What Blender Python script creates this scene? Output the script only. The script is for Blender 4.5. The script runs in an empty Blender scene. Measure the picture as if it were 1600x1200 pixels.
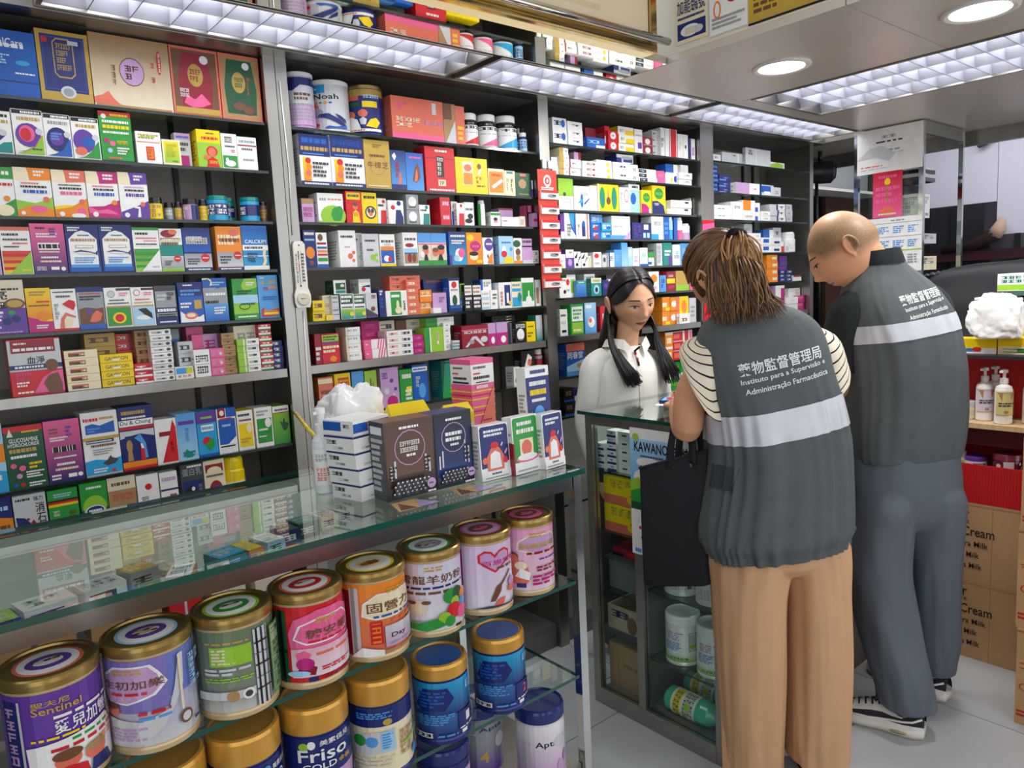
import bpy, bmesh, math, random
import numpy as np
from mathutils import Vector, Matrix
from mathutils.bvhtree import BVHTree
SC = bpy.context.scene
COL = SC.collection
R_ = math.radians
# ------------------------------------------------------------------ camera, world, light, exposure
def make_camera():
    yaw, pitch, roll = R_(39.59), R_(7.15), R_(2.86)
    f = Vector((math.sin(yaw)*math.cos(pitch), math.cos(yaw)*math.cos(pitch), -math.sin(pitch)))
    r0 = Vector((math.cos(yaw), -math.sin(yaw), 0)); d0 = f.cross(r0)
    r = math.cos(roll)*r0 + math.sin(roll)*d0
    d = -math.sin(roll)*r0 + math.cos(roll)*d0
    cam = bpy.data.objects.new('camera', bpy.data.cameras.new('camera'))
    cam.matrix_world = Matrix(((r.x, -d.x, -f.x, 0), (r.y, -d.y, -f.y, 0), (r.z, -d.z, -f.z, 1.5), (0, 0, 0, 1)))
    cam.data.sensor_width = 36; cam.data.lens = 36*1161.3/1600; cam.data.clip_start = .02
    COL.objects.link(cam); SC.camera = cam
make_camera()
W = bpy.data.worlds.new('daylight'); SC.world = W; W.use_nodes = True
WB = W.node_tree.nodes['Background']; WB.inputs[0].default_value = (.93, .96, 1, 1); WB.inputs[1].default_value = 1.4
SC.view_settings.view_transform = 'Standard'; SC.view_settings.look = 'None'
SC.view_settings.gamma = 1; SC.view_settings.use_curve_mapping = False
SC.view_settings.exposure = 0.18
LAMP_E = 1.0
def area(name, loc, sx, sy, watts, col=(1, .98, .96)):
    l = bpy.data.lights.new(name, 'AREA'); l.shape = 'RECTANGLE'; l.size = sx; l.size_y = sy
    l.energy = watts*LAMP_E; l.color = col
    o = bpy.data.objects.new(name, l); o.location = loc; COL.objects.link(o); return o
STRIPS = ((.35, 1.53), (1.565, 2.69), (2.735, 3.935))
for x0, x1 in STRIPS:
    area('strip_lamp', ((x0+x1)/2, 1.99, 2.285), x1-x0-.06, .2, 11)
area('ceiling_lamp', (3.09, 1.17, 2.285), .46, 1.1, 15)
area('far_room_fill', (5.3, 1.6, 2.68), .5, 1.2, 9)  # fill light added to brighten the lavender wall, no fixture modelled
for y in (1.445, .83):
    area('downlight_lamp', (2.48, y, 2.215), .12, .12, 7)
SC.cycles.use_denoising = True
SC.cycles.max_bounces = 10; SC.cycles.transparent_max_bounces = 24; SC.cycles.caustics_reflective = False; SC.cycles.caustics_refractive = False
SC.cycles.sample_clamp_indirect = 6
# ------------------------------------------------------------------ colours
PAL = dict(w='f3f3f0', k='17171b', r='d4202b', b='1d5db8', n='1d2a70', g='2b9a3b', y='f6d508', o='f08c1e', p='ee6399', m='c01d7b', v='653da0', t='178c84', c='2aa3da', s='9a9fa4', e='e3d8c0', a='a6d3f0', l='97cb3a', d='1c5636', h='744c32', i='c79fcd', x='43464c', q='cfd1d4', u='c2a049', z='f1e4bf', R='96192f', O='e4735a', B='549fe2', T='b18a5c')
def lin(h):
    if isinstance(h, str):
        h = PAL.get(h, h)
        h = [int(h[i:i+2], 16)/255 for i in (0, 2, 4)]
    return tuple((c/12.92 if c <= .04045 else ((c+.055)/1.055)**2.4) for c in h)
LC = {k: lin(k) for k in PAL}
def col(c): return LC[c] if c in LC else lin(c)
# ------------------------------------------------------------------ materials
MATS = {}
def mat(name, base=None, rough=.5, metal=0, spec=.5, noise=0, nscale=30, bump=0, bscale=60, emit=None, es=0, attr=False, coat=0, stretch=None, alpha=None, sub=0):
    if name in MATS: return MATS[name]
    m = bpy.data.materials.new(name); m.use_nodes = True; MATS[name] = m
    nt = m.node_tree; b = nt.nodes['Principled BSDF']; L = nt.links.new
    b.inputs['Roughness'].default_value = rough; b.inputs['Metallic'].default_value = metal
    b.inputs['Specular IOR Level'].default_value = spec
    if coat: b.inputs['Coat Weight'].default_value = coat; b.inputs['Coat Roughness'].default_value = .15
    if sub: b.inputs['Subsurface Weight'].default_value = sub; b.inputs['Subsurface Radius'].default_value = (.012, .005, .003); b.inputs['Subsurface Scale'].default_value = .6
    tc = nt.nodes.new('ShaderNodeTexCoord'); mp = nt.nodes.new('ShaderNodeMapping'); L(tc.outputs['Object'], mp.inputs['Vector'])
    if stretch: mp.inputs['Scale'].default_value = stretch
    src = None
    if attr:
        a = nt.nodes.new('ShaderNodeVertexColor'); a.layer_name = 'Col'; src = a.outputs['Color']
    elif base is not None:
        rgb = nt.nodes.new('ShaderNodeRGB'); rgb.outputs[0].default_value = (*col(base), 1); src = rgb.outputs[0]
    if noise:
        nz = nt.nodes.new('ShaderNodeTexNoise'); nz.inputs['Scale'].default_value = nscale; nz.inputs['Detail'].default_value = 4
        L(mp.outputs[0], nz.inputs['Vector'])
        mr = nt.nodes.new('ShaderNodeMapRange'); mr.inputs['From Min'].default_value = .3; mr.inputs['From Max'].default_value = .7
        mr.inputs['To Min'].default_value = 1-noise; mr.inputs['To Max'].default_value = 1+noise*.6
        L(nz.outputs['Fac'], mr.inputs['Value'])
        mx = nt.nodes.new('ShaderNodeMix'); mx.data_type = 'RGBA'; mx.blend_type = 'MULTIPLY'; mx.inputs[0].default_value = 1
        L(src, mx.inputs[6]); L(mr.outputs[0], mx.inputs[7]); src = mx.outputs[2]
    if src: L(src, b.inputs['Base Color'])
    if bump:
        nz = nt.nodes.new('ShaderNodeTexNoise'); nz.inputs['Scale'].default_value = bscale; nz.inputs['Detail'].default_value = 3
        L(mp.outputs[0], nz.inputs['Vector'])
        bp = nt.nodes.new('ShaderNodeBump'); bp.inputs['Strength'].default_value = bump; bp.inputs['Distance'].default_value = .01
        L(nz.outputs['Fac'], bp.inputs['Height']); L(bp.outputs[0], b.inputs['Normal'])
    if emit:
        b.inputs['Emission Color'].default_value = (*col(emit), 1); b.inputs['Emission Strength'].default_value = es
    return m
def glass(name, tint=(.93, .98, .96), refl=1.0, ior=1.5, rough=.0):
    m = bpy.data.materials.new(name); m.use_nodes = True; MATS[name] = m
    nt = m.node_tree; nt.nodes.remove(nt.nodes['Principled BSDF']); L = nt.links.new
    out = nt.nodes['Material Output']
    tr = nt.nodes.new('ShaderNodeBsdfTransparent'); tr.inputs[0].default_value = (*tint, 1)
    gl = nt.nodes.new('ShaderNodeBsdfGlossy'); gl.inputs['Roughness'].default_value = rough; gl.inputs[0].default_value = (1, 1, 1, 1)
    fr = nt.nodes.new('ShaderNodeFresnel'); fr.inputs[0].default_value = ior; ge = nt.nodes.new('ShaderNodeNewGeometry')
    mu = nt.nodes.new('ShaderNodeMath'); mu.operation = 'MULTIPLY'; mu.inputs[1].default_value = refl; mu.use_clamp = True
    fb = nt.nodes.new('ShaderNodeMath'); fb.operation = 'SUBTRACT'; fb.inputs[0].default_value = 1; L(ge.outputs['Backfacing'], fb.inputs[1])
    m2 = nt.nodes.new('ShaderNodeMath'); m2.operation = 'MULTIPLY'; L(fr.outputs[0], m2.inputs[0]); L(fb.outputs[0], m2.inputs[1])
    L(m2.outputs[0], mu.inputs[0])
    mx = nt.nodes.new('ShaderNodeMixShader'); L(mu.outputs[0], mx.inputs[0]); L(tr.outputs[0], mx.inputs[1]); L(gl.outputs[0], mx.inputs[2])
    L(mx.outputs[0], out.inputs[0]); return m
CARD = mat('printed_card', attr=True, rough=.36, spec=.5, noise=.05, nscale=40)
GLOSSP = mat('glossy_print', attr=True, rough=.18, spec=.6, noise=.03)
MATTE = mat('matte_print', attr=True, rough=.7, spec=.3, noise=.06, nscale=25)
TIN = mat('tin_print', attr=True, rough=.25, metal=.25, spec=.6, noise=.03)
FABRIC = mat('fabric_print', attr=True, rough=.75, spec=.25, noise=.08, nscale=18)
STEEL = mat('brushed_steel', 'a4a29d', rough=.32, metal=1, noise=.12, nscale=14, stretch=(1, 1, .05), bump=.03, bscale=120)
STEELD = mat('dull_steel', '85817e', rough=.5, metal=.7, noise=.15, nscale=6)
CHROME = mat('polished_steel', 'd4d6d6', rough=.1, metal=1, noise=.05, nscale=5)
MIRROR = mat('mirror_steel', 'e6e3da', rough=.025, metal=1)
CEILM = mat('satin_ceiling_panel', 'd6cfc6', rough=.32, metal=.25, spec=.5, noise=.04, nscale=3)
GLASS = glass('clear_glass')
GLASSTOP = glass('counter_glass', (.95, .985, .965), 1.5, 1.5)
SHELFG = glass('shelf_glass', (.84, .92, .9), 1.2, 1.5)
GEDGE = mat('green_glass_edge', '0f4a40', rough=.08, spec=.8)
GEDGED = mat('dark_glass_edge', '122421', rough=.12, spec=.7)
GOLD = mat('gold_lid', 'b99d5c', rough=.28, metal=.9, noise=.08, nscale=30)
GOLDP = mat('gold_plastic_lid', 'd9a344', rough=.25, metal=.45, spec=.6, noise=.04, nscale=20)
WHITEP = mat('white_plastic', 'f0f0ee', rough=.4, spec=.5, noise=.03)
BLACKP = mat('black_plastic', '17181b', rough=.4, spec=.5, noise=.1)
# ------------------------------------------------------------------ mesh helpers
class MB:
    """collects polygons with a colour, a material slot and a smooth flag, and links them as one mesh object"""
    def __init__(s): s.v = []; s.f = []; s.c = []; s.m = []; s.sm = []; s.mats = []
    def slot(s, m):
        if m not in s.mats: s.mats.append(m)
        return s.mats.index(m)
    def poly(s, pts, c=(1, 1, 1), m=CARD, smooth=False):
        k = len(s.v); s.v.extend(tuple(p) for p in pts); s.f.append(tuple(range(k, k+len(pts))))
        s.c.append(c); s.m.append(s.slot(m)); s.sm.append(smooth)
    def mesh(s, vs, fs, c=(1, 1, 1), m=CARD, smooth=False):
        k = len(s.v); s.v.extend(tuple(p) for p in vs); i = s.slot(m)
        for q in fs:
            s.f.append(tuple(k+a for a in q)); s.c.append(c); s.m.append(i); s.sm.append(smooth)
    def box(s, lo, hi, c=(1, 1, 1), m=CARD, skip=''):
        (a, b, e), (d, f, g) = lo, hi
        F = {'f': [(a, b, e), (d, b, e), (d, b, g), (a, b, g)], 'b': [(d, f, e), (a, f, e), (a, f, g), (d, f, g)],
             'l': [(a, f, e), (a, b, e), (a, b, g), (a, f, g)], 'r': [(d, b, e), (d, f, e), (d, f, g), (d, b, g)],
             't': [(a, b, g), (d, b, g), (d, f, g), (a, f, g)], 'u': [(a, f, e), (d, f, e), (d, b, e), (a, b, e)]}
        for k in F:
            if k not in skip: s.poly(F[k], c, m)
    def lathe(s, prof, n=28, c=(1, 1, 1), m=CARD, ctr=(0, 0), smooth=True, caps=True):
        for (r0, z0), (r1, z1) in zip(prof, prof[1:]):
            vs = []; 
            for i in range(n):
                a = 2*math.pi*i/n; vs += [(ctr[0]+r0*math.cos(a), ctr[1]+r0*math.sin(a), z0), (ctr[0]+r1*math.cos(a), ctr[1]+r1*math.sin(a), z1)]
            s.mesh(vs, [(2*i, 2*((i+1) % n), 2*((i+1) % n)+1, 2*i+1) for i in range(n)], c, m, smooth)
        if caps:
            for (r, z), fl in ((prof[0], True), (prof[-1], False)):
                if r > 1e-5:
                    p = [(ctr[0]+r*math.cos(2*math.pi*i/n), ctr[1]+r*math.sin(2*math.pi*i/n), z) for i in range(n)]
                    s.poly(p[::-1] if fl else p, c, m)
    def tube(s, pts, r, n=8, c=(1, 1, 1), m=CARD):
        pts = [Vector(p) for p in pts]; rings = []
        t0 = None
        for i, p in enumerate(pts):
            t = (pts[min(i+1, len(pts)-1)]-pts[max(i-1, 0)]).normalized()
            if t0 is None:
                u = t.orthogonal().normalized()
            else:
                u = (u-t*u.dot(t)).normalized()
            t0 = t; w = t.cross(u); rr = r[i] if isinstance(r, (list, tuple)) else r
            rings.append([p+(u*math.cos(2*math.pi*k/n)+w*math.sin(2*math.pi*k/n))*rr for k in range(n)])
        s.loft(rings, c, m)
    def loft(s, rings, c=(1, 1, 1), m=CARD, cap=True, smooth=True):
        n = len(rings[0]); vs = [p for r in rings for p in r]; fs = []
        for j in range(len(rings)-1):
            for k in range(n):
                fs.append((j*n+k, j*n+(k+1) % n, (j+1)*n+(k+1) % n, (j+1)*n+k))
        if cap: fs.append(tuple(range(n))[::-1]); fs.append(tuple((len(rings)-1)*n+k for k in range(n)))
        s.mesh(vs, fs, c, m, smooth)
    def data(s, name):
        me = bpy.data.meshes.new(name)
        me.from_pydata(s.v, [], s.f)
        for m in s.mats: me.materials.append(m)
        n = len(s.f)
        me.polygons.foreach_set('material_index', s.m); me.polygons.foreach_set('use_smooth', s.sm)
        a = me.color_attributes.new('Col', 'FLOAT_COLOR', 'CORNER')
        buf = []
        for q, c in zip(s.f, s.c):
            if c and isinstance(c[0], tuple):
                for x in c: buf.extend((*x, 1))
            else: buf.extend((c[0], c[1], c[2], 1)*len(q))
        a.data.foreach_set('color', buf)
        me.update(); return me
    def obj(s, name, parent=None, loc=None, rz=None):
        o = bpy.data.objects.new(name, s.data(name)); COL.objects.link(o)
        if parent: o.parent = parent
        if loc is not None: o.location = loc
        if rz: o.rotation_euler.z = rz
        return o
def tag(o, label, cat, group=None):
    o['label'] = label; o['category'] = cat
    if group: o['group'] = group
    return o
def struct(o): o['kind'] = 'structure'; return o
def empty(name, loc=(0, 0, 0), rz=0):
    o = bpy.data.objects.new(name, None); COL.objects.link(o); o.location = loc; o.rotation_euler.z = rz; o.empty_display_size = .05; return o
def boxobj(name, lo, hi, m, parent=None, c=(1, 1, 1)):
    """a box given in world metres, its origin at its base centre (or in the parent's frame)"""
    b = MB(); cx, cy = (lo[0]+hi[0])/2, (lo[1]+hi[1])/2
    b.box((lo[0]-cx, lo[1]-cy, 0), (hi[0]-cx, hi[1]-cy, hi[2]-lo[2]), c, m)
    l = Vector((cx, cy, lo[2]))
    if parent: l = l-parent.location
    return b.obj(name, parent, l)
# ------------------------------------------------------------------ flat print: shapes drawn on a face given by map(u, v, layer)
GLY = {}
def glyphs(t):
    if t not in GLY:
        cu = bpy.data.curves.new('t', 'FONT'); cu.body = t; cu.resolution_u = 2; cu.offset = .012
        ob = bpy.data.objects.new('t', cu); COL.objects.link(ob)
        dg = bpy.context.evaluated_depsgraph_get(); me = ob.evaluated_get(dg).to_mesh(); me.calc_loop_triangles()
        v = np.array([(p.co.x, p.co.y) for p in me.vertices]) if len(me.vertices) else np.zeros((3, 2))
        f = [tuple(x.vertices) for x in me.loop_triangles]
        lo, hi = v.min(0), v.max(0); v = (v-lo)/np.maximum(hi-lo, 1e-6)
        GLY[t] = (v, f, tuple(hi-lo)); bpy.data.objects.remove(ob); bpy.data.curves.remove(cu)
    return GLY[t]
class Print:
    def __init__(s, mb, mp, aspect, m=CARD, curve=False, seed=0):
        s.mb = mb; s.mp = mp; s.asp = aspect; s.m = m; s.curve = curve; s.k = 0; s.rnd = random.Random(seed)
    def emit(s, pts, c):
        """pts: (u, v) polygon counter-clockwise, 0..1"""
        if s.curve:
            us = [p[0] for p in pts]; n = int((max(us)-min(us))/.07)+1
            if n > 1:
                u0, du = min(us), (max(us)-min(us))/n
                cc = c
                for i in range(n):
                    q = clip(clip(list(zip(pts, c if isinstance(c[0], tuple) else [c]*len(pts))), u0+i*du, 1), u0+(i+1)*du, -1)
                    if len(q) > 2: s.mb.poly([s.mp(p[0], p[1], s.k) for p, _ in q], tuple(x for _, x in q), s.m, True)
                return
        s.mb.poly([s.mp(p[0], p[1], s.k) for p in pts], c, s.m, s.curve)
    def rect(s, u0, v0, u1, v1, c): s.emit([(u0, v0), (u1, v0), (u1, v1), (u0, v1)], c)
    def ell(s, u, v, ru, rv, c, n=16):
        s.emit([(u+ru*math.cos(2*math.pi*i/n), v+rv*math.sin(2*math.pi*i/n)) for i in range(n)], c)
    def poly(s, p, c):
        a = sum(p[i][0]*p[(i+1) % len(p)][1]-p[(i+1) % len(p)][0]*p[i][1] for i in range(len(p)))
        if a < 0: p = p[::-1]
        from mathutils.geometry import tessellate_polygon
        for t in tessellate_polygon([[Vector((x, y, 0)) for x, y in p]]):
            q = [p[i] for i in t]
            a = (q[1][0]-q[0][0])*(q[2][1]-q[0][1])-(q[2][0]-q[0][0])*(q[1][1]-q[0][1])
            s.emit(q if a > 0 else q[::-1], c)
    def text(s, u, v, w, h, c, t):
        vv, ff, _ = glyphs(t)
        for f in ff:
            p = [(u+w*vv[i][0], v+h*vv[i][1]) for i in f]
            a = (p[1][0]-p[0][0])*(p[2][1]-p[0][1])-(p[2][0]-p[0][0])*(p[1][1]-p[0][1])
            s.emit(p if a > 0 else p[::-1], c)
    def marks(s, u0, v0, u1, v1, c, rows):
        """lines of small print too fine to read"""
        rh = (v1-v0)/rows
        for j in range(rows):
            b = v0+j*rh+rh*.12; h = rh*.76; cw = h/s.asp*.9
            n = max(1, int((u1-u0)/max(cw, .02)))
            end = u1 if j == rows-1 else u0+(u1-u0)*s.rnd.uniform(.6, 1)
            if n <= 9 and h > .05:
                cw = (u1-u0)/n
                for i in range(n):
                    x = u0+i*cw; g = cw*.84
                    if x+g > end+.01: break
                    t = h*.2; q = s.rnd.random()
                    s.rect(x, b+h*.78, x+g, b+h*.98, c)
                    if q < .75: s.rect(x+g*.08, b+h*.4, x+g*.95, b+h*.58, c)
                    if q > .2: s.rect(x+g*.02, b, x+g, b+h*.17, c)
                    y = s.rnd.uniform(.05, .6); s.rect(x+g*y, b, x+g*(y+.24), b+h, c)
                    if q > .5: s.rect(x+g*.76, b+h*.1, x+g, b+h*.9, c)
            else:
                x = u0
                while x < end-.01:
                    g = min(end-x, cw*s.rnd.uniform(.8, 3.2)); s.rect(x, b+h*.1, x+g, b+h*.9, c); x += g+cw*.5
    def draw(s, des):
        for op in des.split(';'):
            a = op.split()
            if not a: continue
            o = a[0]; s.k += 1
            if o == 'R': x = [float(q)/100 for q in a[1:5]]; s.rect(*x, col(a[5]))
            elif o == 'G':
                x = [float(q)/100 for q in a[1:5]]; lo, hi = col(a[5]), col(a[6])
                s.emit([(x[0], x[1]), (x[2], x[1]), (x[2], x[3]), (x[0], x[3])], (lo, lo, hi, hi))
            elif o == 'E': x = [float(q)/100 for q in a[1:5]]; s.ell(*x, col(a[5]))
            elif o == 'D': x = [float(q)/100 for q in a[1:4]]; s.ell(x[0], x[1], x[2], x[2]/s.asp, col(a[4]))
            elif o == 'M': x = [float(q)/100 for q in a[1:5]]; s.marks(*x, col(a[5]), int(a[6]))
            elif o == 'T': x = [float(q)/100 for q in a[1:5]]; s.text(*x, col(a[5]), a[6].replace('_', ' '))
            elif o == 'P':
                p = [float(q)/100 for q in a[2:]]; s.poly(list(zip(p[::2], p[1::2])), col(a[1]))
def clip(q, u, sgn):
    out = []
    for i in range(len(q)):
        (p, c), (p2, c2) = q[i], q[(i+1) % len(q)]
        d1, d2 = sgn*(p[0]-u), sgn*(p2[0]-u)
        if d1 >= 0: out.append((p, c))
        if d1*d2 < 0:
            t = d1/(d1-d2); out.append(((u, p[1]+t*(p2[1]-p[1])), tuple(a+t*(b-a) for a, b in zip(c, c2))))
    return out
LAY = .00018
def flat_map(w, d, h, x0=None):
    return lambda u, v, k: ((u-.5)*w, -d/2-k*LAY, v*h)
def cyl_map(r, z0, h, face=0, span=math.pi, ctr=(0, 0)):
    def f(u, v, k):
        a = (u-.5)*span+face; rr = r+.0006+k*LAY*1.6
        return (ctr[0]+rr*math.sin(a), ctr[1]-rr*math.cos(a), z0+v*h)
    return f
def carton_mesh(w, d, h, base, des, m=CARD, seed=0, side=True):
    mb = MB(); bc = col(base)
    mb.box((-w/2, -d/2, 0), (w/2, d/2, h), bc, m)
    p = Print(mb, flat_map(w, d, h), h/w, m, seed=seed); p.draw(des)
    if side and h > .04 and w > .03:
        tc = tuple(min(1, c*.5+.25) if sum(bc) < 1.2 else c*.4 for c in bc)
        q = Print(mb, lambda u, v, k: (-w/2-k*LAY, d/2-u*d, v*h), h/max(d, .01), m, seed=seed+7)
        q.k = 1; q.marks(.16, .2, .84, .74, tc, max(2, int(h/.016)))
    return mb

# ------------------------------------------------------------------ room shell
YS = 2.2
fl = struct(empty('floor'))
FT = mat('floor_tile', 'b9bcbf', rough=.28, spec=.5, noise=.06, nscale=5)
boxobj('subfloor', (-2, -1.6, -.06), (7.5, 3.2, -.008), mat('grout', '8f9092', rough=.8), fl)
tm = None
for i in range(-2, 8):
    for j in range(-2, 5):
        x, y = i*.6+.55, j*.6+.2
        if tm is None:
            b = MB(); b.box((-.298, -.298, -.008), (.298, .298, 0), (1, 1, 1), FT); tm = b.data('tile')
        o = bpy.data.objects.new('tile', tm); COL.objects.link(o); o.parent = fl; o.location = (x, y, 0)
WALLM = mat('grey_wall', '8b8886', rough=.6, noise=.08, nscale=4)
struct(boxobj('wall_back', (-1, 2.52, 0), (4.2, 2.6, 2.6), WALLM))
struct(boxobj('wall_left', (-1.1, .2, 0), (-1, 2.6, 2.6), WALLM))
# ceiling: satin panels round the lamp openings, a mirror-polished band by the strip lamps, a lift over the entrance
ce = struct(empty('ceiling', (0, 0, 2.226)))
for n, lo, hi, m in (
    ('ceiling_panel', (2.1, .2, 2.226), (2.80, 1.03, 2.25), CEILM), ('ceiling_panel', (2.1, 1.034, 2.226), (2.80, 1.856, 2.25), CEILM),
    ('ceiling_panel', (3.372, .2, 2.226), (4.56, 1.03, 2.25), CEILM), ('ceiling_panel', (3.372, 1.034, 2.226), (4.56, 1.856, 2.25), CEILM),
    ('ceiling_panel', (2.804, 1.774, 2.226), (3.368, 1.856, 2.25), CEILM), ('ceiling_panel', (2.804, .2, 2.226), (3.368, .57, 2.25), CEILM),
    ('ceiling_panel', (4.09, 1.86, 2.226), (4.56, 2.52, 2.25), CEILM),
    ('mirror_panel', (-1, 1.64, 2.226), (2.096, 1.856, 2.25), MIRROR),
    ('entrance_panel', (-1, -1.6, 3.1), (2.1, 1.64, 3.14), CEILM), ('entrance_panel', (2.1, -1.6, 3.1), (5, .2, 3.14), CEILM),
    ('back_panel', (-1, 2.2, 2.236), (4.1, 2.6, 2.26), STEELD), ('far_panel', (4.6, .1, 2.7), (7.4, 3.1, 2.74), CEILM)):
    boxobj(n, lo, hi, m, ce)
struct(boxobj('trim_fascia', (-1, 2.124, 2.218), (4.09, 2.199, 2.25), STEEL))
struct(boxobj('trim_ceiling_edge', (4.56, .2, 2.15), (4.6, 2.6, 2.3), STEEL))
# ------------------------------------------------------------------ shelving
def bay(name, label, x0, x1, upr, levels, steel):
    t = tag(empty(name, ((x0+x1)/2, YS+.15, 0)), label, 'shelving', 'wall shelving bays')
    boxobj('back_panel', (x0, YS+.30, .02), (x1, YS+.312, 2.218), mat('shelf_back', 'a0968f', rough=.45, metal=.2, noise=.12, nscale=5), t)
    boxobj('top_panel', (x0, YS, 2.218), (x1, YS+.312, 2.232), STEELD, t)
    boxobj('plinth', (x0, YS+.01, 0), (x1, YS+.3, .1), STEELD, t)
    for a, b in upr: boxobj('upright', (a, YS-.012, 0), (b, YS+.3, 2.218), STEEL, t)
    for dx in (.09, .19):
        boxobj('slotted_rail', (x1-dx, YS+.288, .1), (x1-dx+.014, YS+.3, 2.21), BLACKP, t)
    for z in levels:
        b = MB(); w, d = x1-x0-.004, .27
        b.box((-w/2, -d/2, -.008), (w/2, d/2, 0), (1, 1, 1), SHELFG, skip='flr'); b.box((-w/2, -d/2, -.008), (w/2, -d/2+.0006, 0), (1, 1, 1), GEDGED)
        b.obj('glass_shelf', t, ((x0+x1)/2-t.location.x, YS+.137-t.location.y, z-.0004))
    for z in steel:
        boxobj('steel_shelf', (x0+.002, YS-.004, z-.026), (x1-.002, YS+.285, z-.0004), STEEL, t)
    return t
bay('shelving_bay', 'nearest shelving bay, steel and glass, full of supplement cartons', -.42, .924, ((.926, .96), (.962, .997)), (2.03, 1.89, 1.742, 1.6, 1.454, 1.064, .93, .6), (1.297,))
bay('shelving_bay', 'second shelving bay with the Noah tin on its top shelf', .999, 2.005, ((2.007, 2.058),), (2.028, 1.857, 1.743, 1.602, 1.434, 1.126, .95, .6), (1.297,))
bay('shelving_bay', 'third shelving bay, behind the woman in the white shirt', 2.06, 3.033, ((3.036, 3.138),), (2.072, 1.951, 1.814, 1.698, 1.58, 1.46, 1.135, .97, .6), (1.305,))
bay('shelving_bay', 'last shelving bay, between the red hanging and the dark doorway', 3.14, 4.044, ((4.046, 4.085),), (2.08, 1.932, 1.80, 1.635, 1.475, 1.15, .8), (1.312,))
# ------------------------------------------------------------------ goods on the shelves
ORD = ['topmost', 'second from top', 'third from top', 'fourth from top', 'fifth from top', 'sixth from top', 'seventh from top', 'eighth from top', 'ninth']
NUM = ['', '', 'two', 'three', 'four', 'five', 'six', 'seven', 'eight', 'nine']
KN = {0: ('medicine_carton', 'carton'), 1: ('glass_jar', 'jar'), 2: ('plastic_tub', 'tub'), 3: ('plastic_bottle', 'bottle'), 4: ('milk_tin', 'tin'), 5: ('pill_bottle', 'bottle'), 6: ('tube_pack', 'tube')}
def round_goods(k, w, h, base, des, seed):
    """body mesh plus a list of (part name, mesh builder)"""
    r = w/2-.0005; b = MB(); c = col(base); parts = []
    if k == 4:
        b.lathe([(r*.97, .0), (r*.97, .004), (r, .004), (r, .008), (r*.975, .01), (r*.975, h-.014), (r*.985, h-.012)], 36, c, TIN)
        Print(b, cyl_map(r*.975, .01, h-.024, -.55), 1.7*h/w/1.57, TIN, True, seed).draw(des)
        l = MB(); l.lathe([(r*.98, h-.0125), (r*1.0, h-.012), (r*1.0, h-.002), (r*.96, h), (r*.93, h-.003), (0.001, h-.003)], 36, col('q'), WHITEP if base != 'n' else GOLD); parts.append(('lid', l))
    elif k == 5:
        b.lathe([(r*.95, 0), (r, .003), (r, h*.66), (r*.96, h*.72), (r*.8, h*.76), (r*.8, h*.8)], 28, c, GLOSSP)
        Print(b, cyl_map(r, .004, h*.6, -.5), h*.6/w/1.57, CARD, True, seed).draw(des)
        l = MB(); l.lathe([(r*.86, h*.8), (r*.88, h*.81), (r*.88, h*.98), (r*.82, h), (.001, h)], 28, col('w'), WHITEP); parts.append(('cap', l))
    elif k in (1, 2):
        b.lathe([(r*.93, 0), (r*.97, .003), (r*.97, h*.8), (r*.9, h*.84)], 24, c, GLOSSP)
        Print(b, cyl_map(r*.97, .002, h*.8, -.5), h*.8/w/1.57, GLOSSP, True, seed).draw(des)
        l = MB(); l.lathe([(r*.9, h*.84), (r, h*.845), (r, h*.98), (r*.94, h), (.001, h)], 24, col('k') if k == 1 else col('t'), GLOSSP); parts.append(('lid', l))
    elif k == 3:
        b.lathe([(r*.93, 0), (r*.98, .004), (r*.98, h*.62), (r*.9, h*.68)], 28, c, GLOSSP)
        Print(b, cyl_map(r*.98, .004, h*.6, -.5), h*.6/w/1.57, GLOSSP, True, seed).draw(des)
        l = MB(); l.lathe([(r*.9, h*.68), (r*.92, h*.7), (r*.92, h*.9), (r*.8, h*.99), (.001, h)], 28, c, GLOSSP); parts.append(('cap', l))
    else:
        b.lathe([(r*.95, 0), (r, .003), (r, h*.85)], 18, c, GLOSSP)
        Print(b, cyl_map(r, .002, h*.84, -.5), h/w/1.57, GLOSSP, True, seed).draw(des)
        l = MB(); l.lathe([(r*.9, h*.85), (r*.9, h*.98), (r*.8, h), (.001, h)], 18, col('q'), GLOSSP); parts.append(('cap', l))
    return b, parts
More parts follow.
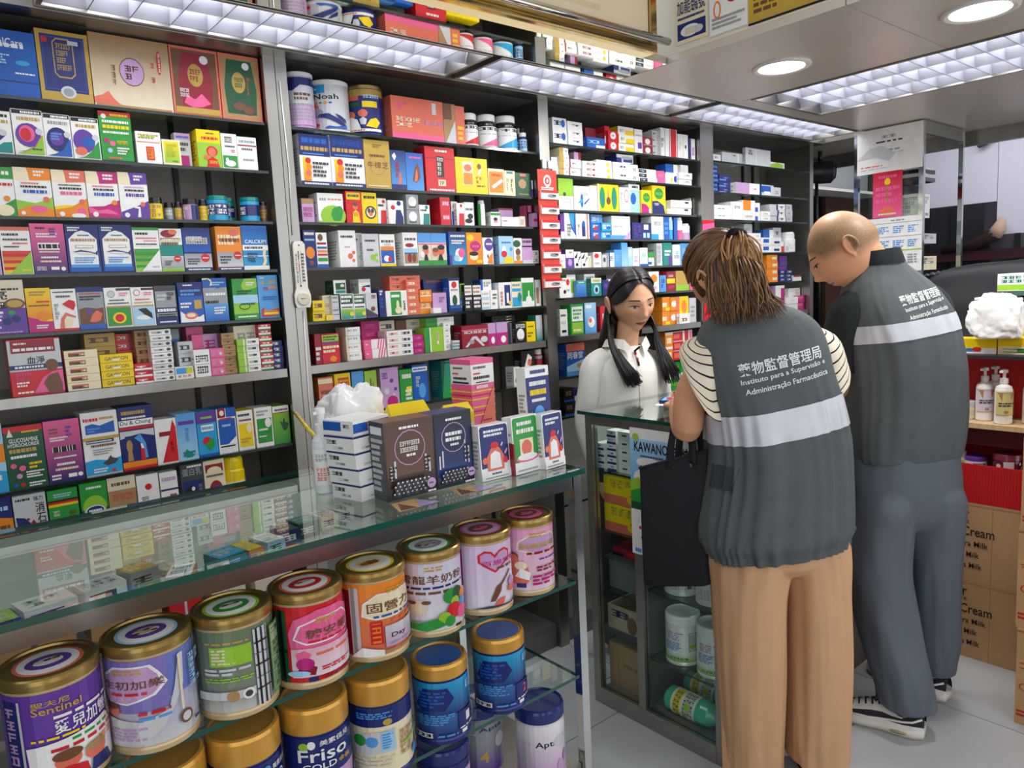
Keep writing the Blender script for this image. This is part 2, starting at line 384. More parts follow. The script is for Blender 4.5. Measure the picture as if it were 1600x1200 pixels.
def stock(text):
    ph = ''; rnd = random.Random(5); seed = 0
    for ln in text.strip().split('\n'):
        if ln[0] == '@': ph = ln[1:]; continue
        nums, base, des, lab = ln.split('|')
        x0, x1, z0, h, y0, d, k, n = [float(q) for q in nums.split()]; k = int(k); n = int(n); seed += 1
        if 'top shelf' in ph: h = min(h, 2.216-z0)
        nm, cat = KN[k]
        if k == 0 and 'first' in ph: nm = 'supplement_carton'
        elif k == 0 and 'second bay' in ph: nm = 'remedy_carton'
        grp = {'jar': 'jars', 'tub': 'tubs', 'bottle': 'bottles', 'tin': 'tins', 'tube': 'tubes'}.get(cat, 'cartons')+' on the '+ph
        w = x1-x0; hh = h/n
        if k == 0:
            me = carton_mesh(w-.0012, d, hh-.0006, base, des, seed=seed, side=n == 1).data(nm)
        for i in range(n):
            pos = '' if n == 1 else (', upper of two' if i == 1 else ', lower of two') if n == 2 else ', '+('lowest' if i == 0 else ORD[n-1-i])+' of '+NUM[n]
            z = z0+i*hh
            if k == 0:
                o = bpy.data.objects.new(nm, me); COL.objects.link(o)
                j = rnd.uniform(0, .006) if n > 1 else rnd.uniform(0, .003)
                o.location = ((x0+x1)/2, y0+d/2+j*(.5 if n == 1 else 1), z+.0002)
            else:
                b, parts = round_goods(k, w, h, base, des, seed); o = b.obj(nm, None, ((x0+x1)/2, y0+w/2, z+.0002))
                for pn, l in parts: l.obj(pn, o)
            tag(o, f'{lab}{pos}, {ph}', cat, grp)
STOCK = '''
@first bay's top shelf
0.228 0.357 2.030 0.156 2.212 0.200 0 1|b|R 0 0 100 100 b;R 0 22 100 24 n;M 4 72 80 82 w 1;T 18 76 62 12 w NasalCare;M 10 48 56 64 a 4;E 76 52 12 4 c;M 62 34 94 38 w 1|blue nasal care carton with white lettering
0.358 0.475 2.030 0.172 2.212 0.090 0 1|u|R 0 0 100 100 u;R 8 14 92 94 n;R 11 17 89 91 b;R 12 18 88 90 n;P u 30 84 38 90 62 90 70 84 70 40 62 34 38 34 30 40;P n 32 83 39 88 61 88 68 83 68 41 61 36 39 36 32 41;M 36 44 64 84 u 4;D 16 86 6 r;R 60 82 80 88 q;E 52 14 15 9 q;E 52 14 10 6 s|gold framed gift box with navy panel and silver nut
0.476 0.671 2.030 0.184 2.212 0.100 0 1|T|G 0 0 100 100 e T;E 50 52 16 20 h;E 50 52 15 18.5 i;M 41 40 60 62 h 2;P O 0 4 0 12 10 16 18 22 24 12 30 6 34 4;R 2 1 98 4 T;E 86 70 3 17 r;M 85 56 88 84 w 4;M 74 40 80 70 O 3;M 24 30 30 60 T 3|wide gold gift box with mauve medallion
0.672 0.803 2.030 0.184 2.212 0.100 0 1|h|R 0 0 100 100 O;R 4 3 96 96 h;P R 20 10 80 10 86 50 75 92 25 92 14 50;E 50 60 16 17 u;M 38 50 62 70 R 2;D 70 84 9 w;P p 22 18 30 30 45 24 60 34 78 20 60 14 40 12;M 15 26 34 40 w 2;R 4 3 96 12 u|carved red gift box with gold crest and white seal
0.804 0.922 2.030 0.184 2.212 0.100 0 1|h|R 0 0 100 100 O;R 4 3 96 96 T;P d 14 10 86 10 90 50 80 92 20 92 10 50;E 46 58 17 16 u;M 36 50 58 66 d 2;D 66 84 9 w;E 44 22 18 7 x;E 66 17 16 8 x;E 44 22 16 6 h;E 66 17 14 6 h;M 66 40 74 68 O 4|dark green gift box with gold crest and mushrooms
@first bay's second shelf
0.220 0.286 1.890 0.103 2.212 0.060 0 1|w|R 0 0 100 100 w;M 10 84 90 95 k 1;M 14 70 90 82 u 1;P n 0 20 0 55 60 60 80 45 40 20;P t 0 4 96 4 96 30 70 28 40 14;E 70 50 14 7 q|white pack with blue picture and teal corner
0.287 0.353 1.890 0.112 2.212 0.020 0 1|w|R 0 0 100 100 w;R 2 90 98 99 k;M 30 90 92 98 w 1;M 16 74 90 86 u 1;E 48 45 42 26 v;E 44 48 26 18 p;E 40 46 18 14 r;P l 4 4 96 4 96 46 84 38 66 20 36 10;P T 4 8 36 12 66 22 84 40 96 48 96 46 84 36 66 18 36 9;E 84 54 12 7 q;M 56 12 90 18 d 1|white pack with red heart picture and lime corner
0.353 0.413 1.890 0.108 2.212 0.020 0 1|w|R 0 0 100 100 w;R 2 90 98 99 k;M 30 90 92 98 w 1;M 16 74 90 86 s 1;E 48 42 42 28 n;E 44 44 26 16 v;M 24 40 66 58 B 3;P b 4 4 96 4 96 46 84 38 66 20 36 10;E 84 54 12 7 q|white pack with navy brain picture and blue corner
0.414 0.478 1.890 0.106 2.212 0.020 0 1|w|R 0 0 100 100 w;R 2 90 98 99 k;M 30 90 92 98 w 1;M 16 74 90 86 u 1;E 42 44 40 28 v;E 56 42 24 12 b;E 28 20 22 10 O;P g 10 4 96 4 96 46 84 38 66 20 40 8;E 84 54 12 7 q|white pack with purple picture and green corner
0.479 0.557 1.890 0.128 2.212 0.050 0 1|d|R 0 0 100 100 g;R 0 90 100 100 r;D 16 90 8 w;M 36 90 92 97 y 1;M 10 76 92 84 w 1;M 10 64 92 75 y 1;M 10 55 90 62 w 1;D 18 42 8 m;D 36 36 9 p;D 26 22 8 a;M 50 34 84 44 y 1;M 48 14 88 30 w 3;M 20 4 60 10 O 1;R 0 0 100 2 k|green supplement carton with red top and round photos
0.564 0.628 1.890 0.085 2.212 0.070 0 1|w|R 0 0 100 100 w;R 4 66 96 69 O;M 10 76 90 94 u 2;M 20 80 80 90 l 1;R 38 12 70 54 r;R 42 16 66 50 o;M 44 18 64 48 r 3|white carton with upright orange seal
0.629 0.678 1.890 0.069 2.212 0.020 0 1|l|R 0 0 100 100 z;G 10 10 90 92 l y;M 20 30 80 84 l 4;M 50 12 80 20 g 1|small lime and cream card pack
0.672 0.716 1.890 0.096 2.242 0.030 0 1|w|R 0 0 100 100 q;R 0 82 100 100 i;M 10 84 90 94 b 1;R 10 4 84 36 m;M 20 46 84 76 x 2|white carton with magenta base behind lime pack
0.723 0.790 1.890 0.105 2.212 0.060 0 1|y|R 0 0 100 100 l;R 0 66 100 100 y;M 20 72 90 84 r 1;M 40 88 74 94 h 1;E 60 44 24 14 r;E 60 42 17 12 O;P r 34 2 40 22 60 30 80 22 88 2;M 46 10 80 20 y 1;E 34 28 12 6 O|yellow and green carton with red-haired boy
0.791 0.837 1.890 0.100 2.212 0.040 0 1|w|R 0 0 100 100 w;M 22 72 70 94 k 1;M 20 60 86 68 x 1;M 58 46 84 56 r 1;R 4 4 96 38 g;E 50 16 34 9 w;E 30 26 10 6 w|white carton with white bird on green
0.837 0.895 1.890 0.095 2.212 0.040 0 1|q|R 0 0 100 100 w;R 2 72 98 76 R;M 20 58 76 68 x 1;M 10 80 90 92 s 1;M 24 26 80 36 s 1|plain white carton with thin maroon line
@first bay's third shelf
0.196 0.275 1.742 0.118 2.212 0.050 0 1|w|R 0 0 100 100 w;R 0 76 100 100 g;M 20 82 90 94 w 1;M 20 60 96 70 r 1;D 78 36 9 o;P g 20 0 100 0 100 36 60 20;E 70 12 24 12 z|white pack with green bands and orange dot
0.275 0.355 1.742 0.120 2.212 0.050 0 1|w|R 0 0 100 100 w;R 0 74 100 100 z;P o 42 74 40 90 36 100 100 100 100 76;M 54 82 86 96 w 2;M 18 66 66 71 O 1;M 16 58 86 65 k 1;M 22 46 86 57 b 1;P l 0 0 100 0 100 42 80 34 50 28 0 34;P o 0 0 100 0 100 16 70 22 30 22 0 12;E 60 16 22 8 p;D 82 36 9 O;D 16 7 6 w|white pack with green wave and pink liver
0.356 0.432 1.742 0.119 2.212 0.050 0 1|w|R 0 0 100 100 w;R 0 74 100 100 z;P O 42 74 40 90 36 100 100 100 100 76;M 54 82 86 96 w 2;M 18 66 86 71 x 1;M 20 58 86 65 k 1;M 22 46 86 57 p 1;P o 0 0 100 0 100 42 80 34 50 22 0 16;P y 0 16 50 22 60 26 30 26 0 22;E 80 12 14 10 p;E 70 4 22 5 w;D 84 34 9 O;D 20 7 8 w|white pack with orange wave
0.433 0.508 1.742 0.120 2.212 0.050 0 1|w|R 0 0 100 100 w;R 0 74 100 100 z;P m 42 74 40 90 36 100 100 100 100 76;M 54 82 86 96 w 2;M 18 66 86 71 p 1;M 20 58 86 65 k 1;M 22 46 86 57 b 1;P m 0 0 100 0 100 40 80 34 50 26 0 24;P p 0 24 30 16 60 20 90 12 90 8 50 10 0 10;D 84 34 9 o;D 20 8 9 w|white pack with magenta wave
0.509 0.581 1.742 0.122 2.212 0.050 0 1|w|R 0 0 100 100 w;R 0 74 100 100 z;P v 42 74 40 90 36 100 100 100 100 76;M 54 82 86 96 w 2;M 18 66 86 71 i 1;M 20 58 86 65 k 1;M 22 46 86 57 v 1;P v 0 0 100 0 100 40 80 34 50 26 0 14;P w 56 4 62 22 46 24 50 28 68 26 68 4;D 78 32 9 O;D 20 8 9 w|white pack with purple wave and white bone
0.582 0.619 1.742 0.060 2.212 0.037 1 1|y|R 0 0 100 100 y;M 14 10 86 80 T 3;R 0 86 100 100 k|yellow glass jar with black lid
0.630 0.654 1.742 0.051 2.242 0.024 1 1|s|R 0 0 100 100 s;M 10 30 80 70 w 2;R 0 84 100 100 k|small grey jar beside yellow jar
0.654 0.674 1.742 0.051 2.232 0.019 1 1|T|R 0 0 100 100 T;M 10 20 90 80 y 3;R 0 84 100 100 k|small olive jar with black lid
0.674 0.713 1.742 0.060 2.212 0.039 1 1|i|R 0 0 100 100 i;R 60 0 100 84 n;M 10 10 50 76 w 3;R 0 88 100 100 k|lilac and navy jar with black lid
0.721 0.744 1.742 0.061 2.232 0.023 1 1|y|R 0 0 100 100 y;M 16 10 86 76 T 3;R 0 84 100 100 k|narrow yellow jar beside teal tub
0.744 0.802 1.742 0.072 2.212 0.058 2 1|t|R 0 0 100 100 c;R 0 26 100 82 n;M 6 60 94 78 w 1;M 10 26 50 60 w 2;M 54 30 90 56 w 2;R 0 82 100 100 c|navy and aqua tub
0.806 0.839 1.742 0.075 2.272 0.033 2 1|t|R 0 0 100 100 t;R 0 24 100 80 n;M 10 30 90 70 w 2|aqua tub half hidden behind front tub
0.840 0.896 1.742 0.071 2.212 0.056 2 1|t|R 0 0 100 100 c;R 0 26 100 82 n;M 10 30 46 74 w 2;R 0 82 100 100 c|navy and aqua tub nearest the steel upright
0.899 0.922 1.742 0.060 2.232 0.023 1 1|h|R 0 0 100 100 h;M 20 20 90 76 u 3|small brown jar beside the steel upright
@first bay's fourth shelf
0.187 0.228 1.600 0.107 2.212 0.050 0 1|p|R 0 0 100 100 i;M 20 30 90 80 w 4|pale lilac carton cut by the photo edge
0.230 0.295 1.600 0.117 2.212 0.040 0 1|w|R 0 0 100 100 w;R 0 92 100 100 O;M 8 80 62 88 k 1;M 10 70 90 77 x 1;M 40 63 90 68 r 1;M 10 56 60 61 k 1;G 4 2 98 50 y r;R 4 10 98 16 r;R 4 24 98 30 r;R 4 38 98 44 r;P l 22 2 98 2 98 48;M 62 6 90 12 y 1|white pack with orange stripes and lime triangle
0.295 0.370 1.600 0.126 2.212 0.040 0 1|v|G 0 0 100 100 n p;M 16 88 44 94 k 1;M 16 72 78 82 w 2;R 18 48 82 62 w;M 20 48 82 62 k 1;M 20 42 80 46 w 1;M 24 30 76 36 w 1;M 20 22 82 28 z 1;M 8 6 36 16 w 1;R 50 8 74 14 w;D 86 10 7 w;M 56 76 74 92 v 3|pink to purple pack with bold black characters
0.371 0.449 1.600 0.125 2.212 0.050 0 1|b|R 0 0 100 100 n;P w 8 8 8 70 30 84 50 88 70 84 92 70 92 8;M 8 86 44 96 w 2;M 36 76 70 80 n 1;M 14 64 88 73 T 1;R 26 52 80 58 T;R 28 53 78 57 w;P n 16 44 40 48 60 46 84 42 92 48 90 36 84 40 60 41 40 42;P w 20 43 40 44 60 43 80 41 60 40 40 41;M 20 20 84 34 B 3;R 8 12 92 18 B;R 4 3 96 12 b|blue and white fish oil pack, left of two
0.449 0.528 1.600 0.126 2.212 0.050 0 1|b|R 0 0 100 100 n;P w 8 8 8 70 30 84 50 88 70 84 92 70 92 8;M 8 86 44 96 w 2;M 36 76 70 80 n 1;M 14 64 88 73 T 1;R 26 52 80 58 T;R 28 53 78 57 w;P n 16 44 40 48 60 46 84 42 92 48 90 36 84 40 60 41 40 42;P w 20 43 40 44 60 43 80 41 60 40 40 41;M 20 20 84 34 B 3;R 8 12 92 18 B;R 4 3 96 12 b|blue and white fish oil pack, right of two
0.529 0.596 1.600 0.120 2.212 0.040 0 1|w|R 0 0 100 100 w;R 0 94 100 100 g;M 10 82 60 90 k 1;M 10 74 90 78 r 1;M 40 68 90 72 p 1;M 10 60 90 65 k 1;G 2 2 98 52 l g;R 2 10 98 16 g;R 2 24 98 30 g;R 2 38 98 44 g;P w 24 2 98 2 98 50;M 64 8 92 14 i 1|white pack with green stripes and white triangle
0.597 0.657 1.600 0.118 2.212 0.040 0 1|w|R 0 0 100 100 w;R 0 34 100 62 t;G 0 6 100 36 s q;R 0 0 100 8 l;E 40 88 34 9 R;E 60 92 20 6 O;M 4 60 94 80 h 2;M 8 68 90 78 z 1;D 72 30 16 r;M 62 28 84 32 w 1;M 14 14 50 26 x 3|teal and grey pack with brown lettering and red seal
0.658 0.734 1.600 0.121 2.212 0.040 0 1|b|R 0 0 100 100 n;G 0 44 100 98 b n;M 10 60 90 80 z 1;M 14 68 70 82 w 1;G 0 8 100 40 q s;D 76 30 16 r;M 66 28 88 32 w 1;M 10 14 56 30 x 3;R 0 0 100 7 n;M 10 1 90 6 w 1|blue and grey pack with cream lettering and red seal
0.749 0.824 1.600 0.126 2.212 0.050 0 1|o|R 0 0 100 100 o;M 8 56 96 84 z 2;M 14 62 90 76 h 1;E 70 86 20 8 O;G 0 8 100 42 q s;D 80 34 16 r;M 70 32 92 36 w 1;M 10 14 56 34 x 3;R 0 0 100 7 n;M 10 1 90 6 w 1|orange and grey pack with red seal
0.825 0.903 1.600 0.130 2.212 0.050 0 1|c|G 0 0 100 100 c b;R 0 44 100 56 w;M 8 46 78 54 x 1;T 10 60 84 8 w CALCIUM;R 0 0 100 9 w;R 0 30 100 32 w;P z 70 8 80 20 76 34 80 46 92 46 88 34 92 20 84 8;M 16 16 56 40 x 2|blue calcium pack with a spine picture
@first bay's fifth shelf
0.156 0.267 1.454 0.134 2.212 0.050 0 1|e|R 0 0 100 100 e;R 0 0 100 48 v;M 2 84 50 94 u 1;M 2 80 90 86 k 1;T 2 64 66 17 k 明亮;R 0 48 66 60 k;M 4 49 60 59 w 2;E 80 56 20 10 h;E 80 56 15 7 u;D 62 24 8 n;D 80 28 8 n;D 70 36 6 b;E 72 40 7 4 g;M 4 10 56 44 w 5;M 8 2 90 6 i 1|beige and purple eye pack with blueberries
0.268 0.323 1.454 0.112 2.212 0.030 0 1|y|R 0 0 100 100 y;G 0 30 100 100 o y;P m 0 0 100 0 100 24 70 24 40 30 0 36;E 62 36 26 12 o;M 14 82 80 94 T 2;M 40 66 94 72 r 1;M 8 58 90 63 h 1;M 30 8 80 18 w 2|yellow pack with fruit and pink base
0.323 0.380 1.454 0.108 2.212 0.030 0 1|w|R 0 0 100 100 w;R 0 0 100 6 r;M 8 90 90 95 k 1;M 18 78 76 86 x 1;P r 40 64 70 74 92 70 94 60 84 48 60 56;P O 22 6 30 30 50 44 90 34 90 30 54 36 42 26 40 6;P z 40 6 44 24 60 30 80 26 70 10;M 8 28 26 66 s 4|white pack with red liver picture
0.380 0.443 1.454 0.111 2.212 0.030 0 1|s|R 0 0 100 100 s;R 0 88 100 100 n;M 10 82 90 86 r 1;M 10 68 90 80 k 2;P h 4 12 4 48 30 52 70 48 96 50 96 12;P O 40 18 50 34 70 44 90 36 80 20 60 16;P v 30 40 40 52 54 44 46 34;R 0 0 100 12 b|grey pack with brown coral photo
0.444 0.509 1.454 0.107 2.212 0.030 0 1|w|R 0 0 100 100 w;R 46 92 100 98 x;D 26 84 15 s;D 26 84 12 q;M 56 78 92 88 p 2;M 16 66 76 71 k 1;M 10 58 90 63 k 1;R 4 4 96 54 T;R 6 5 94 50 g;E 50 24 26 14 y;E 50 24 17 10 r|white pack with orange glow on green
0.509 0.567 1.454 0.106 2.212 0.030 0 1|w|R 0 0 100 100 w;R 46 92 100 98 x;D 26 86 15 r;D 26 86 12 w;M 56 78 92 88 p 2;M 16 66 80 71 r 1;M 10 58 90 63 u 1;R 4 50 96 54 u;R 4 4 96 49 a;E 48 22 34 6 w;P k 24 44 60 46 84 32 86 18 74 22 50 30|white pack with dark seed picture
0.568 0.626 1.454 0.108 2.212 0.040 0 1|x|R 0 0 100 100 x;R 4 20 96 86 s;M 10 60 60 80 q 2;R 4 30 96 44 n;M 8 31 92 43 w 1;M 56 62 90 84 k 2;R 0 0 100 18 n;M 14 4 90 10 w 1;M 10 18 90 28 k 2|slate grey pack with diagonal navy band
0.630 0.698 1.454 0.115 2.212 0.050 0 1|b|R 0 0 100 100 b;R 0 66 100 100 n;M 22 90 60 96 w 1;M 10 66 92 84 B 2;P w 2 2 98 2 98 20 80 14 50 16 20 22 4 30;E 46 18 26 9 O;E 46 19 18 5 z;R 62 34 92 56 u;M 6 36 50 52 w 2|blue pack with salmon fillet picture
0.699 0.768 1.454 0.125 2.212 0.050 0 1|b|R 0 0 100 100 b;G 0 0 100 40 b B;R 0 40 100 78 s;P b 0 78 0 100 100 100 100 80 60 76 30 84;P z 0 96 24 98 34 92 30 82 40 84 38 96 26 100 0 100;M 40 82 90 92 a 2;M 10 58 92 68 w 1;M 6 40 60 50 k 1;M 40 16 90 34 w 3|blue and grey fish oil pack with pouring oil
0.783 0.858 1.454 0.121 2.212 0.060 0 1|g|R 0 0 100 100 l;P g 0 60 0 100 50 100 36 84 40 74 60 72 100 78 100 60;M 56 82 90 92 w 2;M 16 62 76 72 k 2;R 0 40 100 60 a;E 44 32 22 8 k;E 44 32 19 6 l;M 30 34 86 42 d 1;R 0 0 100 14 g;M 14 4 90 10 w 1|lime green pack with dark green side
0.859 0.922 1.454 0.129 2.212 0.050 0 1|c|R 0 0 100 100 B;M 14 92 34 96 w 1;M 16 78 30 88 y 1;M 34 76 50 86 l 1;M 56 78 90 90 y 1;M 26 64 50 74 r 1;M 54 66 90 76 o 1;M 20 42 90 52 b 2;P r 10 4 10 20 20 26 30 12 60 20 96 22 96 8 70 4;R 20 8 94 14 y;M 20 14 90 20 o 1|bright blue pack with rainbow letters
@first bay's steel shelf
0.215 0.330 1.297 0.143 2.212 0.060 0 1|r|R 0 0 100 100 r;R 0 44 100 98 q;R 6 76 90 98 R;M 12 90 36 95 z 1;M 10 78 86 86 w 1;T 34 56 34 13 k 血淨;R 0 47 100 55 n;M 10 48 66 54 w 1;D 80 52 13 h;P p 40 4 60 30 80 40 100 42 100 4;P h 70 2 60 20 72 34 90 38 96 20 96 2;M 10 26 40 42 p 2;M 10 16 34 26 w 2;M 10 4 40 9 w 1|red and white blood tonic pack
0.336 0.414 1.297 0.105 2.212 0.070 0 5|z|R 0 0 100 100 z;R 12 22 62 76 h;M 30 22 66 50 k 1;M 44 30 66 60 z 1;R 12 60 62 76 O|cream carton with brown landscape strip
0.398 0.474 1.297 0.143 2.282 0.060 0 4|u|R 0 0 100 100 u;M 12 24 90 76 h 1|mustard carton stacked behind the yellow ones
0.417 0.497 1.297 0.087 2.212 0.070 0 4|y|R 0 0 100 100 y;T 14 26 72 46 h GAVISCON;R 0 0 100 4 u;R 36 20 60 44 w|yellow GAVISCON carton
0.475 0.525 1.297 0.138 2.282 0.060 0 6|R|R 0 0 100 100 r;M 10 24 60 76 w 1;R 66 0 100 100 R|red and white carton stacked behind
0.498 0.544 1.297 0.055 2.212 0.039 0 3|r|R 0 0 100 100 r;R 0 0 100 30 w;M 12 34 76 72 w 1;D 84 50 8 R|red carton with white base
0.516 0.560 1.297 0.145 2.252 0.029 0 6|T|R 0 0 100 100 T;M 10 24 84 76 h 1;D 70 50 10 R|tan and brown carton
0.545 0.602 1.297 0.145 2.212 0.039 0 9|w|R 0 0 100 100 w;M 10 30 70 66 x 1;E 82 50 10 26 x;R 0 0 100 6 s|slim white carton with black print
0.615 0.645 1.297 0.141 2.292 0.060 0 3|s|R 0 0 100 100 s;R 0 0 100 40 b|grey carton with blue base
0.602 0.652 1.297 0.035 2.212 0.029 0 1|w|R 0 0 100 100 w;G 4 44 60 94 c B;G 60 44 96 94 y l;M 10 14 90 36 O 1|white carton with aqua and yellow picture
0.624 0.666 1.297 0.105 2.242 0.050 0 3|q|R 0 0 100 100 q;M 10 24 90 76 x 1|pale grey carton with black letters
0.656 0.701 1.297 0.079 2.212 0.029 0 1|w|R 0 0 100 100 w;M 10 52 90 84 k 1;M 14 10 84 44 k 1;R 6 46 94 48 s|white carton with bold upright black lettering
0.666 0.715 1.297 0.144 2.292 0.050 0 2|p|R 0 0 100 100 p;M 14 24 86 76 m 1|pink carton on the rear pile
0.670 0.749 1.297 0.121 2.262 0.029 0 2|p|R 0 0 100 100 p;R 40 0 100 100 i;M 44 24 92 78 m 1|pink and lilac carton
0.702 0.742 1.297 0.079 2.212 0.050 0 3|i|R 0 0 100 100 p;M 10 20 86 80 i 2;D 76 40 12 q|soft pink carton with mottled print
0.742 0.781 1.297 0.121 2.222 0.039 0 7|h|R 0 0 100 100 T;M 10 24 90 76 h 1|brown paper carton
0.782 0.850 1.297 0.100 2.212 0.029 0 5|l|R 0 0 100 100 w;R 0 0 28 100 l;R 34 0 42 100 l;M 46 30 92 70 x 1|lime and white carton
0.785 0.861 1.297 0.139 2.242 0.050 0 2|e|R 0 0 100 100 e;M 12 24 90 76 s 1|beige carton laid behind the lime ones
0.851 0.890 1.297 0.140 2.212 0.029 0 8|r|R 0 0 100 100 w;R 0 50 100 100 r;R 0 0 100 18 g;M 14 56 86 90 w 1|red, white and green carton
0.890 0.922 1.297 0.087 2.212 0.050 0 5|n|R 0 0 100 100 n;M 20 20 70 80 w 1;D 14 60 10 i|navy carton with white print
@first bay's seventh shelf
0.121 0.183 1.064 0.175 2.212 0.050 0 1|a|R 0 0 100 100 a;P o 0 40 100 44 100 70 0 66;P c 0 0 100 0 100 30 0 38;M 10 16 80 28 w 1|pale blue carton with orange band
0.183 0.268 1.064 0.161 2.212 0.060 0 1|d|R 0 0 100 100 d;R 0 91 100 100 r;P z 8 84 24 84 16 97;M 46 88 92 92 y 1;T 12 74 74 7 w GLUCOSAMINE;T 8 67 80 6 w HYDROCHLORIDE;M 10 56 80 66 u 1;M 12 48 80 55 w 1;D 16 38 9 h;D 16 38 7.5 p;D 38 33 11 k;D 38 33 9 p;D 28 21 9 x;D 28 21 7.5 i;M 56 30 90 42 y 2;M 46 16 92 28 w 3;D 16 7 6 b;D 34 7 6 r;M 50 2 92 10 w 2|dark green GLUCOSAMINE carton
0.269 0.351 1.064 0.163 2.212 0.060 0 1|v|G 0 0 100 100 n p;M 14 78 40 88 h 2;M 14 66 64 74 w 2;M 18 46 84 60 w 1;M 20 46 84 60 k 1;M 20 38 84 42 w 1;M 26 26 76 32 w 1;M 20 18 84 24 z 1;M 8 4 34 14 w 2;R 54 6 78 12 w;D 88 9 7 w;M 60 72 76 90 v 3|pink to purple carton with zebra lettering
0.354 0.442 1.064 0.172 2.212 0.080 0 1|w|R 0 0 100 100 w;M 6 84 46 92 r 1;M 50 86 90 92 u 1;P b 10 66 10 80 30 82 50 78 90 84 90 66;M 14 68 50 76 B 2;R 0 56 100 61 u;R 8 51 84 56 n;M 10 52 80 55 w 1;M 20 44 90 50 h 1;M 24 32 80 42 s 3;P c 0 2 100 2 100 26 70 22 30 26 0 24;P x 46 18 62 24 70 30 74 26 92 22 80 16 60 14;M 20 4 60 12 w 2;R 70 4 80 8 r|white fish oil carton with shark in blue water
0.443 0.530 1.064 0.174 2.212 0.080 0 1|n|R 0 0 100 100 n;M 10 86 80 95 u 1;M 10 80 80 85 w 1;R 0 69 100 79 w;T 4 70 90 8 x Du_&_Chung;R 0 64 100 68 r;P q 0 62 100 62 100 50 60 56 30 54 0 50;P n 6 14 6 40 14 54 36 54 50 40 54 14;P B 40 50 60 40 66 16 76 16 72 40 58 56;E 24 38 9 10 T;P T 18 30 30 30 32 14 16 14;P r 54 14 56 32 66 32 68 14;P w 58 32 56 40 62 40 66 32;R 0 0 100 13 o;R 0 0 100 4 r|navy joint pain carton with spine figure
0.531 0.589 1.064 0.128 2.212 0.050 0 1|w|R 0 0 100 100 w;P r 22 3 97 3 97 80 84 96 66 64;P w 22 3 60 60 40 60 6 3;R 18 62 70 72 R;M 66 24 80 50 R 2|white carton with large red figure seven
0.589 0.643 1.064 0.136 2.212 0.080 0 1|a|G 0 0 100 100 a B;R 8 76 90 84 v;M 40 40 60 70 B 3;P t 20 10 40 24 60 16 84 20 60 8;P t 30 4 50 16 70 10 90 14 60 3;M 20 6 84 20 t 2;R 0 0 100 5 a|pale blue carton with green leaves
0.644 0.700 1.064 0.134 2.212 0.070 0 1|c|R 0 0 100 100 c;R 0 74 100 100 v;M 22 82 80 90 l 1;R 20 56 84 70 w;M 24 58 80 68 B 1;P r 20 34 36 44 60 42 70 34 50 28 30 28;P g 40 28 60 36 80 40 84 22 60 14 44 18;R 0 0 100 6 b|cyan carton with purple top and orange fish
0.701 0.757 1.064 0.135 2.212 0.080 0 1|b|R 0 0 100 100 w;R 6 20 96 76 b;P b 50 100 50 80 100 80 100 100;P R 6 80 46 80 46 100 6 100;E 28 90 12 6 w;M 14 74 80 80 r 1;M 24 58 70 66 a 1;P w 50 20 96 36 96 20;R 8 14 86 17 k|blue and white carton with maroon logo square
0.759 0.808 1.064 0.120 2.212 0.070 0 1|y|R 0 0 100 100 w;R 8 8 92 68 y;M 8 84 80 94 k 1;M 14 72 90 80 h 1;E 72 54 16 12 z;M 16 18 80 32 u 2|white and yellow carton
0.813 0.868 1.064 0.122 2.212 0.070 0 1|w|R 0 0 100 100 w;R 10 10 94 72 g;M 12 78 80 94 s 2;E 74 60 18 12 w;M 18 40 70 48 w 1;M 18 24 60 30 w 1|white carton with green panel and white flower
0.869 0.922 1.064 0.119 2.212 0.080 0 1|l|G 0 0 100 100 g l;R 0 84 100 100 w;M 14 86 94 94 k 1;R 0 82 100 84 r;P d 40 60 56 56 66 70 74 56 94 52 80 36 60 34|yellow-green carton with dark ivy leaf
@first bay's lowest shelf
0.100 0.182 0.930 0.122 2.212 0.050 0 1|b|R 0 0 100 100 n;P o 0 0 100 0 100 54 60 60 0 50;M 20 70 90 84 a 1;M 10 20 90 44 h 2|navy and orange carton
0.184 0.256 0.930 0.118 2.212 0.050 0 1|q|R 0 0 100 100 q;M 8 86 54 94 k 1;T 62 84 30 10 k 強力;T 66 58 28 22 k 消;T 68 34 28 22 k 石;P n 4 54 30 50 50 34 56 4 10 2;P o 14 20 26 34 40 24 30 10;P R 40 30 56 44 70 26 60 10 44 14;D 40 46 5 R|grey stone tablet carton with big black characters
0.259 0.328 0.930 0.116 2.212 0.050 0 1|g|R 0 0 100 100 g;R 0 62 100 68 y;R 0 68 100 73 r;R 0 73 100 77 k;M 20 82 80 92 a 2;M 14 40 34 54 w 2;M 66 20 90 50 h 3|green carton with black, red and yellow stripe
0.332 0.397 0.930 0.120 2.212 0.050 0 1|g|R 0 0 100 100 n;R 0 40 100 100 g;E 50 44 44 26 l;M 24 84 80 92 w 1;E 50 36 36 12 w;E 50 36 32 10 n;M 26 32 74 40 w 1|green and navy carton with oval label
0.398 0.468 0.930 0.122 2.212 0.050 0 1|T|R 0 0 100 100 T;R 0 70 100 100 e;M 14 78 80 90 h 1;M 14 44 88 64 O 1;E 40 18 20 12 h;M 60 30 90 36 h 1|kraft brown carton with round emblem
0.470 0.527 0.930 0.114 2.212 0.040 0 1|w|R 0 0 100 100 w;D 52 70 16 r;M 16 36 50 48 x 1;M 16 22 80 32 k 1|white carton with one red dot
0.530 0.577 0.930 0.111 2.212 0.040 0 1|w|R 0 0 100 100 w;R 0 52 100 57 n;M 10 74 90 90 i 1;D 30 30 14 O;M 50 24 90 44 R 2|white carton with dark line and red print
